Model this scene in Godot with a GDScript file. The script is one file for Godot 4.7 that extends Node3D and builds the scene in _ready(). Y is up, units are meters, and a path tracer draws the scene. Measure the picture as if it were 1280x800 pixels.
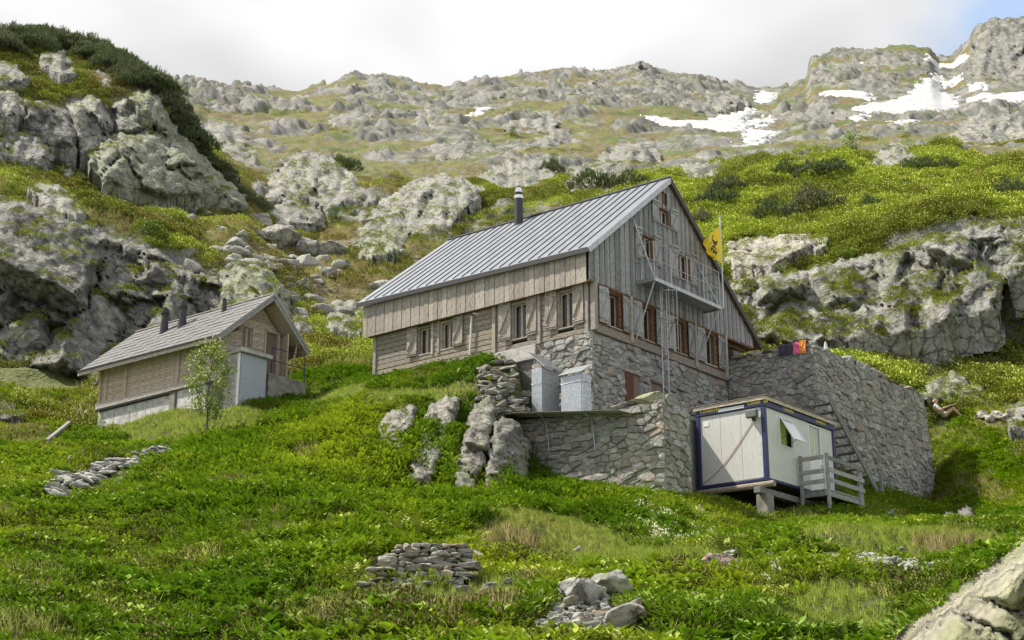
extends Node3D
# An alpine hut on a steep green slope. Units are metres, y is up, the camera stands at the origin.

const FOCAL := 1859.0          # of the photograph, in its pixels
const PITCH := 17.3            # the camera looks up the slope by this many degrees
const YAW := 39.4              # the huts' gable walls run this far to the right of straight ahead
var sp := sin(deg_to_rad(PITCH))
var cp := cos(deg_to_rad(PITCH))
var rng := RandomNumberGenerator.new()
var site: Transform3D          # at the near corner of the big hut: x along its gable, -z along its eaves side
var mats := {}
var meshes := {}
var taken := {}

func ray(px: float, py: float) -> Vector3:
	var a := (px - 640.0) / FOCAL
	var b := (400.0 - py) / FOCAL
	return Vector3(a, b * cp + sp, b * sp - cp)

# ---------------------------------------------------------------- nodes
func numbered(called: String) -> String:
	var n: int = taken.get(called, -1) + 1
	taken[called] = n
	return called if n == 0 else "%s_%03d" % [called, n]

func tag(o: Node, label: String, category: String, group := "", kind := "") -> Node:
	if label: o.set_meta("label", label)
	if category: o.set_meta("category", category)
	if group: o.set_meta("group", group)
	if kind: o.set_meta("kind", kind)
	return o

func thing(called: String, label: String, category: String, at: Transform3D, group := "") -> Node3D:
	var o := Node3D.new()
	o.name = numbered(called)
	add_child(o)
	o.transform = at
	tag(o, label, category, group)
	return o

func part(called: String, mesh: Mesh, m: Material, parent: Node, at := Transform3D.IDENTITY) -> MeshInstance3D:
	var o := MeshInstance3D.new()
	o.name = called if parent != self else numbered(called)
	o.mesh = mesh
	o.material_override = m
	o.transform = at
	parent.add_child(o, true)
	return o

func frame(called: String, parent: Node, at := Transform3D.IDENTITY) -> Node3D:
	var o := Node3D.new()
	o.name = called
	o.transform = at
	parent.add_child(o, true)
	return o

func in_site(x: float, y: float, z: float) -> Transform3D:
	return site * Transform3D(Basis(), Vector3(x, y, z))

func move(x: float, y: float, z: float) -> Transform3D:
	return Transform3D(Basis(), Vector3(x, y, z))

# ---------------------------------------------------------------- shapes
func cbox(size: Vector3, bevel := 0.006) -> ArrayMesh:
	# a box with its twelve edges chamfered
	var key := "cb%.3f,%.3f,%.3f,%.3f" % [size.x, size.y, size.z, bevel]
	if meshes.has(key): return meshes[key]
	var st := SurfaceTool.new()
	st.begin(Mesh.PRIMITIVE_TRIANGLES)
	add_cbox(st, Transform3D.IDENTITY, size, bevel)
	meshes[key] = st.commit()
	return meshes[key]

func tri(st: SurfaceTool, a: Vector3, b: Vector3, c: Vector3, out: Vector3) -> void:
	# one flat triangle whose front looks along out
	var n := (c - a).cross(b - a)
	if n.dot(out) < 0.0:
		var t := b; b = c; c = t; n = -n
	n = n.normalized()
	st.set_normal(n); st.add_vertex(a)
	st.set_normal(n); st.add_vertex(b)
	st.set_normal(n); st.add_vertex(c)

func quad(st: SurfaceTool, a: Vector3, b: Vector3, c: Vector3, d: Vector3, out: Vector3) -> void:
	tri(st, a, b, c, out)
	tri(st, a, c, d, out)

func add_cbox(st: SurfaceTool, t: Transform3D, size: Vector3, bevel := 0.006) -> void:
	var h := size * 0.5
	var b := minf(bevel, minf(h.x, minf(h.y, h.z)) * 0.45)
	var k := h - Vector3(b, b, b)
	for ax in 3:
		for s in [-1.0, 1.0]:
			var n := Vector3.ZERO; n[ax] = s
			var u := Vector3.ZERO; u[(ax + 1) % 3] = 1.0
			var v := Vector3.ZERO; v[(ax + 2) % 3] = 1.0
			var c := n * h[ax]
			var uu := u * k[(ax + 1) % 3]
			var vv := v * k[(ax + 2) % 3]
			quad(st, t * (c - uu - vv), t * (c + uu - vv), t * (c + uu + vv), t * (c - uu + vv), t.basis * n)
	if b < 0.0005: return
	for ax in 3:
		var a1 := (ax + 1) % 3
		var a2 := (ax + 2) % 3
		for s1 in [-1.0, 1.0]:
			for s2 in [-1.0, 1.0]:
				var p := Vector3.ZERO; p[a1] = s1 * h[a1]; p[a2] = s2 * k[a2]
				var q := Vector3.ZERO; q[a1] = s1 * k[a1]; q[a2] = s2 * h[a2]
				var e := Vector3.ZERO; e[ax] = k[ax]
				var o := Vector3.ZERO; o[a1] = s1; o[a2] = s2
				quad(st, t * (p - e), t * (p + e), t * (q + e), t * (q - e), t.basis * o)
	for sx in [-1.0, 1.0]:
		for sy in [-1.0, 1.0]:
			for sz in [-1.0, 1.0]:
				tri(st, t * Vector3(sx * h.x, sy * k.y, sz * k.z), t * Vector3(sx * k.x, sy * h.y, sz * k.z), t * Vector3(sx * k.x, sy * k.y, sz * h.z), t.basis * Vector3(sx, sy, sz))

func start() -> SurfaceTool:
	var st := SurfaceTool.new()
	st.begin(Mesh.PRIMITIVE_TRIANGLES)
	return st

func prism(st: SurfaceTool, pts: PackedVector3Array, depth: Vector3) -> void:
	# a flat polygon pushed along depth; its outline may be concave
	var n := PackedVector2Array()
	var d := depth.normalized()
	var u := (pts[1] - pts[0]).normalized()
	var v := d.cross(u).normalized()
	for p in pts: n.append(Vector2(p.dot(u), p.dot(v)))
	var idx := Geometry2D.triangulate_polygon(n)
	var mid := Vector3.ZERO
	for p in pts: mid += p
	mid /= pts.size()
	for k in range(0, idx.size(), 3):
		tri(st, pts[idx[k]], pts[idx[k + 1]], pts[idx[k + 2]], -d)
		tri(st, pts[idx[k]] + depth, pts[idx[k + 1]] + depth, pts[idx[k + 2]] + depth, d)
	var area := 0.0
	for k in n.size():
		var q := n[(k + 1) % n.size()]
		area += n[k].x * q.y - q.x * n[k].y
	for k in pts.size():
		var a := pts[k]
		var b := pts[(k + 1) % pts.size()]
		var e := b - a
		var o := e.cross(d) * (1.0 if area > 0.0 else -1.0)
		quad(st, a, b, b + depth, a + depth, o)

func add_tube(st: SurfaceTool, pts: PackedVector3Array, radii: PackedFloat32Array, sides := 8, caps := true) -> void:
	var rings := []
	var nrms := []
	for i in pts.size():
		var d: Vector3
		if i == 0: d = pts[1] - pts[0]
		elif i == pts.size() - 1: d = pts[i] - pts[i - 1]
		else: d = (pts[i + 1] - pts[i]).normalized() + (pts[i] - pts[i - 1]).normalized()
		d = d.normalized()
		var u := d.cross(Vector3(0.31, 0.2, 0.93) if absf(d.y) > 0.8 else Vector3.UP).normalized()
		var v := d.cross(u)
		var ring := PackedVector3Array()
		var nr := PackedVector3Array()
		var r: float = radii[mini(i, radii.size() - 1)]
		for k in sides:
			var a := TAU * k / sides
			var o := u * cos(a) + v * sin(a)
			ring.append(pts[i] + o * r)
			nr.append(o)
		rings.append(ring); nrms.append(nr)
	for i in pts.size() - 1:
		for k in sides:
			var k2 := (k + 1) % sides
			var a: Vector3 = rings[i][k]; var b: Vector3 = rings[i][k2]
			var c: Vector3 = rings[i + 1][k2]; var d2: Vector3 = rings[i + 1][k]
			for t in [[a, nrms[i][k], b, nrms[i][k2], c, nrms[i + 1][k2]], [a, nrms[i][k], c, nrms[i + 1][k2], d2, nrms[i + 1][k]]]:
				var fn: Vector3 = (t[4] - t[0]).cross(t[2] - t[0])
				var flip: bool = fn.dot(t[1]) < 0.0
				st.set_normal(t[1]); st.add_vertex(t[0])
				if flip:
					st.set_normal(t[5]); st.add_vertex(t[4])
					st.set_normal(t[3]); st.add_vertex(t[2])
				else:
					st.set_normal(t[3]); st.add_vertex(t[2])
					st.set_normal(t[5]); st.add_vertex(t[4])
	if caps:
		for e in [0, pts.size() - 1]:
			var out: Vector3 = pts[0] - pts[1] if e == 0 else pts[e] - pts[e - 1]
			for k in range(1, sides - 1):
				tri(st, rings[e][0], rings[e][k], rings[e][k + 1], out)

func tube(a: Vector3, b: Vector3, r: float, sides := 8) -> ArrayMesh:
	var st := start()
	add_tube(st, PackedVector3Array([a, b]), PackedFloat32Array([r, r]), sides)
	return st.commit()

func bar(a: Vector3, b: Vector3, w: float, h: float, bevel := 0.004) -> ArrayMesh:
	# a squared bar from a to b
	var st := start()
	add_bar(st, a, b, w, h, bevel)
	return st.commit()

func add_bar(st: SurfaceTool, a: Vector3, b: Vector3, w: float, h: float, bevel := 0.004) -> void:
	var d := (b - a).normalized()
	var s := d.cross(Vector3.UP)
	if s.length() < 0.01: s = Vector3.RIGHT
	s = s.normalized()
	var u := s.cross(d)
	add_cbox(st, Transform3D(Basis(s, u, -d), (a + b) * 0.5), Vector3(w, h, a.distance_to(b)), bevel)

# ---------------------------------------------------------------- materials
func lin(r: float, g: float, b: float) -> Color:
	return Color(r, g, b).linear_to_srgb()

func noise_of(kind: int, freq: float, seed_: int, oct := 4) -> FastNoiseLite:
	var n := FastNoiseLite.new()
	n.noise_type = kind as FastNoiseLite.NoiseType
	n.frequency = freq
	n.seed = seed_
	n.fractal_type = FastNoiseLite.FRACTAL_FBM if oct > 1 else FastNoiseLite.FRACTAL_NONE
	n.fractal_octaves = oct
	return n

func grain(size: int, freq: float, seed_: int, oct: int, lo: float, hi: float, power := 1.0, kind := FastNoiseLite.TYPE_SIMPLEX_SMOOTH) -> Image:
	# seamless grey image between lo and hi (sRGB values)
	var im := noise_of(kind, freq, seed_, oct).get_seamless_image(size, size)
	im.convert(Image.FORMAT_L8)
	var d := im.get_data()
	for i in d.size():
		d[i] = int(clampf(lerpf(lo, hi, pow(d[i] / 255.0, power)), 0.0, 1.0) * 255.0)
	return Image.create_from_data(size, size, false, Image.FORMAT_L8, d)

func tex(im: Image) -> ImageTexture:
	return ImageTexture.create_from_image(im)

func times(a: Image, b: Image) -> Image:
	var x := a.get_data()
	var y := b.get_data()
	for i in x.size(): x[i] = int(x[i] * y[i] / 255.0)
	return Image.create_from_data(a.get_width(), a.get_height(), false, Image.FORMAT_L8, x)

func mat(key: String, c: Color, rough := 0.85, metal := 0.0) -> StandardMaterial3D:
	var m := StandardMaterial3D.new()
	m.resource_name = key
	m.albedo_color = c
	m.roughness = rough
	m.metallic = metal
	mats[key] = m
	return m

func textured(m: StandardMaterial3D, t: Texture2D, scale_: Vector3, world := true, bump: Texture2D = null, bump_cm := 1.0, off := Vector3.ZERO) -> StandardMaterial3D:
	m.albedo_texture = t
	m.uv1_triplanar = true
	m.uv1_world_triplanar = world
	m.uv1_scale = scale_
	m.uv1_offset = off
	if bump:
		m.heightmap_enabled = true
		m.heightmap_texture = bump
		m.heightmap_scale = bump_cm
	return m

func make_materials() -> void:
	# stone: speckled and cracked
	var rock_im := times(grain(512, 0.02, 11, 6, 0.68, 1.12, 1.0), grain(512, 0.11, 12, 3, 0.78, 1.1))
	rock_im = times(rock_im, grain(512, 0.03, 13, 3, 0.78, 1.2, 0.6, FastNoiseLite.TYPE_CELLULAR))
	# joints: dark hairlines between blocks
	var cn := noise_of(FastNoiseLite.TYPE_CELLULAR, 0.013, 16, 1)
	cn.cellular_return_type = FastNoiseLite.RETURN_DISTANCE2_SUB
	cn.domain_warp_enabled = true
	cn.domain_warp_amplitude = 45.0
	cn.domain_warp_frequency = 0.012
	var ci := cn.get_seamless_image(512, 512)
	ci.convert(Image.FORMAT_L8)
	var cd := ci.get_data()
	var cb := cd.duplicate()
	for i in cd.size():
		var e := smoothstep(0.0, 34.0, float(cd[i]))
		cd[i] = int(255.0 * lerpf(0.5, 1.0, e))
		cb[i] = int(255.0 * lerpf(0.15, 1.0, e))
	var crack := Image.create_from_data(512, 512, false, Image.FORMAT_L8, cd)
	var crack_b := Image.create_from_data(512, 512, false, Image.FORMAT_L8, cb)
	var rock_t := tex(rock_im)
	var crag_t := tex(times(rock_im, crack))
	var rock_b := tex(times(grain(512, 0.025, 14, 6, 0.1, 1.0), grain(512, 0.016, 15, 4, 0.35, 1.1, 0.6, FastNoiseLite.TYPE_CELLULAR)))
	var crag_b := tex(times(times(grain(512, 0.025, 14, 6, 0.1, 1.0), grain(512, 0.016, 15, 4, 0.35, 1.1, 0.6, FastNoiseLite.TYPE_CELLULAR)), crack_b))
	var m := mat("rock", Color(1.06, 1.06, 1.06), 0.93)
	m.vertex_color_use_as_albedo = true
	textured(m, crag_t, Vector3.ONE * 0.19, true, crag_b, 16.0)
	m = mat("far_rock", Color(1, 1, 1), 0.95)
	m.vertex_color_use_as_albedo = true
	textured(m, crag_t, Vector3.ONE * 0.06, true, crag_b, 45.0)
	m = mat("stone", Color(1, 1, 1), 0.92)
	m.vertex_color_use_as_albedo = true
	textured(m, rock_t, Vector3.ONE * 0.55, true, rock_b, 3.0)
	m = mat("mortar", lin(0.29, 0.285, 0.27), 0.97)
	textured(m, rock_t, Vector3.ONE * 0.8, true, rock_b, 3.0)
	# ground under the plants
	m = mat("ground", Color(1, 1, 1), 0.97)
	m.vertex_color_use_as_albedo = true
	textured(m, tex(times(grain(512, 0.05, 21, 5, 0.6, 1.2), grain(512, 0.12, 22, 3, 0.7, 1.15))), Vector3.ONE * 0.12, true, tex(grain(512, 0.06, 23, 5, 0.0, 1.0)), 14.0)
	# timber: the grain runs along one axis of each board
	var wood_im := times(grain(512, 0.02, 31, 5, 0.62, 1.12), grain(512, 0.09, 32, 3, 0.72, 1.12))
	var knots := noise_of(FastNoiseLite.TYPE_CELLULAR, 0.028, 33, 1)
	var kd := knots.get_seamless_image(512, 512)
	kd.convert(Image.FORMAT_L8)
	var wd := wood_im.get_data()
	var kk := kd.get_data()
	for i in wd.size():
		if kk[i] < 26: wd[i] = int(wd[i] * lerpf(0.42, 1.0, kk[i] / 26.0))
	wood_im = Image.create_from_data(512, 512, false, Image.FORMAT_L8, wd)
	var wood_t := tex(wood_im)
	var wood_b := tex(grain(512, 0.05, 34, 4, 0.0, 1.0))
	var along := {"x": Vector3(0.35, 3.1, 3.1), "y": Vector3(3.1, 0.35, 3.1), "z": Vector3(3.1, 3.1, 0.35)}
	var tones := {
		"weathered": [[0.53, 0.47, 0.405], [0.45, 0.395, 0.34], [0.60, 0.55, 0.485], [0.50, 0.455, 0.41], [0.54, 0.465, 0.385], [0.44, 0.405, 0.365]],
		"silver": [[0.41, 0.415, 0.415], [0.32, 0.325, 0.325], [0.47, 0.475, 0.475], [0.37, 0.37, 0.365], [0.285, 0.29, 0.29], [0.43, 0.43, 0.425]],
		"pale": [[0.52, 0.52, 0.51], [0.46, 0.46, 0.455], [0.57, 0.565, 0.55]],
		"brown": [[0.27, 0.15, 0.075], [0.22, 0.115, 0.055], [0.30, 0.175, 0.095], [0.25, 0.16, 0.095]],
		"fresh": [[0.68, 0.57, 0.45], [0.62, 0.51, 0.395], [0.72, 0.62, 0.50], [0.65, 0.565, 0.465]],
		"log": [[0.43, 0.375, 0.31], [0.37, 0.32, 0.26], [0.48, 0.42, 0.35], [0.40, 0.34, 0.275], [0.35, 0.315, 0.275]],
		"orange": [[0.50, 0.22, 0.085], [0.43, 0.18, 0.07]],
	}
	for t in tones:
		for ax in along:
			var list := []
			for k in tones[t].size():
				var c: Array = tones[t][k]
				var w := mat("%s_%s_%d" % [t, ax, k], lin(c[0] * 1.12, c[1] * 1.12, c[2] * 1.12), 0.88)
				textured(w, wood_t, along[ax], false, wood_b, 0.5, Vector3(0.37, 0.21, 0.53) * (k + 1))
				list.append(w)
			mats["%s_%s" % [t, ax]] = list
	# metal, concrete, paint, glass
	var zinc_t := tex(times(grain(512, 0.01, 41, 4, 0.86, 1.06), grain(512, 0.06, 42, 3, 0.9, 1.05)))
	m = mat("zinc", lin(0.235, 0.262, 0.298), 0.45, 0.5)
	textured(m, zinc_t, Vector3.ONE * 0.3, true)
	m = mat("seam", lin(0.10, 0.105, 0.115), 0.55, 0.3)
	m = mat("dark_metal", lin(0.045, 0.045, 0.05), 0.5, 0.3)
	m = mat("steel", lin(0.50, 0.515, 0.52), 0.42, 0.85)
	textured(m, zinc_t, Vector3.ONE * 0.9, true)
	m = mat("galvanised", lin(0.56, 0.60, 0.63), 0.4, 0.75)
	textured(m, tex(times(grain(512, 0.04, 43, 2, 0.8, 1.1, 1.0, FastNoiseLite.TYPE_CELLULAR), grain(512, 0.012, 44, 3, 0.85, 1.05))), Vector3.ONE * 1.1, true)
	m = mat("chrome", lin(0.75, 0.76, 0.78), 0.25, 0.95)
	var con_t := tex(times(grain(512, 0.012, 51, 5, 0.66, 1.1), grain(512, 0.12, 52, 3, 0.86, 1.06)))
	m = mat("concrete", lin(0.33, 0.32, 0.29), 0.93)
	textured(m, con_t, Vector3.ONE * 0.45, true, con_t, 0.8)
	m = mat("pale_concrete", lin(0.60, 0.59, 0.56), 0.9)
	textured(m, con_t, Vector3.ONE * 0.45, true, con_t, 0.6)
	m = mat("white_paint", lin(0.66, 0.66, 0.63), 0.75)
	textured(m, con_t, Vector3.ONE * 0.6, true)
	m = mat("panel", lin(0.66, 0.675, 0.65), 0.42)
	# rain streaks and scuffs: grain stretched down the panels
	textured(m, tex(times(grain(512, 0.05, 53, 5, 0.86, 1.03), grain(512, 0.012, 56, 4, 0.93, 1.03))), Vector3(1.6, 0.16, 1.6), true)
	m = mat("panel_white", lin(0.74, 0.76, 0.78), 0.35)
	m = mat("blue_paint", lin(0.022, 0.03, 0.105), 0.42)
	textured(m, tex(grain(512, 0.05, 54, 4, 0.75, 1.15)), Vector3.ONE * 1.3, true)
	m = mat("blue_grey", lin(0.36, 0.41, 0.48), 0.45)
	textured(m, tex(grain(512, 0.02, 55, 3, 0.92, 1.03)), Vector3.ONE * 0.5, true)
	m = mat("yellow_print", lin(0.72, 0.62, 0.06), 0.5)
	m = mat("roofing", lin(0.30, 0.285, 0.265), 0.85)
	textured(m, con_t, Vector3(0.8, 0.8, 0.8), true, con_t, 0.8)
	m = mat("rusty_red", lin(0.17, 0.06, 0.035), 0.8)
	textured(m, rock_t, Vector3.ONE * 1.4, true)
	m = mat("glass", lin(0.03, 0.035, 0.04), 0.04)
	m.transparency = BaseMaterial3D.TRANSPARENCY_ALPHA
	m.albedo_color.a = 0.5
	m = mat("glass_clear", lin(0.6, 0.65, 0.6), 0.03)
	m.transparency = BaseMaterial3D.TRANSPARENCY_ALPHA
	m.albedo_color.a = 0.12
	m = mat("pane_bright", lin(0.72, 0.76, 0.80), 0.05)
	m.transparency = BaseMaterial3D.TRANSPARENCY_ALPHA
	m.albedo_color.a = 0.55
	m = mat("plastic_grey", lin(0.13, 0.135, 0.14), 0.5)
	m = mat("slate", lin(0.20, 0.202, 0.205), 0.8)
	textured(m, con_t, Vector3(0.9, 0.9, 0.9), true, con_t, 0.8)
	m = mat("slate_dark", lin(0.18, 0.182, 0.185), 0.8)
	textured(m, con_t, Vector3(0.7, 0.7, 0.7), true, con_t, 0.8)
	m = mat("dark_inside", lin(0.17, 0.14, 0.11), 0.9)
	m = mat("curtain", lin(0.36, 0.50, 0.10), 0.85)
	m.backlight_enabled = true
	m.backlight = Color(0.25, 0.3, 0.1)
	m = mat("white_cloth", lin(0.72, 0.70, 0.66), 0.85)
	m = mat("snow", lin(0.60, 0.61, 0.62), 0.8)
	textured(m, tex(times(grain(512, 0.02, 61, 5, 0.78, 1.05), grain(512, 0.12, 63, 3, 0.86, 1.05))), Vector3.ONE * 0.05, true, tex(grain(512, 0.02, 62, 4, 0.0, 1.0)), 30.0)
	m = mat("leaf", Color(1, 1, 1), 0.72)
	m.metallic_specular = 0.22
	m.vertex_color_use_as_albedo = true
	m.backlight_enabled = true
	m.backlight = Color(0.52, 0.6, 0.25)
	m = mat("grass_blade", Color(1, 1, 1), 0.8)
	m.metallic_specular = 0.2
	m.vertex_color_use_as_albedo = true
	m.backlight_enabled = true
	m.backlight = Color(0.5, 0.56, 0.28)
	m = mat("twig", lin(0.12, 0.09, 0.065), 0.9)
	m = mat("bark", lin(0.13, 0.115, 0.095), 0.9)
	textured(m, wood_t, Vector3(3, 1, 3), true)
	m = mat("skin_and_cloth", Color(1, 1, 1), 0.75)
	m.vertex_color_use_as_albedo = true
	m = mat("cable", lin(0.35, 0.08, 0.06), 0.6)
	m = mat("white_plastic", lin(0.66, 0.66, 0.68), 0.45)

func any(key: String) -> Material:
	var list: Array = mats[key]
	return list[rng.randi() % list.size()]

# ---------------------------------------------------------------- terrain
# Feature lines of the slope, read off the photograph from near to far: [pixel x, pixel y, horizontal distance in metres].
var LINES := [
	[[-150, 805, 20], [0, 805, 20], [640, 805, 19], [1000, 805, 18.5], [1280, 805, 18], [1430, 805, 18]],
	[[-150, 690, 30], [0, 690, 30], [640, 690, 29], [1280, 700, 27], [1430, 700, 27]],
	[[-150, 605, 43], [0, 605, 43], [300, 595, 41], [500, 612, 41.5], [700, 626, 43], [834, 642, 43], [960, 664, 45.5], [1060, 652, 48], [1165, 655, 52], [1280, 655, 50], [1430, 655, 50]],
	[[-150, 565, 50], [0, 568, 50], [110, 568, 51], [300, 560, 47.5], [385, 551, 48], [450, 522, 49.4], [500, 500, 50.5], [560, 494, 50.5], [630, 500, 49.6], [652, 590, 47.6], [700, 607, 47.3], [834, 624, 45.6], [960, 650, 48], [1045, 626, 52.5], [1085, 622, 56], [1166, 640, 60], [1280, 640, 56], [1430, 640, 56]],
	[[-150, 534, 60], [0, 534, 60], [110, 538, 60], [200, 531, 56.5], [300, 526, 54], [345, 522, 53.5], [385, 516, 54], [450, 491, 55.6], [480, 484, 55.6], [560, 469, 53.2], [615, 456, 51.9], [648, 462, 51.2], [668, 560, 50.4], [700, 600, 49.6], [834, 620, 47.2], [960, 630, 50.5], [1045, 608, 54.6], [1085, 615, 58], [1166, 634, 63.4], [1200, 600, 62], [1280, 600, 62], [1430, 600, 62]],
	[[-150, 480, 68], [0, 472, 68], [110, 470, 70], [200, 465, 68], [330, 462, 64], [385, 465, 62], [420, 455, 63], [450, 448, 65], [560, 440, 67], [700, 440, 68], [830, 445, 68], [960, 472, 67], [1060, 492, 68], [1165, 517, 69], [1225, 519, 69], [1280, 526, 68.5], [1430, 526, 68.5]],
	[[-150, 458, 76], [0, 458, 76], [100, 442, 76], [200, 430, 76], [330, 412, 75], [385, 402, 76], [450, 388, 80], [560, 372, 84], [700, 345, 88], [830, 350, 86], [950, 418, 82], [1060, 418, 81], [1165, 428, 80], [1230, 434, 80], [1280, 455, 79], [1430, 455, 79]],
	[[-150, 240, 80.5], [0, 252, 80.5], [60, 258, 80.5], [130, 276, 80.5], [200, 306, 80], [260, 330, 79.5], [330, 348, 79], [385, 348, 84], [450, 342, 88], [560, 322, 94], [700, 292, 98], [830, 292, 97], [900, 322, 90], [950, 337, 86], [1060, 312, 85.5], [1120, 300, 85], [1165, 290, 84.5], [1230, 274, 84.5], [1280, 280, 84], [1430, 280, 84]],
	[[-150, 200, 93], [0, 206, 93], [60, 212, 95], [130, 236, 97], [200, 252, 98], [310, 262, 100], [350, 302, 99], [400, 302, 103], [450, 292, 104], [560, 272, 108], [700, 252, 116], [830, 236, 116], [950, 262, 105], [1060, 250, 105], [1165, 245, 105], [1280, 240, 105], [1430, 240, 105]],
	[[-150, 108, 100], [0, 114, 100], [60, 118, 101], [130, 122, 102], [190, 116, 103.5], [215, 152, 104], [262, 202, 105], [310, 248, 107], [350, 242, 124], [400, 228, 130], [450, 226, 131], [560, 226, 134], [700, 216, 142], [830, 216, 142], [950, 204, 125], [1060, 198, 125], [1165, 193, 125], [1280, 198, 125], [1430, 198, 125]],
	[[-150, 42, 119], [0, 46, 119], [60, 48, 121], [130, 64, 121], [185, 100, 121], [215, 148, 124], [245, 186, 134], [290, 200, 146], [350, 206, 156], [400, 202, 166], [560, 192, 186], [700, 182, 196], [830, 186, 196], [950, 184, 172], [1060, 185, 158], [1165, 182, 156], [1280, 177, 156], [1430, 177, 156]],
	[[-150, 62, 145], [0, 64, 145], [130, 84, 145], [185, 122, 150], [215, 150, 165], [260, 160, 205], [350, 160, 225], [450, 155, 240], [560, 146, 262], [700, 138, 280], [830, 138, 280], [950, 152, 270], [1060, 146, 265], [1165, 146, 265], [1280, 152, 260], [1430, 152, 260]],
	[[-150, 118, 320], [0, 118, 320], [150, 112, 325], [215, 104, 330], [260, 105, 330], [310, 110, 340], [372, 117, 350], [400, 108, 370], [430, 99, 390], [480, 96, 390], [520, 104, 390], [560, 112, 390], [590, 101, 400], [640, 96, 400], [700, 87, 410], [730, 90, 410], [762, 92, 410], [800, 83, 415], [850, 94, 415], [905, 103, 415], [950, 112, 430], [985, 110, 440], [1008, 102, 445], [1014, 76, 445], [1040, 68, 450], [1090, 62, 452], [1130, 57, 455], [1160, 60, 455], [1172, 72, 465], [1190, 72, 465], [1210, 52, 455], [1218, 34, 450], [1245, 26, 450], [1280, 25, 450], [1430, 20, 450]],
]
var SNOW := [
	[[806, 143], [840, 150], [880, 150], [912, 142], [938, 133], [946, 137], [930, 150], [938, 158], [926, 164], [895, 165], [860, 160], [826, 156]],
	[[926, 176], [946, 160], [974, 166], [950, 180], [938, 183]], [[940, 154], [964, 142], [966, 152], [944, 158]], [[944, 124], [950, 113], [972, 116], [968, 128], [950, 129]],
	[[1026, 114], [1056, 112], [1092, 116], [1088, 124], [1052, 121]], [[1066, 134], [1100, 128], [1136, 118], [1150, 104], [1176, 94], [1182, 98], [1172, 112], [1192, 116], [1200, 132], [1182, 136], [1142, 140], [1110, 138], [1082, 140]],
	[[1212, 122], [1250, 116], [1290, 112], [1290, 128], [1240, 130]], [[1150, 76], [1168, 66], [1180, 72], [1198, 64], [1212, 66], [1196, 82], [1172, 86]], [[1176, 104], [1196, 92], [1204, 96], [1186, 108]],
	[[1100, 158], [1124, 150], [1142, 150], [1132, 160]], [[1062, 148], [1084, 138], [1088, 144], [1068, 152]], [[1058, 86], [1070, 78], [1084, 76], [1068, 86]], [[590, 142], [596, 135], [613, 133], [608, 142], [594, 146]], [[1206, 104], [1232, 104], [1234, 112], [1212, 110]],
]
const NC := 860
const AZ0 := -0.56
const AZ1 := 0.56
var rad := PackedFloat32Array()
var nr := 0
var hb := PackedFloat32Array()    # the slope without its relief
var hf := PackedFloat32Array()    # with it
var mb := PackedFloat32Array()    # running maximum of height / distance, to follow a line of sight
var mf := PackedFloat32Array()
var rocky := PackedFloat32Array()
var beds := []                    # outlines of the snow on the plan

func sm(a: float, b: float, x: float) -> float:
	return smoothstep(a, b, x)

func make_slope() -> void:
	var r := 3.0
	while r < 640.0:
		rad.append(r)
		r *= 1.013 if r < 42.0 else (1.0062 if r < 84.0 else (1.0038 if r < 460.0 else 1.02))
	nr = rad.size()
	hb.resize(NC * nr); hf.resize(NC * nr); mb.resize(NC * nr); mf.resize(NC * nr); rocky.resize(NC * nr)
	# each line as azimuth -> (distance, height / distance)
	var lines := []
	for l in LINES:
		var line := []
		for p in l:
			var d := ray(p[0], p[1])
			var h := Vector2(d.x, d.z).length()
			line.append(Vector3(atan2(d.x, -d.z), p[2], d.y / h))
		lines.append(line)
	for c in NC:
		var az := lerpf(AZ0, AZ1, c / (NC - 1.0))
		var rr := PackedFloat32Array([1.0, 9.0])
		var hh := PackedFloat32Array([-1.75, -0.35])
		for line in lines:
			var k := 0
			while k < line.size() - 2 and line[k + 1].x < az: k += 1
			var a: Vector3 = line[k]
			var b: Vector3 = line[k + 1]
			var w := clampf((az - a.x) / (b.x - a.x), 0.0, 1.0)
			var q := a.lerp(b, w)
			q.y = maxf(q.y, rr[rr.size() - 1] + 0.6)
			rr.append(q.y); hh.append(q.y * q.z)
		rr.append(560.0); hh.append(hh[hh.size() - 1] - 40.0)
		rr.append(700.0); hh.append(hh[hh.size() - 1] - 40.0)
		var ms := PackedFloat32Array()
		for k in rr.size():
			if k == 0 or k == rr.size() - 1: ms.append(0.15); continue
			var d0 := (hh[k] - hh[k - 1]) / (rr[k] - rr[k - 1])
			var d1 := (hh[k + 1] - hh[k]) / (rr[k + 1] - rr[k])
			if k == rr.size() - 3: ms.append(d0)
			else: ms.append(0.0 if d0 * d1 <= 0.0 else 2.0 * d0 * d1 / (d0 + d1))
		var k := 0
		var best := -9.0
		for i in nr:
			r = rad[i]
			while k < rr.size() - 2 and rr[k + 1] < r: k += 1
			var span := rr[k + 1] - rr[k]
			var t := (r - rr[k]) / span
			var t2 := t * t
			var t3 := t2 * t
			var h := hh[k] * (2 * t3 - 3 * t2 + 1) + ms[k] * span * (t3 - 2 * t2 + t) + hh[k + 1] * (-2 * t3 + 3 * t2) + ms[k + 1] * span * (t3 - t2)
			hb[c * nr + i] = h
			best = maxf(best, h / r)
			mb[c * nr + i] = best

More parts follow.
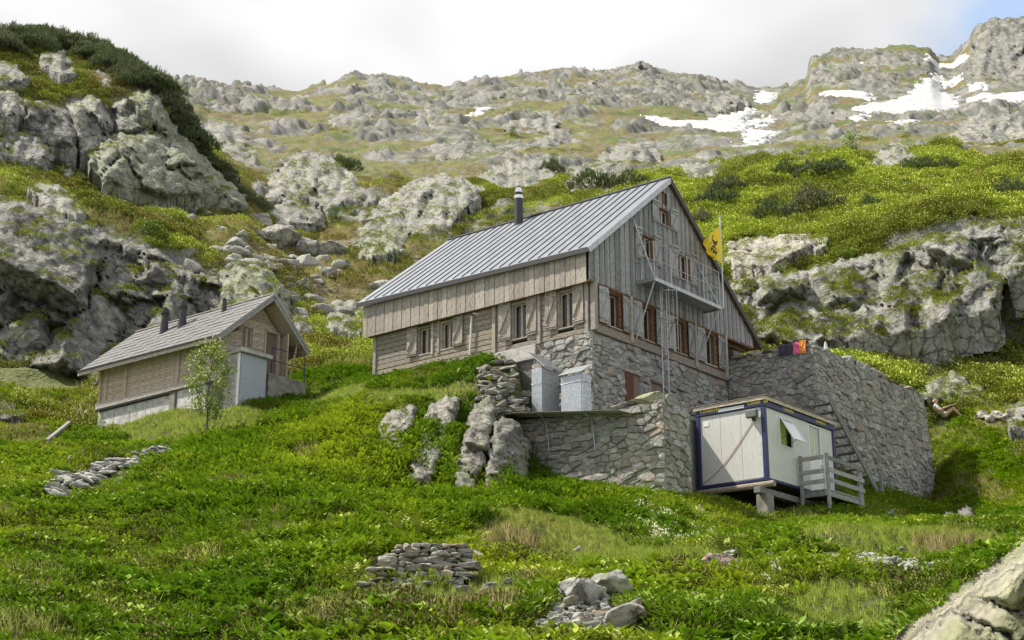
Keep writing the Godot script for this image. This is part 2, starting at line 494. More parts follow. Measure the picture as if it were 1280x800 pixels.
func make_relief() -> void:
	var n_bump := noise_of(FastNoiseLite.TYPE_SIMPLEX_SMOOTH, 0.28, 101, 4)
	var n_hum := noise_of(FastNoiseLite.TYPE_SIMPLEX_SMOOTH, 0.1, 106, 2)
	var n_mask := noise_of(FastNoiseLite.TYPE_SIMPLEX_SMOOTH, 0.022, 102, 4)
	var n_c1 := noise_of(FastNoiseLite.TYPE_CELLULAR, 0.062, 103, 1)
	var n_c2 := noise_of(FastNoiseLite.TYPE_CELLULAR, 0.17, 104, 1)
	var n_c3 := noise_of(FastNoiseLite.TYPE_CELLULAR, 0.42, 105, 1)
	for n in [n_c1, n_c2, n_c3]:
		n.cellular_return_type = FastNoiseLite.RETURN_CELL_VALUE
		n.domain_warp_enabled = true
		n.domain_warp_amplitude = 0.55 / n.frequency
		n.domain_warp_frequency = n.frequency * 1.4
		n.domain_warp_fractal_type = FastNoiseLite.DOMAIN_WARP_FRACTAL_NONE
	var n_c4 := noise_of(FastNoiseLite.TYPE_CELLULAR, 0.95, 108, 1)
	n_c4.cellular_return_type = FastNoiseLite.RETURN_CELL_VALUE
	var gaps := []
	for src in [n_c1, n_c2, n_c3]:
		var g: FastNoiseLite = src.duplicate()
		g.cellular_return_type = FastNoiseLite.RETURN_DISTANCE2_SUB
		gaps.append(g)
	var n_e1: FastNoiseLite = gaps[0]
	var n_e2: FastNoiseLite = gaps[1]
	var n_e3: FastNoiseLite = gaps[2]
	var n_rid := noise_of(FastNoiseLite.TYPE_SIMPLEX_SMOOTH, 0.035, 107, 4)
	n_rid.fractal_type = FastNoiseLite.FRACTAL_RIDGED
	# under the snow the slope is smooth
	for l in SNOW:
		var bed := PackedVector2Array()
		var box := Rect2()
		for p in l:
			var q := hit(p[0], p[1], true)
			if not q.is_finite(): q = hit(p[0], p[1] + 6.0, true)
			if not q.is_finite(): continue
			var w := Vector2(q.x, q.z)
			if bed.is_empty(): box = Rect2(w, Vector2.ZERO)
			bed.append(w); box = box.expand(w)
		beds.append([bed, box])
	for c in NC:
		var az := lerpf(AZ0, AZ1, c / (NC - 1.0))
		var sx := sin(az)
		var sz := -cos(az)
		var best := -9.0
		var deg := rad_to_deg(az)
		for i in nr:
			var r := rad[i]
			var x := sx * r
			var z := sz * r
			var f := hb[c * nr + i]
			var rock := 0.0
			# soft humps near, broken rock farther up
			var hump := 0.40 + 0.15 * sm(66.0, 76.0, r)
			if r > 9.0:
				hump *= sm(9.0, 20.0, r)
				if r > 44.0 and r < 68.0 and deg > -1.0: hump *= 0.25
				f += n_hum.get_noise_2d(x, z) * hump * 1.3 + n_bump.get_noise_2d(x, z) * hump * 0.95
			if r > 84.0:
				var left := sm(-6.0, -9.0, deg)
				var right := sm(3.5, 6.5, deg)
				var bias := -0.10
				bias = lerpf(bias, lerpf(-0.40, -0.12, sm(150.0, 190.0, r)), left)
				bias = lerpf(bias, lerpf(-0.36, 0.04, sm(120.0, 150.0, r)), right)
				bias += 0.13 * sm(190.0, 330.0, r)
				var rid := n_rid.get_noise_2d(x, z)
				var q := n_mask.get_noise_2d(x, z) + bias + 0.16 * rid
				rock = sm(-0.04, 0.14, q) * sm(84.0, 100.0, r)
				var far := sm(100.0, 280.0, r)
				var d := (rid - 0.1) * lerpf(0.5, 1.9, far) * sm(85.0, 115.0, r) * (0.35 + 0.65 * rock)
				if rock > 0.0:
					# blocks heaped on ledges, crevices between them, at several sizes
					var e1 := sm(-1.0, -0.6, n_e1.get_noise_2d(x, z))
					var e2 := sm(-1.0, -0.72, n_e2.get_noise_2d(x, z))
					var e3 := sm(-1.0, -0.72, n_e3.get_noise_2d(x, z))
					d += rock * lerpf(0.35, 1.1, far) * (n_c1.get_noise_2d(x, z) * e1 + 0.6 * e1 - 0.4)
					d += rock * lerpf(0.32, 0.85, far) * (n_c2.get_noise_2d(x, z) * e2 + 0.8 * e2 - 0.7)
					d += rock * lerpf(0.15, 0.42, far) * (n_c3.get_noise_2d(x, z) * e3 + 0.8 * e3 - 0.7)
					d += rock * lerpf(0.06, 0.16, far) * n_c4.get_noise_2d(x, z)
					var s := lerpf(1.1, 2.6, far)
					var w := (f + d + n_hum.get_noise_2d(x * 0.5, z * 0.5) * 2.0) / s
					var fr := w - floorf(w)
					d += rock * s * 0.34 * (sm(0.25, 0.8, fr) - fr)
				if r < 175.0: d *= 1.0 - 0.85 * sm(-8.0, -10.5, deg)
				for bed in beds:
					if r > 170.0 and bed[1].grow(9.0).has_point(Vector2(x, z)):
						if Geometry2D.is_point_in_polygon(Vector2(x, z), bed[0]): d = d * 0.10 - 0.7; rock *= 0.5
						else:
							var near := 9.0
							for s in bed[0].size():
								near = minf(near, Geometry2D.get_closest_point_to_segment(Vector2(x, z), bed[0][s], bed[0][(s + 1) % bed[0].size()]).distance_to(Vector2(x, z)))
							d = lerpf(minf(d, 0.1) * 0.6 - 0.25, d, sm(1.0, 7.0, near))
				f += d
			if r > 66.0 and i > 0 and i < nr - 1:
				# too steep for turf
				var steep := (hb[c * nr + i + 1] - hb[c * nr + i - 1]) / (rad[i + 1] - rad[i - 1])
				rock = maxf(rock, sm(0.95, 1.5, steep + 0.5 * n_bump.get_noise_2d(x, z)))
			hf[c * nr + i] = f
			rocky[c * nr + i] = rock
			best = maxf(best, f / r)
			mf[c * nr + i] = best

func row_of(r: float) -> float:
	# where between the rings a distance lies
	var lo := 0
	var hi := nr - 1
	while hi - lo > 1:
		var m := (lo + hi) >> 1
		if rad[m] <= r: lo = m
		else: hi = m
	return lo + clampf((r - rad[lo]) / (rad[hi] - rad[lo]), 0.0, 1.0)

func ground_at(x: float, z: float) -> float:
	var cf := clampf((atan2(x, -z) - AZ0) / (AZ1 - AZ0) * (NC - 1.0), 0.0, NC - 1.001)
	var rf := clampf(row_of(sqrt(x * x + z * z)), 0.0, nr - 1.001)
	var c := int(cf)
	var i := int(rf)
	var u := cf - c
	var v := rf - i
	var k := c * nr + i
	return lerpf(lerpf(hf[k], hf[k + 1], v), lerpf(hf[k + nr], hf[k + nr + 1], v), u)

func rock_at(x: float, z: float) -> float:
	var c := int(clampf((atan2(x, -z) - AZ0) / (AZ1 - AZ0) * (NC - 1.0), 0.0, NC - 1.0))
	return rocky[c * nr + int(row_of(sqrt(x * x + z * z)))]

func hit(px: float, py: float, bare := false) -> Vector3:
	# the point of the slope on a line of sight; INF above the skyline
	var d := ray(px, py)
	var h := Vector2(d.x, d.z).length()
	var t := d.y / h
	var c := int(round(clampf((atan2(d.x, -d.z) - AZ0) / (AZ1 - AZ0) * (NC - 1.0), 0.0, NC - 1.0)))
	var m := mb if bare else mf
	var base := c * nr
	if m[base + nr - 1] < t: return Vector3.INF
	var lo := 0
	var hi := nr - 1
	while hi - lo > 1:
		var k := (lo + hi) >> 1
		if m[base + k] < t: lo = k
		else: hi = k
	var w := clampf((t - m[base + lo]) / maxf(1e-7, m[base + hi] - m[base + lo]), 0.0, 1.0)
	return d / h * lerpf(rad[lo], rad[hi], w)

func flat_outline(outline: Array) -> PackedVector2Array:
	# an outline seen in the photograph as a polygon on the plan
	var out := PackedVector2Array()
	for p in outline:
		var q := hit(p[0], p[1])
		if q.is_finite(): out.append(Vector2(q.x, q.z))
	return out

func ground_mesh() -> void:
	var v := PackedVector3Array()
	var n := PackedVector3Array()
	var col := PackedColorArray()
	v.resize(NC * nr); n.resize(NC * nr); col.resize(NC * nr)
	for c in NC:
		var az := lerpf(AZ0, AZ1, c / (NC - 1.0))
		var sx := sin(az)
		var sz := -cos(az)
		for i in nr: v[c * nr + i] = Vector3(sx * rad[i], hf[c * nr + i], sz * rad[i])
	var n_a := noise_of(FastNoiseLite.TYPE_SIMPLEX_SMOOTH, 0.045, 201, 4)
	var n_b := noise_of(FastNoiseLite.TYPE_SIMPLEX_SMOOTH, 0.35, 202, 3)
	var n_l := noise_of(FastNoiseLite.TYPE_SIMPLEX_SMOOTH, 0.13, 203, 4)
	var n_s := noise_of(FastNoiseLite.TYPE_SIMPLEX_SMOOTH, 0.55, 204, 3)
	var olive := Color(0.215, 0.215, 0.055)
	var green := Color(0.145, 0.19, 0.036)
	var brown := Color(0.21, 0.155, 0.07)
	var straw := Color(0.30, 0.235, 0.125)
	var pale := Color(0.36, 0.36, 0.335)
	var mid := Color(0.155, 0.157, 0.147)
	var lichen := Color(0.27, 0.295, 0.205)
	var soil := Color(0.095, 0.105, 0.032)
	for c in NC:
		var c0 := maxi(c - 1, 0) * nr
		var c1 := mini(c + 1, NC - 1) * nr
		var deg := rad_to_deg(lerpf(AZ0, AZ1, c / (NC - 1.0)))
		for i in nr:
			var k := c * nr + i
			var i0 := maxi(i - 1, 0)
			var i1 := mini(i + 1, nr - 1)
			n[k] = (v[c1 + i] - v[c0 + i]).cross(v[c * nr + i1] - v[c * nr + i0]).normalized()
			var p := v[k]
			var r := rad[i]
			var a := n_a.get_noise_2d(p.x, p.z)
			var b := n_b.get_noise_2d(p.x, p.z)
			var g := olive.lerp(green, sm(-0.1, 0.35, a + 0.3 * b + (0.12 if deg > 4.0 else -0.12)))
			g = g.lerp(brown, sm(0.02, 0.32, -a * 0.6 + 0.55 * b + 0.05 * sm(120.0, 300.0, r)))
			if r > 76.0 and r < 112.0 and deg > -13.5 and deg < -3.0:
				g = g.lerp(straw, 0.8 * sm(-13.5, -11.0, deg) * sm(-3.0, -5.0, deg) * sm(0.25, -0.15, b + a))
			if r > 100.0:
				# stones too small to build show as specks in the far turf
				g = g.lerp(mid.lerp(pale, 0.6), sm(0.28, 0.40, n_s.get_noise_2d(p.x, p.z)) * 0.7)
			g = soil.lerp(g, sm(58.0, 74.0, r))
			var rk := rocky[k]
			if rk > 0.0:
				var l := n_l.get_noise_2d(p.x + p.y * 0.7, p.z)
				var rc := mid.lerp(pale, sm(-0.3, 0.3, l + 0.5 * b)).lerp(lichen, sm(0.1, 0.45, b - l) * 0.6)
				# turf keeps to the flatter ledges of the rock
				rk = sm(0.25, 0.55, rk + 0.25 * b) * (1.0 - sm(0.78, 0.90, n[k].y + 0.12 * b + 0.06 * a) * 0.95)
				g = g.lerp(rc, rk)
			col[k] = g
	var idx := PackedInt32Array()
	idx.resize((NC - 1) * (nr - 1) * 6)
	var o := 0
	for c in NC - 1:
		for i in nr - 1:
			var k := c * nr + i
			idx[o] = k; idx[o + 1] = k + 1; idx[o + 2] = k + nr
			idx[o + 3] = k + 1; idx[o + 4] = k + nr + 1; idx[o + 5] = k + nr
			o += 6
	var arr := []
	arr.resize(Mesh.ARRAY_MAX)
	arr[Mesh.ARRAY_VERTEX] = v
	arr[Mesh.ARRAY_NORMAL] = n
	arr[Mesh.ARRAY_COLOR] = col
	arr[Mesh.ARRAY_INDEX] = idx
	var mesh := ArrayMesh.new()
	mesh.add_surface_from_arrays(Mesh.PRIMITIVE_TRIANGLES, arr)
	var g := part("terrain", mesh, mats.ground, self)
	tag(g, "", "", "", "structure")

# ---------------------------------------------------------------- building blocks
func slab(called: String, parent: Node, m: Material, a: Vector3, b: Vector3, bevel := 0.006) -> MeshInstance3D:
	# a chamfered box between two corners
	var lo := Vector3(minf(a.x, b.x), minf(a.y, b.y), minf(a.z, b.z))
	var hi := Vector3(maxf(a.x, b.x), maxf(a.y, b.y), maxf(a.z, b.z))
	return part(called, cbox(hi - lo, bevel), m, parent, Transform3D(Basis(), (lo + hi) * 0.5))

func stone_mesh(poly: PackedVector2Array, depth: float, back: float, c: Color) -> ArrayMesh:
	# one rough stone: an outline in its x-y plane, its face bulging along z
	var st := start()
	var mid := Vector2.ZERO
	for p in poly: mid += p
	mid /= poly.size()
	var n := poly.size()
	var lean := Vector2(rng.randf_range(-0.12, 0.12), rng.randf_range(-0.16, 0.16))
	var low := PackedVector3Array()
	var edge := PackedVector3Array()
	var face := PackedVector3Array()
	for p in poly:
		var q := p - mid
		low.append(Vector3(q.x, q.y, -back))
		var f := depth + q.dot(lean)
		edge.append(Vector3(q.x, q.y, maxf(0.002, f * 0.6 + rng.randf_range(-0.008, 0.008))))
		var s := rng.randf_range(0.80, 0.96)
		face.append(Vector3(q.x * s, q.y * s, f + rng.randf_range(-0.018, 0.018)))
	var top := Vector3(rng.randf_range(-0.1, 0.1) * depth, 0.0, depth + rng.randf_range(0.0, 0.02))
	st.set_color(c)
	for k in n:
		var j := (k + 1) % n
		var o := (low[k] + low[j]) * 0.5
		o.z = 0.0
		quad(st, low[k], low[j], edge[j], edge[k], o)
		quad(st, edge[k], edge[j], face[j], face[k], o.normalized() + Vector3(0, 0, 0.7))
		tri(st, face[k], face[j], top, Vector3(0, 0, 1))
	return st.commit()

func half_plane(poly: PackedVector2Array, p: Vector2, n: Vector2) -> PackedVector2Array:
	# what of a polygon lies on the side of p that n points away from
	var out := PackedVector2Array()
	for k in poly.size():
		var a := poly[k]
		var b := poly[(k + 1) % poly.size()]
		var da := (a - p).dot(n)
		var db := (b - p).dot(n)
		if da <= 0.0: out.append(a)
		if (da < 0.0 and db > 0.0) or (da > 0.0 and db < 0.0): out.append(a.lerp(b, da / (da - db)))
	return out

func stone_tone(warm := 0.25) -> Color:
	var v := rng.randf_range(0.28, 0.50)
	var c := Color(v, v * 0.99, v * 0.95)
	var k := rng.randf()
	if k < warm * 0.55: c = Color(v * 1.05, v * 0.96, v * 0.84)
	elif k < warm * 0.65: c = Color(v * 1.08, v * 0.90, v * 0.76)
	elif k < warm + 0.10: c = Color(v * 0.96, v * 0.99, v * 0.88)
	elif k < warm + 0.32: c = Color(v * 1.15, v * 1.15, v * 1.1)
	return c

func masonry(parent: Node, at: Transform3D, outline: PackedVector2Array, cell: Vector2, seed_: int, holes: Array = [], depth := 0.05, warm := 0.25, gap := 0.005, most := 300) -> void:
	# a wall face laid with rough stones, each a part of its own; at: x along the wall, y up, z out of it
	rng.seed = seed_
	var lo := outline[0]
	var hi := outline[0]
	for p in outline:
		lo = lo.min(p); hi = hi.max(p)
	var pts := []
	var y := lo.y
	while y < hi.y + cell.y:
		var h := cell.y * rng.randf_range(0.45, 1.7)
		var x := lo.x - cell.x * rng.randf()
		while x < hi.x + cell.x:
			var w := cell.x * rng.randf_range(0.3, 2.1)
			pts.append(Vector2(x + w * 0.5 + rng.randf_range(-0.1, 0.1) * cell.x, y + h * 0.5 + rng.randf_range(-0.3, 0.3) * cell.y))
			x += w
		y += h
	var asp := cell.x / cell.y * 0.8
	var made := []
	for i in pts.size():
		var c: Vector2 = pts[i]
		var poly := PackedVector2Array([c + Vector2(-1.5 * cell.x, -1.7 * cell.y), c + Vector2(1.5 * cell.x, -1.7 * cell.y), c + Vector2(1.5 * cell.x, 1.7 * cell.y), c + Vector2(-1.5 * cell.x, 1.7 * cell.y)])
		for j in pts.size():
			if j == i: continue
			var d: Vector2 = pts[j] - c
			if absf(d.x) > 3.0 * cell.x or absf(d.y) > 3.4 * cell.y: continue
			poly = half_plane(poly, c + d * 0.5, Vector2(d.x, d.y * asp * asp))
			if poly.size() < 3: break
		if poly.size() < 3: continue
		var inside := Geometry2D.intersect_polygons(poly, outline)
		if inside.is_empty(): continue
		for hole in holes:
			if inside.is_empty(): break
			var r: Rect2 = hole
			inside = Geometry2D.clip_polygons(inside[0], PackedVector2Array([r.position, r.position + Vector2(r.size.x, 0), r.end, r.position + Vector2(0, r.size.y)]))
		if inside.is_empty(): continue
		var shrunk := Geometry2D.offset_polygon(inside[0], -gap)
		if shrunk.is_empty(): continue
		var p2: PackedVector2Array = shrunk[0]
		if p2.size() < 3: continue
		var area := 0.0
		var mid := Vector2.ZERO
		for k in p2.size():
			var q := p2[(k + 1) % p2.size()]
			area += p2[k].x * q.y - q.x * p2[k].y
			mid += p2[k]
		if absf(area) * 0.5 < 0.003: continue
		mid /= p2.size()
		made.append([absf(area), mid, p2])
	made.sort_custom(func(a, b): return a[0] > b[0])
	if made.size() > most:
		# the smallest ones, past counting, stay joined
		var st := start()
		for k in range(most, made.size()):
			var mm: Array = made[k]
			st.append_from(stone_mesh(mm[2], depth * rng.randf_range(0.5, 1.5), 0.06, stone_tone(warm)), 0, Transform3D(Basis(), Vector3(mm[1].x, mm[1].y, 0.0)))
		tag(part("small_stones", st.commit(), mats.stone, parent, at), "", "", "", "stuff")
	for k in mini(made.size(), most):
		var mm: Array = made[k]
		part("stone", stone_mesh(mm[2], depth * rng.randf_range(0.3, 2.0), 0.06, stone_tone(warm)), mats.stone, parent, at * Transform3D(Basis(), Vector3(mm[1].x, mm[1].y, 0.0)))

func facing(x: float, y: float, z: float, turn: float) -> Transform3D:
	# a wall's own axes: turned about the vertical so that its z looks outwards
	return Transform3D(Basis(Vector3.UP, turn), Vector3(x, y, z))

# ---------------------------------------------------------------- windows and shutters
func shutter(parent: Node, at: Transform3D, w: float, h: float, tone := "silver") -> void:
	# at: lower left corner, x along the shutter, z out of the wall
	var s := frame("shutter", parent, at)
	var n := 3
	for k in n:
		var x0 := w * k / n
		slab("board", s, any(tone + "_y"), Vector3(x0 + 0.003, 0, 0), Vector3(x0 + w / n - 0.003, h, 0.025), 0.003)
	for y in [h * 0.06, h * 0.84]:
		slab("ledge", s, any(tone + "_x"), Vector3(0.0, y, 0.027), Vector3(w, y + 0.11, 0.05), 0.003)
	part("brace", bar(Vector3(0.05, h * 0.19, 0.038), Vector3(w - 0.05, h * 0.82, 0.038), 0.09, 0.022, 0.003), any(tone + "_y"), s)
	for y in [h * 0.1, h * 0.88]:
		slab("hinge", s, mats.dark_metal, Vector3(-0.01, y, 0.052), Vector3(w * 0.45, y + 0.025, 0.056), 0.001)

func window(parent: Node, at: Transform3D, w: float, h: float, depth := 0.14, wood := "brown", bars := true) -> void:
	# a recessed casement; at: lower left corner of the opening on the wall's face, z outwards
	var f := frame("window", parent, at)
	slab("jamb", f, any(wood + "_y"), Vector3(0, 0, -depth - 0.1), Vector3(0.045, h, 0.02))
	slab("jamb", f, any(wood + "_y"), Vector3(w - 0.045, 0, -depth - 0.1), Vector3(w, h, 0.02))
	slab("head", f, any(wood + "_x"), Vector3(-0.02, h, -depth - 0.1), Vector3(w + 0.02, h + 0.07, 0.025))
	slab("sill", f, any("weathered_x"), Vector3(-0.06, -0.055, -depth - 0.1), Vector3(w + 0.06, -0.002, 0.07))
	var cols := 2 if bars else 1
	var cw := (w - 0.09) / cols
	for k in cols:
		var x0 := 0.047 + cw * k
		for e in [[x0, x0 + 0.05, 0.002, h - 0.002], [x0 + cw - 0.054, x0 + cw - 0.004, 0.002, h - 0.002]]:
			slab("frame", f, any("fresh_y"), Vector3(e[0], e[2], -depth - 0.05), Vector3(e[1], e[3], -depth))
		for e in [[0.003, 0.05], [h - 0.05, h - 0.003]]:
			slab("frame", f, any("fresh_x"), Vector3(x0 + 0.052, e[0], -depth - 0.048), Vector3(x0 + cw - 0.056, e[1], -depth - 0.003))
		slab("pane", f, mats.glass, Vector3(x0 + 0.045, 0.045, -depth - 0.03), Vector3(x0 + cw - 0.05, h - 0.045, -depth - 0.024), 0.0005)

# ---------------------------------------------------------------- the big hut
func eave_y(z: float) -> float: return 2.93 + 0.26 * (-z / 11.3)
func ridge_y(z: float) -> float: return 7.29 + 0.12 * (-z / 11.3)
func left_roof(t: float, z: float) -> Vector3:
	return Vector3(lerpf(-0.43, 4.97, t), lerpf(eave_y(z), ridge_y(z), t), z)
func right_roof(t: float, z: float) -> Vector3:
	return Vector3(lerpf(4.97, 11.36, t), lerpf(ridge_y(z), 1.98, t), z)

func board_row(called: String, parent: Node, tone: String, axis: String, x0: float, x1: float, y0: float, y1: float, width: float, at: Transform3D, deep := 0.013) -> void:
	# upright boards side by side, every second one standing proud of its neighbours
	var n := int(round((x1 - x0) / width))
	for k in n:
		var a := lerpf(x0, x1, k / float(n))
		var b := lerpf(x0, x1, (k + 1) / float(n))
		var out := deep if k % 2 == 0 else 0.0
		var drop := rng.randf_range(-0.012, 0.012)
		part(called, cbox(Vector3(b - a + (-0.016 if k % 2 == 0 else -0.018), y1 - y0 + drop, 0.024), 0.003), any(tone + "_" + axis), parent, at * move((a + b) * 0.5, (y0 + y1 + drop) * 0.5, out + 0.012))

func big_hut() -> void:
	rng.seed = 77
	var hut := thing("mountain_hut", "large weathered timber hut on a stone basement with standing seam metal roof", "hut", site)
	# the body behind the boards
	var st := start()
	add_cbox(st, move(4.72, 0.85, -5.6), Vector3(8.2, 1.9, 10.1), 0.01)
	part("wall_core", st.commit(), mats.dark_inside, hut)
	st = start()
	prism(st, PackedVector3Array([Vector3(-0.22, 1.80, -0.45), Vector3(10.9, 1.80, -0.45), Vector3(10.9, 2.0, -0.45), Vector3(4.97, 6.98, -0.45), Vector3(-0.22, 2.80, -0.45)]), Vector3(0, 0, -10.4))
	part("upper_wall_core", st.commit(), mats.brown_x[1], hut)
	# stone basement
	var base := frame("basement", hut)
	st = start()
	add_cbox(st, move(4.48, -2.6, -3.5), Vector3(8.90, 5.1, 6.9), 0.02)
	part("mortar", st.commit(), mats.mortar, base)
	masonry(base, facing(0, 0, -0.05, 0.0), PackedVector2Array([Vector2(0.02, -3.5), Vector2(8.9, -3.5), Vector2(8.9, -0.06), Vector2(0.02, -0.06)]), Vector2(0.34, 0.165), 901, [Rect2(1.93, -2.2, 0.92, 1.14), Rect2(3.45, -1.62, 0.9, 0.5)], 0.06, 0.3, 0.004, 220)
	masonry(base, facing(0.03, 0, 0, -PI / 2), PackedVector2Array([Vector2(-2.7, -3.4), Vector2(0.0, -3.4), Vector2(0.0, -0.06), Vector2(-2.7, -0.10)]), Vector2(0.34, 0.19), 902, [], 0.06, 0.4, 0.004, 70)
	rng.seed = 78
	var hatch := frame("hatch", base)
	slab("recess", hatch, mats.dark_inside, Vector3(1.95, -2.2, -0.05), Vector3(2.83, -1.08, -0.045))
	for k in 4: slab("board", hatch, mats.rusty_red, Vector3(1.97 + 0.125 * k, -2.18, -0.05), Vector3(2.085 + 0.125 * k, -1.14, -0.005), 0.004)
	slab("lintel", hatch, any("weathered_x"), Vector3(1.85, -1.10, -0.1), Vector3(2.95, -0.98, 0.03))
	var vent := frame("vent_opening", base)
	slab("recess", vent, mats.dark_inside, Vector3(3.47, -1.6, -0.05), Vector3(4.33, -1.14, -0.045))
	slab("lintel", vent, any("brown_x"), Vector3(3.4, -1.16, -0.1), Vector3(4.42, -1.05, 0.02))
	slab("jamb", vent, any("weathered_y"), Vector3(3.44, -1.6, -0.1), Vector3(3.53, -1.17, 0.02))
	# ---- gable, lower storey
	slab("sill_beam", hut, mats.log_x[1], Vector3(-0.03, -0.05, -0.12), Vector3(8.9, 0.09, 0.10))
	slab("sill_beam", hut, mats.log_x[4], Vector3(0.0, 0.095, -0.12), Vector3(8.9, 0.26, 0.055))
	slab("top_beam", hut, mats.brown_x[0], Vector3(-0.02, 1.66, -0.12), Vector3(8.9, 1.80, 0.06))
	var wins := [[0.84, 1.66], [2.97, 3.76], [5.10, 5.96], [7.27, 8.09]]
	for p in [0.09, 2.27, 4.41, 6.58, 8.80]:
		slab("post", hut, any("weathered_y"), Vector3(p - 0.075, 0.0, -0.1), Vector3(p + 0.075, 1.78, 0.14), 0.01)
	for w in wins: window(hut, move(w[0], 0.38, 0.0), w[1] - w[0], 1.24)
	var edges := [0.17, 0.84, 1.66, 2.19, 2.35, 2.97, 3.76, 4.33, 4.49, 5.10, 5.96, 6.50, 6.66, 7.27, 8.09, 8.72]
	for k in range(0, edges.size() - 1):
		if k in [1, 3, 5, 7, 9, 11, 13]:
			if k % 4 == 3 : continue
			if k in [1, 5, 9, 13]:
				slab("log", hut, any("brown_x"), Vector3(edges[k], 0.263, -0.1), Vector3(edges[k + 1], 0.32, 0.02))
				continue
		for r in 7: slab("log", hut, any("brown_x"), Vector3(edges[k], 0.265 + 0.2 * r, -0.1), Vector3(edges[k + 1], 0.455 + 0.2 * r, 0.03 + rng.randf_range(-0.006, 0.006)), 0.02)
	for s in [[0.30, 0.50, 7.0, 0], [2.18, 0.46, 4.0, 1], [2.42, 0.50, 5.0, 0], [4.31, 0.46, 5.0, 1], [4.56, 0.48, 6.0, 0], [6.48, 0.46, 6.0, 1], [6.74, 0.47, 5.0, 0], [8.66, 0.46, 4.0, 1]]:
		# the right-hand leaf of each pair hangs from its outer edge and stands off the wall a little
		var b: Transform3D
		if s[3] == 0: b = Transform3D(Basis(Vector3.UP, deg_to_rad(-s[2])), Vector3(s[0], 0.36, 0.075))
		else: b = Transform3D(Basis(Vector3.UP, deg_to_rad(s[2])), Vector3(s[0], 0.34, 0.08)) * move(-s[1], 0, 0)
		shutter(hut, b, s[1], 1.34, "pale" if s[3] == 0 else "silver")
	# porch under the right end of the roof
	var porch := frame("porch", hut)
	for r in 8: slab("board", porch, any("orange_x" if r % 3 == 0 else "brown_x"), Vector3(8.92, 0.5 + 0.165 * r, -1.62), Vector3(10.9, 0.655 + 0.165 * r, -1.55))
	slab("pier", porch, mats.concrete, Vector3(9.95, -0.4, -0.75), Vector3(10.55, 1.55, -0.25), 0.02)
	slab("beam", porch, mats.brown_x[2], Vector3(8.9, 1.62, -0.4), Vector3(10.9, 1.79, -0.25))
	# ---- gable, upper part: every board runs from the jetty to the roof
	var holes := [[3.02, 3.82, 3.58, 4.42], [5.46, 6.26, 3.38, 4.40], [4.26, 4.98, 5.26, 5.88], [4.58, 4.82, 6.1, 6.62]]
	var n := 70
	for k in n:
		var a := lerpf(-0.30, 10.98, k / float(n))
		var b := lerpf(-0.30, 10.98, (k + 1) / float(n))
		var top_at := func(x: float) -> float: return (lerpf(2.93, 7.29, (x + 0.43) / 5.4) if x < 4.97 else lerpf(7.29, 1.98, (x - 4.97) / 6.39)) - 0.20
		var out := 0.115 if k % 2 == 0 else 0.09
		a += 0.006; b -= 0.006
		var cuts := [[1.78 + rng.randf_range(-0.02, 0.02), 99.0]]
		for h in holes:
			if b > h[0] + 0.03 and a < h[1] - 0.03:
				cuts = [[cuts[0][0], h[2]], [h[3], 99.0]] if cuts.size() == 1 else [cuts[0], [cuts[1][0], h[2]], [h[3], 99.0]]
		for c in cuts:
			var ya: float = minf(c[1], top_at.call(a))
			var yb: float = minf(c[1], top_at.call(b))
			var y0: float = c[0]
			if ya < y0 + 0.05 and yb < y0 + 0.05: continue
			ya = maxf(ya, y0 + 0.01); yb = maxf(yb, y0 + 0.01)
			var o := Vector3((a + b) * 0.5, y0, out)
			st = start()
			prism(st, PackedVector3Array([Vector3(a, y0, out) - o, Vector3(b, y0, out) - o, Vector3(b, yb, out) - o, Vector3(a, ya, out) - o]), Vector3(0, 0, -0.028))
			part("board", st.commit(), any("silver_y"), hut, Transform3D(Basis(), o))
	slab("jetty_beam", hut, mats.brown_x[1], Vector3(-0.30, 1.70, -0.02), Vector3(10.9, 1.775, 0.11))
	for h in holes.slice(0, 3): window(hut, move(h[0], h[2], 0.09), h[1] - h[0], h[3] - h[2], 0.1, "brown", true)
	slab("attic_hatch", hut, mats.brown_y[1], Vector3(4.58, 6.1, 0.0), Vector3(4.82, 6.62, 0.06))
	for s in [[2.60, 3.40, 0.40, 1.16, 0], [3.86, 3.42, 0.44, 1.14, 1], [4.98, 3.28, 0.46, 1.22, 0], [6.30, 3.30, 0.46, 1.22, 1], [3.78, 5.20, 0.46, 0.82, 0], [5.04, 5.20, 0.46, 0.82, 1]]:
		shutter(hut, move(s[0], s[1], 0.13), s[2], s[3], "pale")
		slab("drip_board", hut, mats.white_paint, Vector3(s[0] - 0.02, s[1] + s[3], 0.12), Vector3(s[0] + s[2] + 0.02, s[1] + s[3] + 0.05, 0.22))
	# ---- eaves side
	slab("jetty_soffit", hut, mats.brown_z[0], Vector3(-0.30, 1.735, -10.95), Vector3(0.02, 1.77, 0.0))
	board_row("eaves_board", hut, "weathered", "y", -0.12, 10.98, 1.70, 3.02, 0.235, facing(-0.29, 0, 0, -PI / 2) * move(-10.98, 0, 0))
	var posts := [-10.64, -4.47, -2.35, -0.20]
	for p in posts: slab("post", hut, any("weathered_y"), Vector3(-0.10, -0.10, p - 0.08), Vector3(0.08, 1.74, p + 0.08), 0.01)
	slab("post", hut, any("weathered_y"), Vector3(-0.06, -0.02, -0.04), Vector3(0.06, 1.72, 0.16), 0.008)
	var lw := [[-8.36, -7.64, 0.56, 1.62], [-7.18, -6.50, 0.56, 1.62], [-3.66, -2.92, 0.30, 1.64], [-1.52, -0.80, 0.30, 1.64]]
	for w in lw: window(hut, facing(0.0, w[2], w[1], -PI / 2) * move(-(w[1] - w[0]), 0, 0), w[1] - w[0], w[3] - w[2], 0.12, "weathered")
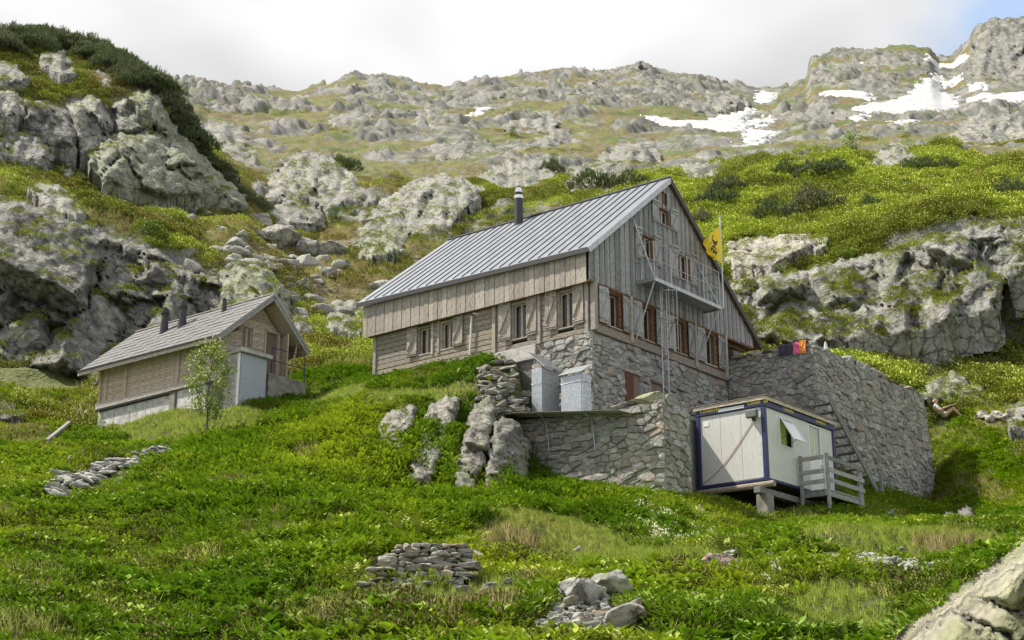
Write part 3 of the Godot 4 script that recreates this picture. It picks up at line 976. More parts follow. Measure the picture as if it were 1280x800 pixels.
	for r in 9:
		var y0 := -0.08 + 0.202 * r
		var y1 := y0 + 0.194
		var cuts := [-10.56, -4.55, -4.39, -2.43, -2.27, -0.28]
		var spans := [[-10.56, -4.55], [-4.39, -2.43], [-2.27, -0.28]]
		for w in lw:
			if y1 > w[2] - 0.04 and y0 < w[3] + 0.04:
				var next := []
				for s in spans:
					if w[0] > s[0] and w[1] < s[1]:
						next.append([s[0], w[0]]); next.append([w[1], s[1]])
					else: next.append(s)
				spans = next
		for s in spans:
			slab("log", hut, any("log_z"), Vector3(-0.045 + rng.randf_range(-0.008, 0.008), y0, s[0]), Vector3(0.06, y1, s[1]), 0.03)
	slab("mullion_post", hut, any("weathered_y"), Vector3(-0.09, 0.45, -7.62), Vector3(0.02, 1.72, -7.52))
	slab("mullion_post", hut, any("weathered_y"), Vector3(-0.09, 0.45, -7.30), Vector3(0.02, 1.72, -7.20))
	for s in [[-8.36, 0.54, 0.50, 1.18, -1, 4.0], [-6.50, 0.54, 0.52, 1.18, 1, 3.0], [-3.66, 0.30, 0.52, 1.46, -1, 10.0], [-2.92, 0.30, 0.50, 1.46, 1, 4.0], [-1.52, 0.30, 0.50, 1.46, -1, 6.0], [-0.80, 0.30, 0.50, 1.44, 1, 4.0]]:
		# seen from outside, x runs towards +z
		var o := facing(-0.075, s[1], s[0], -PI / 2)
		if s[4] > 0: o = o * Transform3D(Basis(Vector3.UP, deg_to_rad(-s[5])), Vector3.ZERO)
		else: o = o * Transform3D(Basis(Vector3.UP, deg_to_rad(s[5])), Vector3.ZERO) * move(-s[2], 0, 0)
		shutter(hut, o, s[2], s[3], "weathered")
	slab("foundation", hut, mats.pale_concrete, Vector3(-0.10, -0.62, -11.05), Vector3(0.4, -0.085, -2.5), 0.02)
	st = start()
	add_tube(st, PackedVector3Array([Vector3(-0.02, 1.62, -5.28), Vector3(-0.14, 1.66, -5.42), Vector3(-0.15, 1.55, -5.5), Vector3(-0.15, 0.42, -5.55), Vector3(-0.10, 0.22, -5.62), Vector3(-0.10, -0.35, -5.64)]), PackedFloat32Array([0.04]), 10)
	part("drain_pipe", st.commit(), mats.white_plastic, hut)
	# ---- roof
	var roof := frame("roof", hut)
	var z0 := 0.24
	var z1 := -11.34
	st = start()
	prism(st, PackedVector3Array([left_roof(0, z0), left_roof(1, z0), right_roof(1, z0), right_roof(1, z0) - Vector3(0.10, 0.2, 0), right_roof(0, z0) - Vector3(0, 0.24, 0), left_roof(0, z0) - Vector3(-0.10, 0.2, 0)]), Vector3(0, 0, -0.001))
	st = start()
	for q in [[0.0, 1.0]]:
		var a := left_roof(0, z0); var b := left_roof(1, z0); var c := left_roof(1, z1); var d := left_roof(0, z1)
		var e := right_roof(1, z0); var f := right_roof(1, z1)
		var dn := Vector3(0, -0.19, 0)
		quad(st, a, b, c, d, Vector3(-1, 1, 0)); quad(st, b, e, f, c, Vector3(1, 1, 0))
		quad(st, a + dn, b + dn, c + dn, d + dn, Vector3(1, -1, 0)); quad(st, b + dn, e + dn, f + dn, c + dn, Vector3(-1, -1, 0))
		quad(st, a, b, b + dn, a + dn, Vector3(0, 0, 1)); quad(st, b, e, e + dn, b + dn, Vector3(0, 0, 1))
		quad(st, d, c, c + dn, d + dn, Vector3(0, 0, -1)); quad(st, c, f, f + dn, c + dn, Vector3(0, 0, -1))
		quad(st, a, d, d + dn, a + dn, Vector3(-1, 0, 0)); quad(st, e, f, f + dn, e + dn, Vector3(1, 0, 0))
	part("deck", st.commit(), mats.brown_z[1], roof)
	var np := 25
	for k in np:
		var za := lerpf(z0 - 0.02, z1 + 0.02, k / float(np))
		var zb := lerpf(z0 - 0.02, z1 + 0.02, (k + 1) / float(np))
		st = start()
		var up := Vector3(-0.011, 0.014, 0)
		quad(st, left_roof(-0.008, za) + up, left_roof(0.998, za) + up, left_roof(0.998, zb) + up, left_roof(-0.008, zb) + up, Vector3(-1, 1, 0))
		quad(st, left_roof(-0.008, za) + up, left_roof(-0.008, zb) + up, left_roof(-0.008, zb) - up * 0.3, left_roof(-0.008, za) - up * 0.3, Vector3(-1, 0, 0))
		part("sheet", st.commit(), mats.zinc, roof)
		if k > 0:
			st = start()
			add_bar(st, left_roof(0.004, za) + up * 2.0, left_roof(0.992, za) + up * 2.0, 0.018, 0.036)
			part("seam", st.commit(), mats.seam, roof)
	for k in 12:
		var za := lerpf(z0 - 0.02, z1 + 0.02, k / 12.0)
		var zb := lerpf(z0 - 0.02, z1 + 0.02, (k + 1) / 12.0)
		st = start()
		var up := Vector3(0.011, 0.014, 0)
		quad(st, right_roof(0.002, za) + up, right_roof(1.004, za) + up, right_roof(1.004, zb) + up, right_roof(0.002, zb) + up, Vector3(1, 1, 0))
		part("sheet", st.commit(), mats.zinc, roof)
	st = start()
	add_bar(st, Vector3(4.97, 7.33, z0 + 0.01), Vector3(4.97, 7.45, z1), 0.16, 0.05)
	part("ridge_cap", st.commit(), mats.seam, roof)
	st = start()
	add_bar(st, left_roof(-0.012, z0 + 0.012) - Vector3(0.0, 0.10, 0.0), left_roof(1.0, z0 + 0.012) - Vector3(0, 0.10, 0), 0.03, 0.20)
	part("verge_trim", st.commit(), mats.steel, roof)
	st = start()
	add_bar(st, right_roof(0.0, z0 + 0.012) - Vector3(0.0, 0.11, 0.0), right_roof(1.006, z0 + 0.012) - Vector3(0, 0.11, 0), 0.03, 0.21)
	part("verge_trim", st.commit(), mats.dark_metal, roof)
	st = start()
	add_bar(st, left_roof(-0.004, z0) - Vector3(0.03, 0.095, 0.0), left_roof(-0.004, z1) - Vector3(0.03, 0.095, 0), 0.03, 0.19)
	part("eaves_fascia", st.commit(), mats.dark_metal, roof)
	# chimney
	var ch := frame("chimney", hut, move(4.52, 0, -7.02))
	for q in [["flue", 6.85, 8.12, 0.185, 0.185, mats.dark_metal], ["collar", 8.12, 8.26, 0.195, 0.195, mats.chrome], ["neck", 8.26, 8.42, 0.13, 0.13, mats.dark_metal], ["cowl", 8.40, 8.62, 0.165, 0.125, mats.chrome], ["cap", 8.62, 8.70, 0.15, 0.05, mats.dark_metal]]:
		st = start()
		add_tube(st, PackedVector3Array([Vector3(0, q[1], 0), Vector3(0, q[2], 0)]), PackedFloat32Array([q[3], q[4]]), 20)
		part(q[0], st.commit(), q[5], ch)
	# balcony with its fire ladder
	var bal := frame("balcony", hut)
	slab("floor_plate", bal, mats.steel, Vector3(2.62, 2.36, 0.14), Vector3(7.16, 2.42, 0.92))
	slab("edge_channel", bal, mats.steel, Vector3(2.60, 2.30, 0.92), Vector3(7.18, 2.45, 0.95))
	slab("edge_channel", bal, mats.steel, Vector3(2.58, 2.30, 0.14), Vector3(2.615, 2.45, 0.948))
	slab("edge_channel", bal, mats.steel, Vector3(7.165, 2.30, 0.14), Vector3(7.20, 2.45, 0.948))
	for x in [2.64, 3.76, 4.88, 6.00, 7.14]: part("baluster", tube(Vector3(x, 2.4, 0.90), Vector3(x, 3.84, 0.90), 0.022), mats.steel, bal)
	for y in [3.84, 3.14]:
		part("rail", tube(Vector3(2.64, y, 0.90), Vector3(7.14, y, 0.90), 0.019), mats.steel, bal)
		part("rail", tube(Vector3(2.64, y, 0.90), Vector3(2.64, y, 0.12), 0.019), mats.steel, bal)
		part("rail", tube(Vector3(7.14, y, 0.90), Vector3(7.14, y, 0.12), 0.019), mats.steel, bal)
	part("stay", tube(Vector3(2.48, 4.88, 0.12), Vector3(2.66, 2.44, 0.88), 0.03), mats.steel, bal)
	part("stay", tube(Vector3(6.95, 4.15, 0.12), Vector3(7.12, 2.44, 0.88), 0.03), mats.steel, bal)
	part("strut", tube(Vector3(2.45, 0.15, 0.14), Vector3(2.68, 2.34, 0.88), 0.026), mats.steel, bal)
	part("strut", tube(Vector3(6.98, 0.75, 0.14), Vector3(7.10, 2.34, 0.88), 0.026), mats.steel, bal)
	var lad := frame("ladder", hut)
	for x in [3.42, 3.80]: part("stile", tube(Vector3(x, -1.95, 0.62), Vector3(x, 2.36, 0.62), 0.024), mats.steel, lad)
	for k in 15: part("rung", tube(Vector3(3.42, -1.75 + 0.28 * k, 0.62), Vector3(3.80, -1.75 + 0.28 * k, 0.62), 0.012, 6), mats.steel, lad)
	for y in [2.1, 1.05, -0.1]:
		st = start()
		var loop := PackedVector3Array()
		for k in 17:
			var a := lerpf(-0.2, PI + 0.2, k / 16.0)
			loop.append(Vector3(3.61 + 0.37 * cos(a), y, 0.68 + 0.52 * sin(a)))
		add_tube(st, loop, PackedFloat32Array([0.018]), 6)
		part("hoop", st.commit(), mats.steel, lad)
	for a in [0.25, 0.75, PI / 2, PI - 0.75, PI - 0.25]: part("cage_bar", tube(Vector3(3.61 + 0.37 * cos(a), -0.1, 0.68 + 0.52 * sin(a)), Vector3(3.61 + 0.37 * cos(a), 2.3, 0.68 + 0.52 * sin(a)), 0.011, 6), mats.steel, lad)
	print("hut ", Time.get_ticks_msec())

func flag() -> void:
	var t := thing("flagpole", "white flagpole with a slack yellow and brown flag at the balcony corner", "flagpole", in_site(7.30, 2.4, 0.97))
	part("pole", tube(Vector3.ZERO, Vector3(0.02, 3.80, 0), 0.026, 10), mats.white_plastic, t)
	var st := start()
	add_tube(st, PackedVector3Array([Vector3(0.02, 3.80, 0), Vector3(0.02, 3.84, 0)]), PackedFloat32Array([0.045, 0.03]), 10)
	part("finial", st.commit(), mats.steel, t)
	# the cloth hangs in folds from the pole
	var im := Image.create(96, 96, false, Image.FORMAT_RGB8)
	var yel := lin(0.80, 0.60, 0.04)
	var dark := lin(0.075, 0.05, 0.03)
	var nz := noise_of(FastNoiseLite.TYPE_SIMPLEX_SMOOTH, 0.055, 5, 3)
	for y in 96:
		for x in 96:
			var d := Vector2((x - 50) / 42.0, (y - 48) / 44.0).length() + nz.get_noise_2d(x, y) * 0.75
			im.set_pixel(x, y, dark if d < 0.5 else yel)
	var fm := mat("flag_cloth", Color(1, 1, 1), 0.8)
	fm.albedo_texture = tex(im)
	fm.cull_mode = BaseMaterial3D.CULL_DISABLED
	fm.backlight_enabled = true
	fm.backlight = Color(0.35, 0.32, 0.2)
	st = start()
	var g := func(u: float, v: float) -> Vector3:
		var top := Vector3(-1.30 * u, 3.42 - 0.98 * u, 0.0)
		var low := Vector3(-0.62 * u, 1.86 + 0.02 * u, 0.0)
		var p := top.lerp(low, v)
		p.z = 0.13 * sin(u * 9.0 + v * 4.0) * u + 0.05 * sin(v * 11.0 + u * 3.0) * u
		return p
	var nu := 22
	for i in nu:
		for j in nu:
			var c := [Vector2(i, j) / nu, Vector2(i + 1, j) / nu, Vector2(i + 1, j + 1) / nu, Vector2(i, j + 1) / nu]
			for k in [0, 1, 2, 0, 2, 3]:
				st.set_uv(c[k]); st.set_smooth_group(0)
				st.add_vertex(g.call(c[k].x, c[k].y))
	st.index()
	st.generate_normals()
	part("flag", st.commit(), fm, t)

# ---------------------------------------------------------------- walls, container, cabinets, small hut
func stone_walls() -> void:
	# terrace bastion to the right of the hut
	var b := thing("terrace_bastion", "tall rough stone retaining wall of the terrace beside the hut gable", "stone wall", site)
	var st := start()
	# battered body
	var lo := -5.6
	prism(st, PackedVector3Array([Vector3(9.05, lo, 3.95), Vector3(18.95, lo, 3.95), Vector3(18.6, 0.72, 3.72), Vector3(14.8, 0.62, 3.72), Vector3(11.2, 0.78, 3.72), Vector3(9.05, 0.80, 3.72)]), Vector3(0, 0, -5.2))
	part("mortar", st.commit(), mats.mortar, b)
	masonry(b, facing(0, 0, 3.84, 0.0) * Transform3D(Basis(Vector3.RIGHT, -0.028), Vector3.ZERO), PackedVector2Array([Vector2(9.0, -5.0), Vector2(18.95, -5.0), Vector2(18.65, 0.70), Vector2(14.8, 0.60), Vector2(11.2, 0.75), Vector2(9.0, 0.78)]), Vector2(0.36, 0.19), 911, [], 0.06, 0.2, 0.004, 230)
	masonry(b, facing(9.06, 0, 0, -PI / 2), PackedVector2Array([Vector2(0.0, -3.4), Vector2(3.86, -3.4), Vector2(3.80, 0.78), Vector2(0.0, 0.80)]), Vector2(0.34, 0.18), 912, [], 0.06, 0.3, 0.004, 65)
	rng.seed = 913
	# coping stones and the upright slabs of the parapet
	var x := 9.0
	while x < 18.4:
		var w := rng.randf_range(0.5, 1.0)
		var h := rng.randf_range(0.10, 0.24)
		if x > 11.6 and x < 15.2: h = 0.42
		var c := boulder_mesh(Vector3(w * 0.52, h * 0.6, 0.34), rng.randi(), 0.35, 2)
		var o := part("coping_stone", c, mats.stone, b, Transform3D(Basis(Vector3.UP, rng.randf_range(-0.1, 0.1)), Vector3(x + w * 0.5, 0.74 + h * 0.25, 3.55)))
		x += w * 0.92
	for k in 4:
		var c := boulder_mesh(Vector3(0.34, 0.36, 0.07), 40 + k, 0.12, 2, Color(0.36, 0.37, 0.36))
		part("parapet_slab", c, mats.stone, b, move(12.0 + 0.74 * k, 0.60, 3.82))
	for k in 5:
		var c := boulder_mesh(Vector3(0.3, 0.16, 0.42), 60 + k, 0.35, 2)
		part("coping_stone", c, mats.stone, b, move(9.2, 0.86, 0.5 + 0.72 * k))
	# retaining wall in front of the hut, with its higher block
	var r := thing("retaining_wall", "dry stone retaining wall under the corrugated canopy with a squared corner block", "stone wall", site)
	st = start()
	prism(st, PackedVector3Array([Vector3(-1.86, -7.4, 4.12), Vector3(-1.86, -7.4, -2.1), Vector3(-1.86, -3.3, -2.1), Vector3(-1.86, -3.75, 2.1), Vector3(-1.86, -3.62, 2.12), Vector3(-1.86, -3.52, 4.12)]), Vector3(1.36, 0, 0))
	part("mortar", st.commit(), mats.mortar, r)
	masonry(r, facing(-1.9, 0, 0, -PI / 2), PackedVector2Array([Vector2(-2.1, -6.6), Vector2(2.05, -6.8), Vector2(2.05, -3.72), Vector2(-2.1, -3.3)]), Vector2(0.38, 0.16), 921, [], 0.05, 0.2, 0.005, 150)
	masonry(r, facing(-1.93, 0, 0, -PI / 2), PackedVector2Array([Vector2(2.07, -7.2), Vector2(4.16, -7.2), Vector2(4.16, -3.66), Vector2(2.07, -3.72)]), Vector2(0.38, 0.18), 922, [], 0.07, 0.35, 0.005, 80)
	masonry(r, facing(0, 0, 4.12, 0.0), PackedVector2Array([Vector2(-1.95, -7.2), Vector2(-0.45, -7.2), Vector2(-0.5, -3.6), Vector2(-1.95, -3.6)]), Vector2(0.34, 0.18), 923, [], 0.06, 0.25, 0.005, 70)
	rng.seed = 924
	for q in [[-1.55, -3.42, 3.40, 0.42, 0.27, 0.62, Color(0.36, 0.38, 0.25)], [-1.5, -3.48, 2.35, 0.42, 0.20, 0.55, Color(0.40, 0.385, 0.35)], [-0.95, -3.42, 3.75, 0.40, 0.24, 0.36, Color(0.33, 0.34, 0.32)]]:
		part("capstone", boulder_mesh(Vector3(q[3], q[4], q[5]), rng.randi(), 0.18, 3, q[6]), mats.stone, r, move(q[0], q[1], q[2]))
	for k in 14:
		part("capstone", boulder_mesh(Vector3(rng.randf_range(0.1, 0.2), rng.randf_range(0.06, 0.12), rng.randf_range(0.12, 0.28)), rng.randi(), 0.3, 2), mats.stone, r, move(rng.randf_range(-1.7, -1.3), -3.50 - 0.06 * k / 7.0, -1.9 + 0.28 * k))
	# terrace fill behind the wall
	var f := thing("terrace_fill", "gravel terrace between the retaining wall and the hut", "terrace", site)
	slab("gravel", f, mats.mortar, Vector3(-0.45, -6.8, -0.0), Vector3(9.0, -3.42, 3.05), 0.02)
	slab("gravel", f, mats.mortar, Vector3(-1.4, -6.8, -1.9), Vector3(-0.46, -3.45, 2.0), 0.02)

func canopy() -> void:
	var t := thing("corrugated_canopy", "thin rusty corrugated sheet canopy on steel brackets over the dry stone wall", "canopy", site)
	# each bay of the wavy sheet is a piece
	for k in 4:
		var z0 := lerpf(-2.75, 2.95, k / 4.0)
		var z1 := lerpf(-2.75, 2.95, (k + 1) / 4.0) + 0.03
		var st := start()
		var n := 36
		for i in n:
			for j in 2:
				var c := []
				for q in [[i, j], [i + 1, j], [i + 1, j + 1], [i, j + 1]]:
					var z := lerpf(z0, z1, q[0] / float(n))
					var y := lerpf(-3.05, -3.82, (z + 2.75) / 5.7) + 0.016 * sin(z * 52.0) + 0.002 * (k % 2)
					var x := lerpf(-1.15, -2.72, q[1] / 2.0)
					c.append(Vector3(x, y - 0.03 * q[1], z))
				var d := Vector3(0, -0.006, 0)
				quad(st, c[0], c[1], c[2], c[3], Vector3.UP)
				quad(st, c[0] + d, c[1] + d, c[2] + d, c[3] + d, Vector3.DOWN)
				if j == 1: quad(st, c[3], c[2], c[2] + d, c[3] + d, Vector3.LEFT)
		part("sheet", st.commit(), mats.roofing, t)
	for z in [-0.45, 1.45]:
		var y := lerpf(-3.05, -3.82, (z + 2.75) / 5.7)
		var st := start()
		add_tube(st, PackedVector3Array([Vector3(-2.55, y - 0.08, z), Vector3(-2.35, y - 0.13, z), Vector3(-2.12, y - 0.4, z), Vector3(-1.99, y - 0.95, z), Vector3(-1.97, y - 1.25, z)]), PackedFloat32Array([0.03]), 8)
		part("bracket", st.commit(), mats.steel, t)
	part("batten", bar(Vector3(-2.55, -3.11, -2.7), Vector3(-2.55, -3.88, 2.9), 0.05, 0.06), any("silver_z"), t)
	part("batten", bar(Vector3(-2.0, -3.11, -2.7), Vector3(-2.0, -3.88, 2.9), 0.05, 0.06), any("silver_z"), t)

func cabinets() -> void:
	for q in [["galvanised steel cabinet with a raised lid against the rubble bank", -1.22, -0.22, -1.78, -1.32, -3.4, -1.40, 0], ["galvanised steel cabinet with a raised lid at the hut corner", -1.22, -0.72, -0.50, 0.43, -3.4, -1.90, 1]]:
		var t := thing("metal_cabinet", q[0], "cabinet", site, "steel cabinets on the terrace")
		slab("body", t, mats.galvanised, Vector3(q[1], q[5], q[3]), Vector3(q[2], q[6], q[4]), 0.012)
		var m: Material = mats.galvanised
		if q[7] == 0:
			slab("door", t, m, Vector3(q[1] + 0.04, q[5] + 0.1, q[4]), Vector3(q[2] - 0.04, q[6] - 0.05, q[4] + 0.014), 0.004)
			slab("edge_strip", t, m, Vector3(q[1] - 0.012, q[5], q[4] - 0.04), Vector3(q[1], q[6], q[4] + 0.004), 0.002)
			part("lid", bar(Vector3(-0.72, q[6] + 0.02, q[4] + 0.14), Vector3(-0.72, q[6] + 0.66, q[3] - 0.16), 1.1, 0.03), m, t)
			for x in [-1.1, -0.35]: part("prop", tube(Vector3(x, q[6], q[3] + 0.06), Vector3(x, q[6] + 0.5, q[3] + 0.02), 0.014), mats.steel, t)
			slab("handle", t, mats.steel, Vector3(-0.74, q[6] - 0.16, q[4] + 0.015), Vector3(-0.60, q[6] - 0.13, q[4] + 0.04), 0.004)
		else:
			slab("door", t, m, Vector3(q[1] - 0.014, q[5] + 0.1, q[3] + 0.03), Vector3(q[1], q[6] - 0.05, q[4] - 0.05), 0.004)
			part("lid", bar(Vector3(q[1] - 0.10, q[6] + 0.03, -0.03), Vector3(q[2] + 0.06, q[6] + 0.42, -0.03), 1.0, 0.03), m, t)
			for z in [q[3] + 0.06, q[4] - 0.05]: part("prop", tube(Vector3(q[2] - 0.05, q[6], z), Vector3(q[2] - 0.05, q[6] + 0.34, z), 0.014), mats.steel, t)
			slab("edge_strip", t, m, Vector3(q[1] - 0.004, q[5], q[4]), Vector3(q[1] + 0.04, q[6], q[4] + 0.012), 0.002)
		st_wire(t, q)

func st_wire(t: Node, q: Array) -> void:
	var y: float = q[6] - (0.55 if q[7] == 0 else 0.28)
	var a := 0.012
	var st := start()
	add_tube(st, PackedVector3Array([Vector3(q[1] - a - 0.01, y, q[3]), Vector3(q[1] - a - 0.01, y - 0.01, q[4] + a + 0.01), Vector3(q[2], y + 0.01, q[4] + a + 0.01)]), PackedFloat32Array([0.008]), 6)
	part("wire", st.commit(), mats.steel, t)

func container() -> void:
	var t := thing("office_container", "pale office container with blue corner posts and yellow lettering on stilts", "container", in_site(1.40, -5.87, 5.86))
	var L := 4.86
	var D := 2.65
	var H := 2.66
	slab("core", t, mats.dark_inside, Vector3(0.10, 0.06, -D + 0.1), Vector3(L - 0.1, H - 0.1, -0.30))
	# the side that looks at the slope: three panels
	for k in 3:
		var za := lerpf(-D + 0.15, -0.15, k / 3.0)
		var zb := lerpf(-D + 0.15, -0.15, (k + 1) / 3.0)
		slab("panel", t, mats.panel, Vector3(0.05, 0.12, za + 0.003), Vector3(0.10, H - 0.2, zb - 0.003), 0.006)
	# the long side: panels round the window and the door
	for q in [[0.15, 1.02, 0.1, H - 0.2], [1.02, 1.92, 0.1, 1.32], [1.02, 1.92, 2.32, H - 0.2], [1.92, 3.0, 0.1, H - 0.2], [3.92, L - 0.15, 0.1, H - 0.2]]:
		slab("panel", t, mats.panel, Vector3(q[0] + 0.002, q[2], -0.10), Vector3(q[1] - 0.002, q[3], -0.05), 0.006)
	for p in [[0.0, 0.0], [0.0, -D + 0.15], [L - 0.15, 0.0], [L - 0.15, -D + 0.15]]:
		slab("corner_post", t, mats.blue_paint, Vector3(p[0], 0.0, p[1] - 0.15), Vector3(p[0] + 0.15, H - 0.19, p[1]), 0.012)
	for z in [0.0, -D + 0.14]:
		slab("top_rail", t, mats.blue_paint, Vector3(-0.012, H - 0.19, z - 0.14), Vector3(L + 0.012, H, z + 0.012), 0.012)
		slab("bottom_rail", t, mats.blue_paint, Vector3(0.15, 0.0, z - 0.14), Vector3(L - 0.15, 0.10, z - 0.01), 0.012)
	for x in [0.0, L - 0.14]:
		slab("top_rail", t, mats.blue_paint, Vector3(x - 0.008, H - 0.188, -D + 0.14), Vector3(x + 0.14, H - 0.002, -0.14), 0.012)
		slab("bottom_rail", t, mats.blue_paint, Vector3(x + 0.01, 0.0, -D + 0.15), Vector3(x + 0.13, 0.10, -0.15), 0.012)
	# roof boards and roofing felt
	slab("roof_board", t, mats.fresh_z[2], Vector3(-0.06, H + 0.002, -D - 0.05), Vector3(-0.03, H + 0.13, 0.05))
	slab("roof_board", t, mats.fresh_x[2], Vector3(-0.06, H + 0.002, 0.052), Vector3(L + 0.06, H + 0.13, 0.08))
	slab("roof", t, mats.roofing, Vector3(-0.09, H + 0.132, -D - 0.08), Vector3(L + 0.09, H + 0.155, 0.11), 0.008)
	# lettering on the top rail
	var f := SystemFont.new()
	f.font_names = PackedStringArray(["Droid Sans"])
	f.font_weight = 700
	for q in [[-D + 0.2, 0.14], [-0.62, 0.12]]:
		part("lettering", lettering("Condecta", f, 0.17), mats.yellow_print, t, facing(-0.0095, H - 0.145, q[0], -PI / 2))
	slab("label_strip", t, mats.panel_white, Vector3(-0.0105, H - 0.15, -1.75), Vector3(-0.009, H - 0.05, -0.75), 0.0002)
	for x in [1.25, 3.5]:
		part("lettering", lettering("Condecta", f, 0.15), mats.yellow_print, t, facing(x, H - 0.14, 0.0135, 0.0))
	# top-hung window, open
	var w := frame("window", t)
	for e in [[1.02, 1.06, 1.32, 2.32], [1.88, 1.92, 1.32, 2.32], [1.06, 1.88, 1.32, 1.36], [1.06, 1.88, 2.28, 2.32]]:
		slab("frame", w, mats.panel_white, Vector3(e[0], e[2], -0.11), Vector3(e[1], e[3], -0.035), 0.005)
	slab("curtain", w, mats.curtain, Vector3(1.06, 1.36, -0.20), Vector3(1.70, 2.28, -0.19), 0.002)
	slab("recess", w, mats.dark_inside, Vector3(1.06, 1.36, -0.29), Vector3(1.88, 2.28, -0.24), 0.002)
	var sash := Transform3D(Basis(Vector3.RIGHT, -0.52), Vector3(1.06, 2.30, -0.03))
	var s := frame("sash", w, sash)
	for e in [[0.0, 0.05, -0.94, 0.0], [0.77, 0.82, -0.94, 0.0], [0.05, 0.77, -0.94, -0.89], [0.05, 0.77, -0.05, 0.0]]:
		slab("sash_frame", s, mats.panel_white, Vector3(e[0], e[2], -0.02), Vector3(e[1], e[3], 0.02), 0.005)
	slab("pane", s, mats.pane_bright, Vector3(0.05, -0.89, -0.004), Vector3(0.77, -0.05, 0.004), 0.001)
	for x in [1.10, 1.84]: part("stay", tube(Vector3(x, 1.55, -0.05), Vector3(x, 1.72, 0.28), 0.008, 6), mats.dark_metal, w)
	# glazed door with a green curtain
	var d := frame("door", t)
	slab("leaf", d, mats.panel_white, Vector3(3.02, 0.10, -0.10), Vector3(3.90, 1.30, -0.055), 0.006)
	for e in [[3.02, 3.08, 1.302, 2.44], [3.84, 3.90, 1.302, 2.44], [3.08, 3.84, 2.38, 2.44]]:
		slab("frame", d, mats.panel_white, Vector3(e[0], e[2], -0.10), Vector3(e[1], e[3], -0.05), 0.005)
	for k in 8:
		slab("curtain", d, mats.curtain, Vector3(3.08 + 0.095 * k, 1.3, -0.19 + 0.02 * (k % 2)), Vector3(3.18 + 0.095 * k, 2.38, -0.175 + 0.02 * (k % 2)), 0.004)
	slab("pane", d, mats.glass_clear, Vector3(3.08, 1.302, -0.085), Vector3(3.84, 2.38, -0.080), 0.001)
	slab("handle", d, mats.steel, Vector3(3.80, 1.05, -0.05), Vector3(3.86, 1.09, 0.01), 0.004)
	# floodlight housing with its cable, and a small plate
	var fl := frame("floodlight", t)
	slab("housing", fl, mats.plastic_grey, Vector3(-0.20, 2.10, -0.62), Vector3(-0.02, 2.36, -0.20), 0.03)
	slab("mount", fl, mats.dark_metal, Vector3(-0.06, 2.02, -0.46), Vector3(0.05, 2.11, -0.36), 0.01)
	var st := start()
	var pts := PackedVector3Array()
	for k in 17:
		var u := k / 16.0
		pts.append(Vector3(0.035, lerpf(2.06, 0.10, u) - 0.30 * sin(u * PI) * (0.6 + 0.4 * u), lerpf(-0.42, -2.62, u)))
	add_tube(st, pts, PackedFloat32Array([0.009]), 6)
	part("cable", st.commit(), mats.cable, t)
	slab("plate", t, mats.panel_white, Vector3(0.036, 2.1, -2.36), Vector3(0.05, 2.24, -2.16), 0.002)
	# what carries it
	st = start()
	add_tube(st, PackedVector3Array([Vector3(0.06, -0.11, -2.75), Vector3(0.06, -0.12, 0.2)]), PackedFloat32Array([0.10, 0.105]), 12)
	part("support_log", st.commit(), any("log_z"), t)
	slab("support_beam", t, any("silver_x"), Vector3(-0.28, -0.42, -0.38), Vector3(L - 0.4, -0.225, -0.14), 0.01)
	slab("support_beam", t, any("silver_x"), Vector3(0.0, -0.42, -2.35), Vector3(L - 0.4, -0.225, -2.11), 0.01)
	slab("pillar", t, mats.concrete, Vector3(0.02, -1.9, -0.48), Vector3(0.44, -0.425, -0.06), 0.02)
	slab("pillar", t, mats.concrete, Vector3(0.02, -1.9, -2.45), Vector3(0.44, -0.425, -2.03), 0.02)
	slab("pillar", t, mats.concrete, Vector3(4.0, -1.6, -0.48), Vector3(4.4, -0.425, -0.06), 0.02)

func lettering(words: String, f: Font, h: float) -> TextMesh:
	var m := TextMesh.new()
	m.text = words
	m.font = f
	m.font_size = 32
	m.pixel_size = h / 32.0
	m.depth = 0.002
	m.horizontal_alignment = HORIZONTAL_ALIGNMENT_LEFT
	m.vertical_alignment = VERTICAL_ALIGNMENT_BOTTOM
	return m

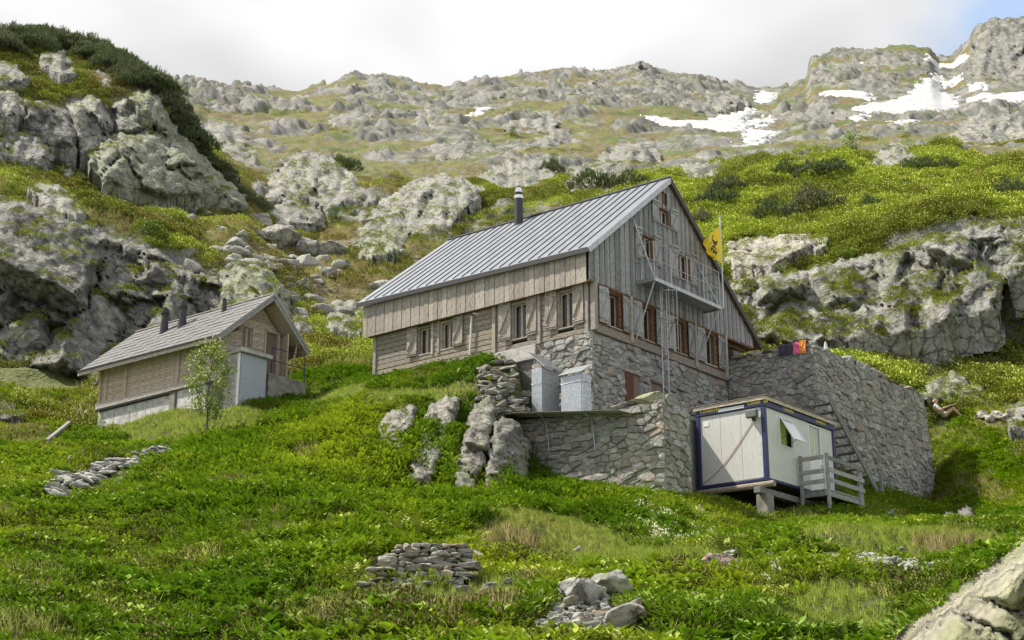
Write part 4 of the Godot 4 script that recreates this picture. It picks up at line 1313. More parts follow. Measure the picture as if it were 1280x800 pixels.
func deck_and_stairs() -> void:
	rng.seed = 333
	var t := thing("wooden_deck", "grey wooden entrance deck with plank railing at the container door", "deck", in_site(1.40, -5.87, 5.86))
	for k in 9: slab("plank", t, any("silver_x"), Vector3(2.14, -0.12, 0.04 + 0.108 * k), Vector3(4.55, -0.075, 0.138 + 0.108 * k), 0.005)
	slab("joist", t, any("silver_x"), Vector3(2.14, -0.30, 0.90), Vector3(4.55, -0.125, 0.98))
	slab("joist", t, any("silver_z"), Vector3(2.16, -0.30, 0.05), Vector3(2.26, -0.125, 0.89))
	slab("joist", t, any("silver_z"), Vector3(4.42, -0.30, 0.05), Vector3(4.52, -0.125, 0.89))
	for p in [[2.13, 0.06, -1.2], [2.20, 1.0, -1.9], [4.46, 1.0, -1.2], [4.62, 0.98, -0.9]]:
		slab("post", t, any("silver_y"), Vector3(p[0] - 0.05, p[2], p[1] - 0.05), Vector3(p[0] + 0.05, 1.12, p[1] + 0.05), 0.008)
	for y in [0.10, 0.44, 0.90]:
		slab("railing_board", t, any("silver_z"), Vector3(2.06, y, 0.02), Vector3(2.085, y + 0.15, 0.95), 0.005)
	for y in [0.06, 0.40, 0.80]:
		part("railing_board", bar(Vector3(2.24, y + 0.15, 1.065), Vector3(4.7, y + 0.13, 1.065), 0.026, 0.15), any("silver_x"), t)
	var s := thing("wooden_stairs", "steep grey wooden stairs climbing beside the terrace bastion", "stairs", site)
	for z in [4.02, 4.82]: part("stringer", bar(Vector3(8.1, -1.72, z), Vector3(11.75, -4.85, z), 0.06, 0.26), any("silver_x"), s)
	for k in 12:
		var u := (k + 0.5) / 12.0
		slab("tread", s, any("silver_z"), Vector3(lerpf(8.1, 11.7, u) - 0.14, lerpf(-1.72, -4.8, u), 4.06), Vector3(lerpf(8.1, 11.7, u) + 0.14, lerpf(-1.72, -4.8, u) + 0.045, 4.78), 0.006)
	slab("post", s, any("silver_y"), Vector3(11.6, -5.4, 4.86), Vector3(11.72, -3.9, 4.98), 0.008)

func small_hut() -> void:
	rng.seed = 444
	var E := Vector3(-11.08, 16.15, -53.87)
	var t := thing("small_hut", "small timber outbuilding with grey slate roof over white panelled basement", "hut", Transform3D(site.basis, E))
	var st := start()
	prism(st, PackedVector3Array([Vector3(0.55, -1.3, -0.78), Vector3(4.1, -1.3, -0.78), Vector3(4.1, 0.5, -0.78), Vector3(2.62, 1.9, -0.79), Vector3(0.55, 0.25, -0.78)]), Vector3(0, 0, -7.2))
	part("wall_core", st.commit(), mats.dark_inside, t)
	slab("basement", t, mats.concrete, Vector3(0.58, -3.4, -8.0), Vector3(4.1, -1.3, -0.75), 0.02)
	# long side
	var posts := [-0.62, -2.92, -6.25, -7.95]
	for k in posts.size():
		slab("post", t, any("fresh_y"), Vector3(0.40, -1.30, posts[k] - 0.08), Vector3(0.56, 0.28, posts[k] + 0.08), 0.01)
	slab("post", t, any("fresh_y"), Vector3(0.42, -1.28, -7.62), Vector3(0.55, 0.28, -7.50), 0.01)
	for k in 3:
		for r in 11:
			var y0 := -1.28 + 0.135 * r
			slab("board", t, any("fresh_z"), Vector3(0.47 + 0.01 * (r % 2), y0, posts[k + 1] + 0.08), Vector3(0.52, y0 + 0.131, posts[k] - 0.08), 0.006)
	slab("sill_beam", t, any("weathered_z"), Vector3(0.34, -1.56, -8.05), Vector3(0.62, -1.305, -0.50), 0.015)
	slab("drip_strip", t, mats.dark_metal, Vector3(0.36, -1.62, -8.0), Vector3(0.56, -1.565, -3.0), 0.004)
	var cuts := [-8.05, -6.95, -5.9, -4.85, -3.32]
	for k in 4:
		slab("basement_panel", t, mats.white_paint, Vector3(0.50, -3.2, cuts[k] + 0.012), Vector3(0.575, -1.64, cuts[k + 1] - 0.012), 0.008)
	cuts = [-2.92, -1.95, -1.15]
	for k in 2: slab("basement_panel", t, mats.white_paint, Vector3(0.47, -3.3, cuts[k] + 0.012), Vector3(0.575, -1.58, cuts[k + 1] - 0.012), 0.008)
	slab("pillar", t, mats.concrete, Vector3(0.40, -3.3, -3.28), Vector3(0.57, -1.57, -2.96), 0.015)
	# roof
	var roof := frame("roof", t)
	var z0 := 0.0
	var z1 := -8.8
	var lf := func(u: float, z: float) -> Vector3: return Vector3(lerpf(-0.05, 2.62, u), lerpf(0.02, 2.30, u) + 0.012 * -z, z)
	var rf := func(u: float, z: float) -> Vector3: return Vector3(lerpf(2.62, 4.58, u), lerpf(2.30, 0.42, u) + 0.012 * -z, z)
	st = start()
	var dn := Vector3(0, -0.17, 0)
	for q in [[lf.call(0, z0), lf.call(1, z0), lf.call(1, z1), lf.call(0, z1), -1.0], [rf.call(0, z0), rf.call(1, z0), rf.call(1, z1), rf.call(0, z1), 1.0]]:
		var s: float = q[4]
		quad(st, q[0], q[1], q[2], q[3], Vector3(s, 1, 0))
		quad(st, q[0] + dn, q[1] + dn, q[2] + dn, q[3] + dn, Vector3(-s, -1, 0))
		quad(st, q[0], q[1], q[1] + dn, q[0] + dn, Vector3(0, 0, 1))
		quad(st, q[3], q[2], q[2] + dn, q[3] + dn, Vector3(0, 0, -1))
		quad(st, q[0], q[3], q[3] + dn, q[0] + dn, Vector3(-1, 0, 0))
		quad(st, q[1], q[2], q[2] + dn, q[1] + dn, Vector3(1, 0, 0))
	part("deck", st.commit(), mats.fresh_z[1], roof)
	# slate courses: long strips lapping over one another
	for k in 9:
		for j in 6:
			var za := lerpf(z0 + 0.02, z1 - 0.02, (j + (0.5 if k % 2 else 0.0)) / 6.5) if j > 0 else z0 + 0.02
			var zb := lerpf(z0 + 0.02, z1 - 0.02, (j + 1 + (0.5 if k % 2 else 0.0)) / 6.5) if j < 5 else z1 - 0.02
			var a: Vector3 = lf.call(k / 9.0 - 0.012, (za + zb) * 0.5) + Vector3(-0.02, 0.035, 0)
			var b: Vector3 = lf.call((k + 1) / 9.0 + 0.01, (za + zb) * 0.5) + Vector3(-0.008, 0.014, 0)
			var d := b - a
			var up := Vector3(-d.y, d.x, 0).normalized()
			part("slate_strip", cbox(Vector3(d.length(), 0.02, za - zb - 0.008), 0.004), mats.slate if (k + j) % 3 else mats.slate_dark, roof, Transform3D(Basis(d.normalized(), up, Vector3(0, 0, 1)), (a + b) * 0.5))
	for q in [[lf.call(-0.01, 0.0), lf.call(1.0, 0.0)], [rf.call(0.0, 0.0), rf.call(1.01, 0.0)]]:
		part("verge_board", bar(q[0] + Vector3(0, -0.085, 0.02), q[1] + Vector3(0, -0.085, 0.02), 0.03, 0.24), any("silver_x"), roof)
		part("verge_board", bar(q[0] + Vector3(0, 0.015, 0.035), q[1] + Vector3(0, 0.015, 0.035), 0.06, 0.09), mats.silver_x[2], roof)
	part("eaves_board", bar(lf.call(-0.01, z0) + Vector3(-0.03, -0.10, 0), lf.call(-0.01, z1) + Vector3(-0.03, -0.10, 0), 0.03, 0.2), any("weathered_z"), roof)
	part("gutter", bar(lf.call(-0.02, z0) + Vector3(-0.05, 0.01, 0), lf.call(-0.02, z1) + Vector3(-0.05, 0.01, 0), 0.06, 0.06), mats.dark_metal, roof)
	part("ridge_board", bar(Vector3(2.62, 2.35, 0.02), Vector3(2.62, 2.46, z1), 0.14, 0.05), any("weathered_z"), roof)
	for q in [[1.75, -5.72, 1.35], [1.85, -4.68, 1.35], [2.2, -2.5, 0.72]]:
		var y0: float = lerpf(0.02, 2.30, (q[0] + 0.05) / 2.67) + 0.05
		var ch := frame("vent_pipe", t, move(q[0], y0, q[1]))
		var big: bool = q[2] > 1.0
		for w in ([["boot", -0.25, 0.75, 0.2, 0.13], ["collar", 0.75, 0.82, 0.15, 0.15], ["cowl", 0.84, 1.02, 0.19, 0.15], ["cap", 1.02, 1.14, 0.15, 0.03]] if big else [["pipe", -0.2, 0.50, 0.11, 0.09], ["cap", 0.50, 0.56, 0.10, 0.07]]):
			st = start()
			add_tube(st, PackedVector3Array([Vector3(0, w[1], 0), Vector3(0, w[2], 0)]), PackedFloat32Array([w[3], w[4]]), 16)
			part(w[0], st.commit(), mats.dark_metal, ch)
	# gable side
	for r in 20:
		var y0 := -1.25 + 0.16 * r
		var xa := maxf(0.56, (y0 + 0.25) / 0.854)
		var xb := minf(4.05, 2.62 + (2.0 - y0) / 0.959)
		if xb - xa < 0.1: continue
		var spans := [[xa, xb]]
		for h in [[1.70, 2.30, 0.10, 0.98], [2.88, 3.62, -1.3, 0.98]]:
			if y0 + 0.16 > h[2] and y0 < h[3]:
				var next := []
				for s in spans:
					if h[0] > s[0] and h[1] < s[1]:
						next.append([s[0], h[0]]); next.append([h[1], s[1]])
					else: next.append(s)
				spans = next
		for s in spans:
			if s[1] - s[0] < 0.05: continue
			# boards under the roof are cut to its slope
			var x2: float = maxf(s[0], (y0 + 0.435) / 0.854) if s[0] == xa else s[0]
			var x3: float = minf(s[1], 2.62 + (1.815 - y0) / 0.959) if s[1] == xb else s[1]
			if x3 <= x2: x2 = (s[0] + s[1]) * 0.5; x3 = x2 + 0.01
			var o := Vector3((s[0] + s[1]) * 0.5, y0, -0.735 + rng.randf_range(-0.006, 0.006))
			st = start()
			prism(st, PackedVector3Array([Vector3(s[0] - o.x, 0, 0), Vector3(s[1] - o.x, 0, 0), Vector3(x3 - o.x, 0.155, 0), Vector3(x2 - o.x, 0.155, 0)]), Vector3(0, 0, -0.06))
			part("board", st.commit(), any("fresh_x" if r % 4 else "weathered_x"), t, Transform3D(Basis(), o))
	window(t, move(1.70, 0.12, -0.73), 0.60, 0.82, 0.05, "fresh")
	var d := frame("door", t)
	slab("recess", d, mats.dark_inside, Vector3(2.9, -1.2, -0.82), Vector3(3.6, 0.96, -0.775))
	slab("jamb", d, any("fresh_y"), Vector3(2.86, -1.2, -0.78), Vector3(2.94, 1.0, -0.68))
	slab("jamb", d, any("fresh_y"), Vector3(3.56, -1.2, -0.78), Vector3(3.66, 1.0, -0.68))
	slab("head", d, any("fresh_x"), Vector3(2.86, 1.0, -0.78), Vector3(3.66, 1.08, -0.67))
	part("leaf", cbox(Vector3(0.62, 2.1, 0.045), 0.006), any("fresh_y"), d, Transform3D(Basis(Vector3.UP, 1.25), Vector3(3.68, -0.12, -0.40)))
	part("prop_pole", tube(Vector3(3.9, -0.9, -0.35), Vector3(4.2, 0.85, -0.2), 0.04), any("fresh_y"), t)
	for x in [1.0, 2.62, 4.2]: slab("purlin", t, any("brown_z"), Vector3(x - 0.08, lerpf(0.02, 2.30, x / 2.67) - 0.36 if x < 2.7 else 0.42, -0.9), Vector3(x + 0.08, lerpf(0.02, 2.30, x / 2.67) - 0.18 if x < 2.7 else 0.6, -0.06))
	# concrete shaft with its grey hatch, and the porch block
	var sh := frame("service_shaft", t)
	slab("wall", sh, mats.pale_concrete, Vector3(0.95, -3.3, -1.15), Vector3(2.28, -0.46, 0.16), 0.012)
	slab("panel", sh, mats.blue_grey, Vector3(1.0, -3.2, 0.162), Vector3(2.26, -0.48, 0.20), 0.006)
	slab("jamb", sh, mats.panel_white, Vector3(0.915, -3.2, 0.06), Vector3(0.948, -0.48, 0.19), 0.005)
	slab("lid", sh, mats.pale_concrete, Vector3(0.84, -0.455, -1.2), Vector3(2.44, -0.30, 0.34), 0.015)
	var pb := frame("porch_block", t)
	slab("block", pb, mats.concrete, Vector3(2.45, -3.2, -0.70), Vector3(4.42, -0.95, 0.14), 0.02)
	for x in [2.62, 4.36]: part("rail_post", tube(Vector3(x, -0.95, 0.06), Vector3(x, 0.12, 0.06), 0.022), mats.blue_paint, pb)
	for y in [0.12, -0.38]: part("rail", tube(Vector3(2.62, y, 0.06), Vector3(4.36, y, 0.06), 0.02), mats.blue_paint, pb)

# ---------------------------------------------------------------- rocks
func icosphere(n: int) -> Array:
	var key := "ico%d" % n
	if meshes.has(key): return meshes[key]
	var t := (1.0 + sqrt(5.0)) / 2.0
	var v := PackedVector3Array([Vector3(-1, t, 0), Vector3(1, t, 0), Vector3(-1, -t, 0), Vector3(1, -t, 0), Vector3(0, -1, t), Vector3(0, 1, t), Vector3(0, -1, -t), Vector3(0, 1, -t), Vector3(t, 0, -1), Vector3(t, 0, 1), Vector3(-t, 0, -1), Vector3(-t, 0, 1)])
	for k in v.size(): v[k] = v[k].normalized()
	var f := PackedInt32Array([0, 11, 5, 0, 5, 1, 0, 1, 7, 0, 7, 10, 0, 10, 11, 1, 5, 9, 5, 11, 4, 11, 10, 2, 10, 7, 6, 7, 1, 8, 3, 9, 4, 3, 4, 2, 3, 2, 6, 3, 6, 8, 3, 8, 9, 4, 9, 5, 2, 4, 11, 6, 2, 10, 8, 6, 7, 9, 8, 1])
	for s in n:
		var cache := {}
		var g := PackedInt32Array()
		for k in range(0, f.size(), 3):
			var m := []
			for e in 3:
				var a := f[k + e]
				var b := f[k + (e + 1) % 3]
				var q := Vector2i(mini(a, b), maxi(a, b))
				if not cache.has(q):
					cache[q] = v.size()
					v.append((v[a] + v[b]).normalized())
				m.append(cache[q])
			for x in [f[k], m[0], m[2], f[k + 1], m[1], m[0], f[k + 2], m[2], m[1], m[0], m[1], m[2]]: g.append(x)
		f = g
	meshes[key] = [v, f]
	return meshes[key]

func mesh_of(v: PackedVector3Array, f: PackedInt32Array, col: PackedColorArray, clockwise := false) -> ArrayMesh:
	# shared vertices, smooth normals
	var n := PackedVector3Array()
	n.resize(v.size())
	for k in range(0, f.size(), 3):
		var q := (v[f[k + 2]] - v[f[k]]).cross(v[f[k + 1]] - v[f[k]])
		if not clockwise: q = -q
		n[f[k]] += q; n[f[k + 1]] += q; n[f[k + 2]] += q
	for k in n.size(): n[k] = n[k].normalized()
	if not clockwise:
		for k in range(0, f.size(), 3):
			var t := f[k + 1]; f[k + 1] = f[k + 2]; f[k + 2] = t
	var arr := []
	arr.resize(Mesh.ARRAY_MAX)
	arr[Mesh.ARRAY_VERTEX] = v
	arr[Mesh.ARRAY_NORMAL] = n
	if col.size(): arr[Mesh.ARRAY_COLOR] = col
	arr[Mesh.ARRAY_INDEX] = f
	var m := ArrayMesh.new()
	m.add_surface_from_arrays(Mesh.PRIMITIVE_TRIANGLES, arr)
	return m

func boulder_mesh(size: Vector3, seed_: int, rough := 0.25, sub := 2, tone := Color(0, 0, 0, 0), slabby := false) -> ArrayMesh:
	# a ball cut flat by chance planes, then roughened
	var r := RandomNumberGenerator.new()
	r.seed = seed_
	var ico := icosphere(sub)
	var v: PackedVector3Array = ico[0].duplicate()
	var planes := []
	for k in 16:
		var n := Vector3(r.randfn(), r.randfn(), r.randfn()).normalized()
		planes.append([n, r.randf_range(0.46, 0.80)])
	if slabby:
		# split along its bedding, snapped off at the ends
		for e in [Vector3(r.randf_range(-0.15, 0.15), 1, r.randf_range(-0.1, 0.1)), Vector3(r.randf_range(-0.15, 0.15), -1, r.randf_range(-0.1, 0.1)), Vector3(1, r.randf_range(-0.3, 0.3), r.randf_range(-0.4, 0.4)), Vector3(-1, r.randf_range(-0.3, 0.3), r.randf_range(-0.4, 0.4)), Vector3(r.randf_range(-0.3, 0.3), 0, 1)]:
			planes.append([e.normalized(), r.randf_range(0.42, 0.6)])
	var nz := noise_of(FastNoiseLite.TYPE_SIMPLEX_SMOOTH, 1.3, seed_ % 9973, 3)
	var col := PackedColorArray()
	col.resize(v.size())
	var t := tone
	if tone.a == 0.0:
		var g := r.randf_range(0.21, 0.38)
		t = Color(g, g * 0.985, g * 0.90) if r.randf() < 0.7 else Color(g * 1.1, g * 0.94, g * 0.78)
	for k in v.size():
		var p := v[k]
		for pl in planes:
			var d: float = p.dot(pl[0]) - pl[1]
			if d > 0.0: p -= pl[0] * d * 0.92
		p += v[k] * nz.get_noise_3d(p.x * 1.2, p.y * 1.2, p.z * 1.2) * rough * 0.5
		v[k] = p * (1.75 if slabby else 1.22) * size
		var l := nz.get_noise_3d(p.x * 2.0 + 9.0, p.y * 2.0, p.z * 2.0)
		col[k] = t.lerp(Color(t.r * 0.9, t.g * 1.02, t.b * 0.66), sm(0.05, 0.4, l) * 0.8)
	return mesh_of(v, (ico[1] as PackedInt32Array).duplicate(), col)

var outlines := []
var ledges := PackedVector3Array()
var feet := PackedVector3Array()
var cleared := {}
# Crags bedded in the slope: outline in the photograph, how far they stand out (m), joint spacing (m), tone, dark streaks 0..1
func crag(outline: Array, thick: float, joint: float, tone: Color, seed_: int, streak := 0.0, dist := 0.0, lean := 0.45, step := 2.6, called := "crag") -> void:
	var r := RandomNumberGenerator.new()
	r.seed = seed_
	var lo := Vector2(1e9, 1e9)
	var hi := -lo
	var poly := PackedVector2Array()
	var depth := PackedFloat32Array()
	for p in outline:
		var q := Vector2(p[0], p[1])
		poly.append(q)
		lo = lo.min(q); hi = hi.max(q)
		if dist > 0.0: depth.append(dist + (q.y - outline[0][1]) * (p[2] if p.size() > 2 else 0.0))
		else:
			var h := hit(q.x, q.y, true)
			depth.append(Vector2(h.x, h.z).length() if h.is_finite() else -1.0)
	var far := 0.0
	for d in depth: far = maxf(far, d)
	# a corner on the skyline may look past the rock: keep all corners near the middle one
	var sorted := []
	for d in depth:
		if d > 0.0: sorted.append(d)
	sorted.sort()
	var median: float = sorted[sorted.size() / 2] if sorted.size() else far
	var reach := 0.055 * median + 2.0
	for k in depth.size():
		if depth[k] < 0.0: depth[k] = median + reach * 0.5
		elif dist <= 0.0: depth[k] = clampf(depth[k], median - reach, median + reach)
	far = median
	# the face lies in the plane that fits the distances of its corners best
	var sx := 0.0; var sy := 0.0; var sd := 0.0; var nn_ := float(poly.size())
	for k in poly.size(): sx += poly[k].x; sy += poly[k].y; sd += depth[k]
	sx /= nn_; sy /= nn_; sd /= nn_
	var xx := 1e-3; var yy := 1e-3; var xy := 0.0; var xd := 0.0; var yd := 0.0
	for k in poly.size():
		var dx := poly[k].x - sx; var dy := poly[k].y - sy; var dd := depth[k] - sd
		xx += dx * dx; yy += dy * dy; xy += dx * dy; xd += dx * dd; yd += dy * dd
	var det := xx * yy - xy * xy
	var gx := (xd * yy - yd * xy) / det
	var gy := (yd * xx - xd * xy) / det
	var ahead := 0.0
	for k in poly.size(): ahead = maxf(ahead, sd + gx * (poly[k].x - sx) + gy * (poly[k].y - sy) - depth[k])
	if dist <= 0.0:
		for k in poly.size():
			for w in [0.25, 0.5, 0.75]:
				var q := poly[k].lerp(Vector2(sx, sy), w)
				var h := hit(q.x, q.y, true)
				if h.is_finite(): ahead = maxf(ahead, sd + gx * (q.x - sx) + gy * (q.y - sy) - Vector2(h.x, h.z).length())
	ahead = minf(ahead, 3.2) * 0.8
	if thick < 0.35: ahead = 0.0   # a rock face flush with its bank
	lo -= Vector2(8, 8); hi += Vector2(8, 8)
	var nx := int((hi.x - lo.x) / step) + 2
	var ny := int((hi.y - lo.y) / step) + 2
	var wob := noise_of(FastNoiseLite.TYPE_SIMPLEX_SMOOTH, 0.05, seed_, 3)
	var fine := noise_of(FastNoiseLite.TYPE_SIMPLEX_SMOOTH, 0.55 / joint, seed_ + 1, 4)
	var tint := noise_of(FastNoiseLite.TYPE_SIMPLEX_SMOOTH, 0.35, seed_ + 2, 4)
	var stain := noise_of(FastNoiseLite.TYPE_SIMPLEX_SMOOTH, 0.5, seed_ + 3, 4)
	var ppm := FOCAL / far
	outlines.append(outline)
	# joint blocks: tilted slabs whose upper envelope is the face; sizes in metres
	var seeds := []
	var count := clampi(int((hi.x - lo.x) * (hi.y - lo.y) / pow(joint * ppm, 2.0) * 2.2) + 4, 5, 90)
	for k in count:
		var big := joint * r.randf_range(0.35, 0.95)
		var an := r.randfn(0.35, 0.35)
		seeds.append([Vector2(r.randf_range(lo.x, hi.x), r.randf_range(lo.y, hi.y)), r.randf_range(-0.30, 0.30) * maxf(thick, joint * 0.45), Vector2(r.randfn(0.0, 0.40), r.randfn(0.06, 0.36)), Vector2(cos(an), sin(an)), big, big * r.randf_range(1.0, 2.2)])
	var v := PackedVector3Array()
	var col := PackedColorArray()
	var index := PackedInt32Array()
	index.resize(nx * ny)
	index.fill(-1)
	var round_px := thick * ppm * 0.5
	var n_e := poly.size()
	for j in ny:
		for i in nx:
			var q := lo + Vector2(i, j) * step
			var qw := q + Vector2(wob.get_noise_2d(q.x, q.y), wob.get_noise_2d(q.x + 400.0, q.y)) * 6.0
			var inside := Geometry2D.is_point_in_polygon(qw, poly)
			var e := 1e9
			var dsum := 0.0
			var wsum := 0.0
			var rim := qw
			for k in n_e:
				var c := Geometry2D.get_closest_point_to_segment(qw, poly[k], poly[(k + 1) % n_e])
				var cd := c.distance_squared_to(qw)
				if cd < e: e = cd; rim = c
				var w := 1.0 / (25.0 + (poly[k] - qw).length_squared())
				dsum += w * depth[k]; wsum += w
			e = sqrt(e)
			if not inside:
				if e > step * 3.2: continue
				e = -e
			var m := e / round_px
			var tone_here := tone
			var dir := ray(q.x, q.y)
			dir /= Vector2(dir.x, dir.z).length()
			var dist_here := dsum / wsum
			if dist <= 0.0: dist_here = lerpf(dist_here, sd + gx * (qw.x - sx) + gy * (qw.y - sy) - ahead, 0.85)
			var bulge := 0.0
			# along its foot the rock stands on the ground instead of running back
			var foot := sm(0.25, 0.75, (rim.y - qw.y) / maxf(0.01, absf(e))) if inside else sm(0.25, 0.75, (qw.y - rim.y) / maxf(0.01, absf(e)))
			var p := dir * dist_here
			if m <= 0.0:
				# elsewhere the rim runs back into the slope
				var back := dist_here
				if dist <= 0.0:
					var h := hit(q.x, q.y, true)
					if h.is_finite(): back = clampf(Vector2(h.x, h.z).length(), dist_here - 1.0, dist_here + 6.0)
				else: foot = 0.0
				back += 0.25 * thick + 0.3
				var stand := dir * (dist_here - 0.15 - 0.5 * thick)
				if foot > 0.5 and r.randf() < 0.5: feet.append(stand - dir * (0.25 + 0.3 * r.randf()))
				stand.y -= 0.5 + 1.0 * thick
				p = (dir * back).lerp(stand, foot)
			if m > 0.0:
				var mm := minf(m, 1.0)
				mm = lerpf(mm, 1.0, foot * 0.8)
				bulge = (0.35 + thick * 0.8) * sqrt(1.0 - (1.0 - mm) * (1.0 - mm))
				var qj := qw + Vector2(fine.get_noise_3dv(p), fine.get_noise_3d(p.x, p.y + 50.0, p.z)) * joint * ppm * 0.12
				var face := -0.34 * thick
				var next := face - 1.0
				for s in seeds:
					var rel: Vector2 = (qj - s[0]) / ppm
					var u: float = absf(rel.dot(s[3])) - s[4]
					var w: float = absf(rel.x * s[3].y - rel.y * s[3].x) - s[5]
					var over := maxf(maxf(u, w), 0.0)
					if over > joint: continue
					var h: float = s[1] + rel.dot(s[2]) - over * 4.5
					if h > face: next = face; face = h
					elif h > next: next = h
				# an open joint where two blocks meet
				face -= 0.16 * joint * (1.0 - sm(0.0, 0.13 * joint, face - next))
				bulge += face * minf(1.0, m * 2.0)
				bulge += (fine.get_noise_3dv(p) * 0.04 * joint + fine.get_noise_3dv(p * 3.3) * 0.025 * joint) * minf(1.0, m * 2.0)
			p -= dir * bulge
			var g := tint.get_noise_3dv(p)
			var g2 := tint.get_noise_3dv(p * 2.7 + Vector3(30, 0, 0))
			tone_here = tone.lerp(Color(tone.r * 1.32, tone.g * 1.31, tone.b * 1.25), sm(-0.05, 0.35, g))
			tone_here = tone_here.lerp(Color(tone.r * 0.92, tone.g * 1.03, tone.b * 0.68), sm(0.05, 0.4, g2) * 0.75)
			tone_here = tone_here.lerp(Color(tone.r * 0.95, tone.g * 0.80, tone.b * 0.62), sm(0.25, 0.5, -g2) * 0.45)
			if streak > 0.0:
				# water stains running down the face
				var w := stain.get_noise_3d(p.x * 1.6, p.y * 0.16, p.z * 1.6) + 0.55 * stain.get_noise_3d(p.x * 0.45, p.y * 0.3, p.z * 0.45) + (streak - 0.5) * 0.8
				tone_here = tone_here.lerp(Color(0.055, 0.052, 0.048), sm(-0.05, 0.28, w) * minf(1.0, streak * 1.25))
			index[j * nx + i] = v.size()
			v.append(p)
			col.append(tone_here)
	var f := PackedInt32Array()
	for j in ny - 1:
		for i in nx - 1:
			var a := index[j * nx + i]
			var b := index[j * nx + i + 1]
			var c := index[(j + 1) * nx + i + 1]
			var d := index[(j + 1) * nx + i]
			if a >= 0 and b >= 0 and c >= 0: f.append_array(PackedInt32Array([a, c, b]))
			if a >= 0 and c >= 0 and d >= 0: f.append_array(PackedInt32Array([a, d, c]))
	if f.is_empty(): return
	var mesh := mesh_of(v, f, col)
	if far > 60.0 and far < 150.0:
		var nn: PackedVector3Array = mesh.surface_get_arrays(0)[Mesh.ARRAY_NORMAL]
		for k in v.size():
			if nn[k].y > (0.60 if seed_ == 1049 else 0.74) and r.randf() < (0.6 if seed_ == 1049 else 0.3) and tint.get_noise_3dv(v[k] * 0.7) > -0.12: ledges.append(v[k])
	var o := part(called, mesh, mats.rock if far < 150.0 else mats.far_rock, self)
	tag(o, "", "", "", "structure")

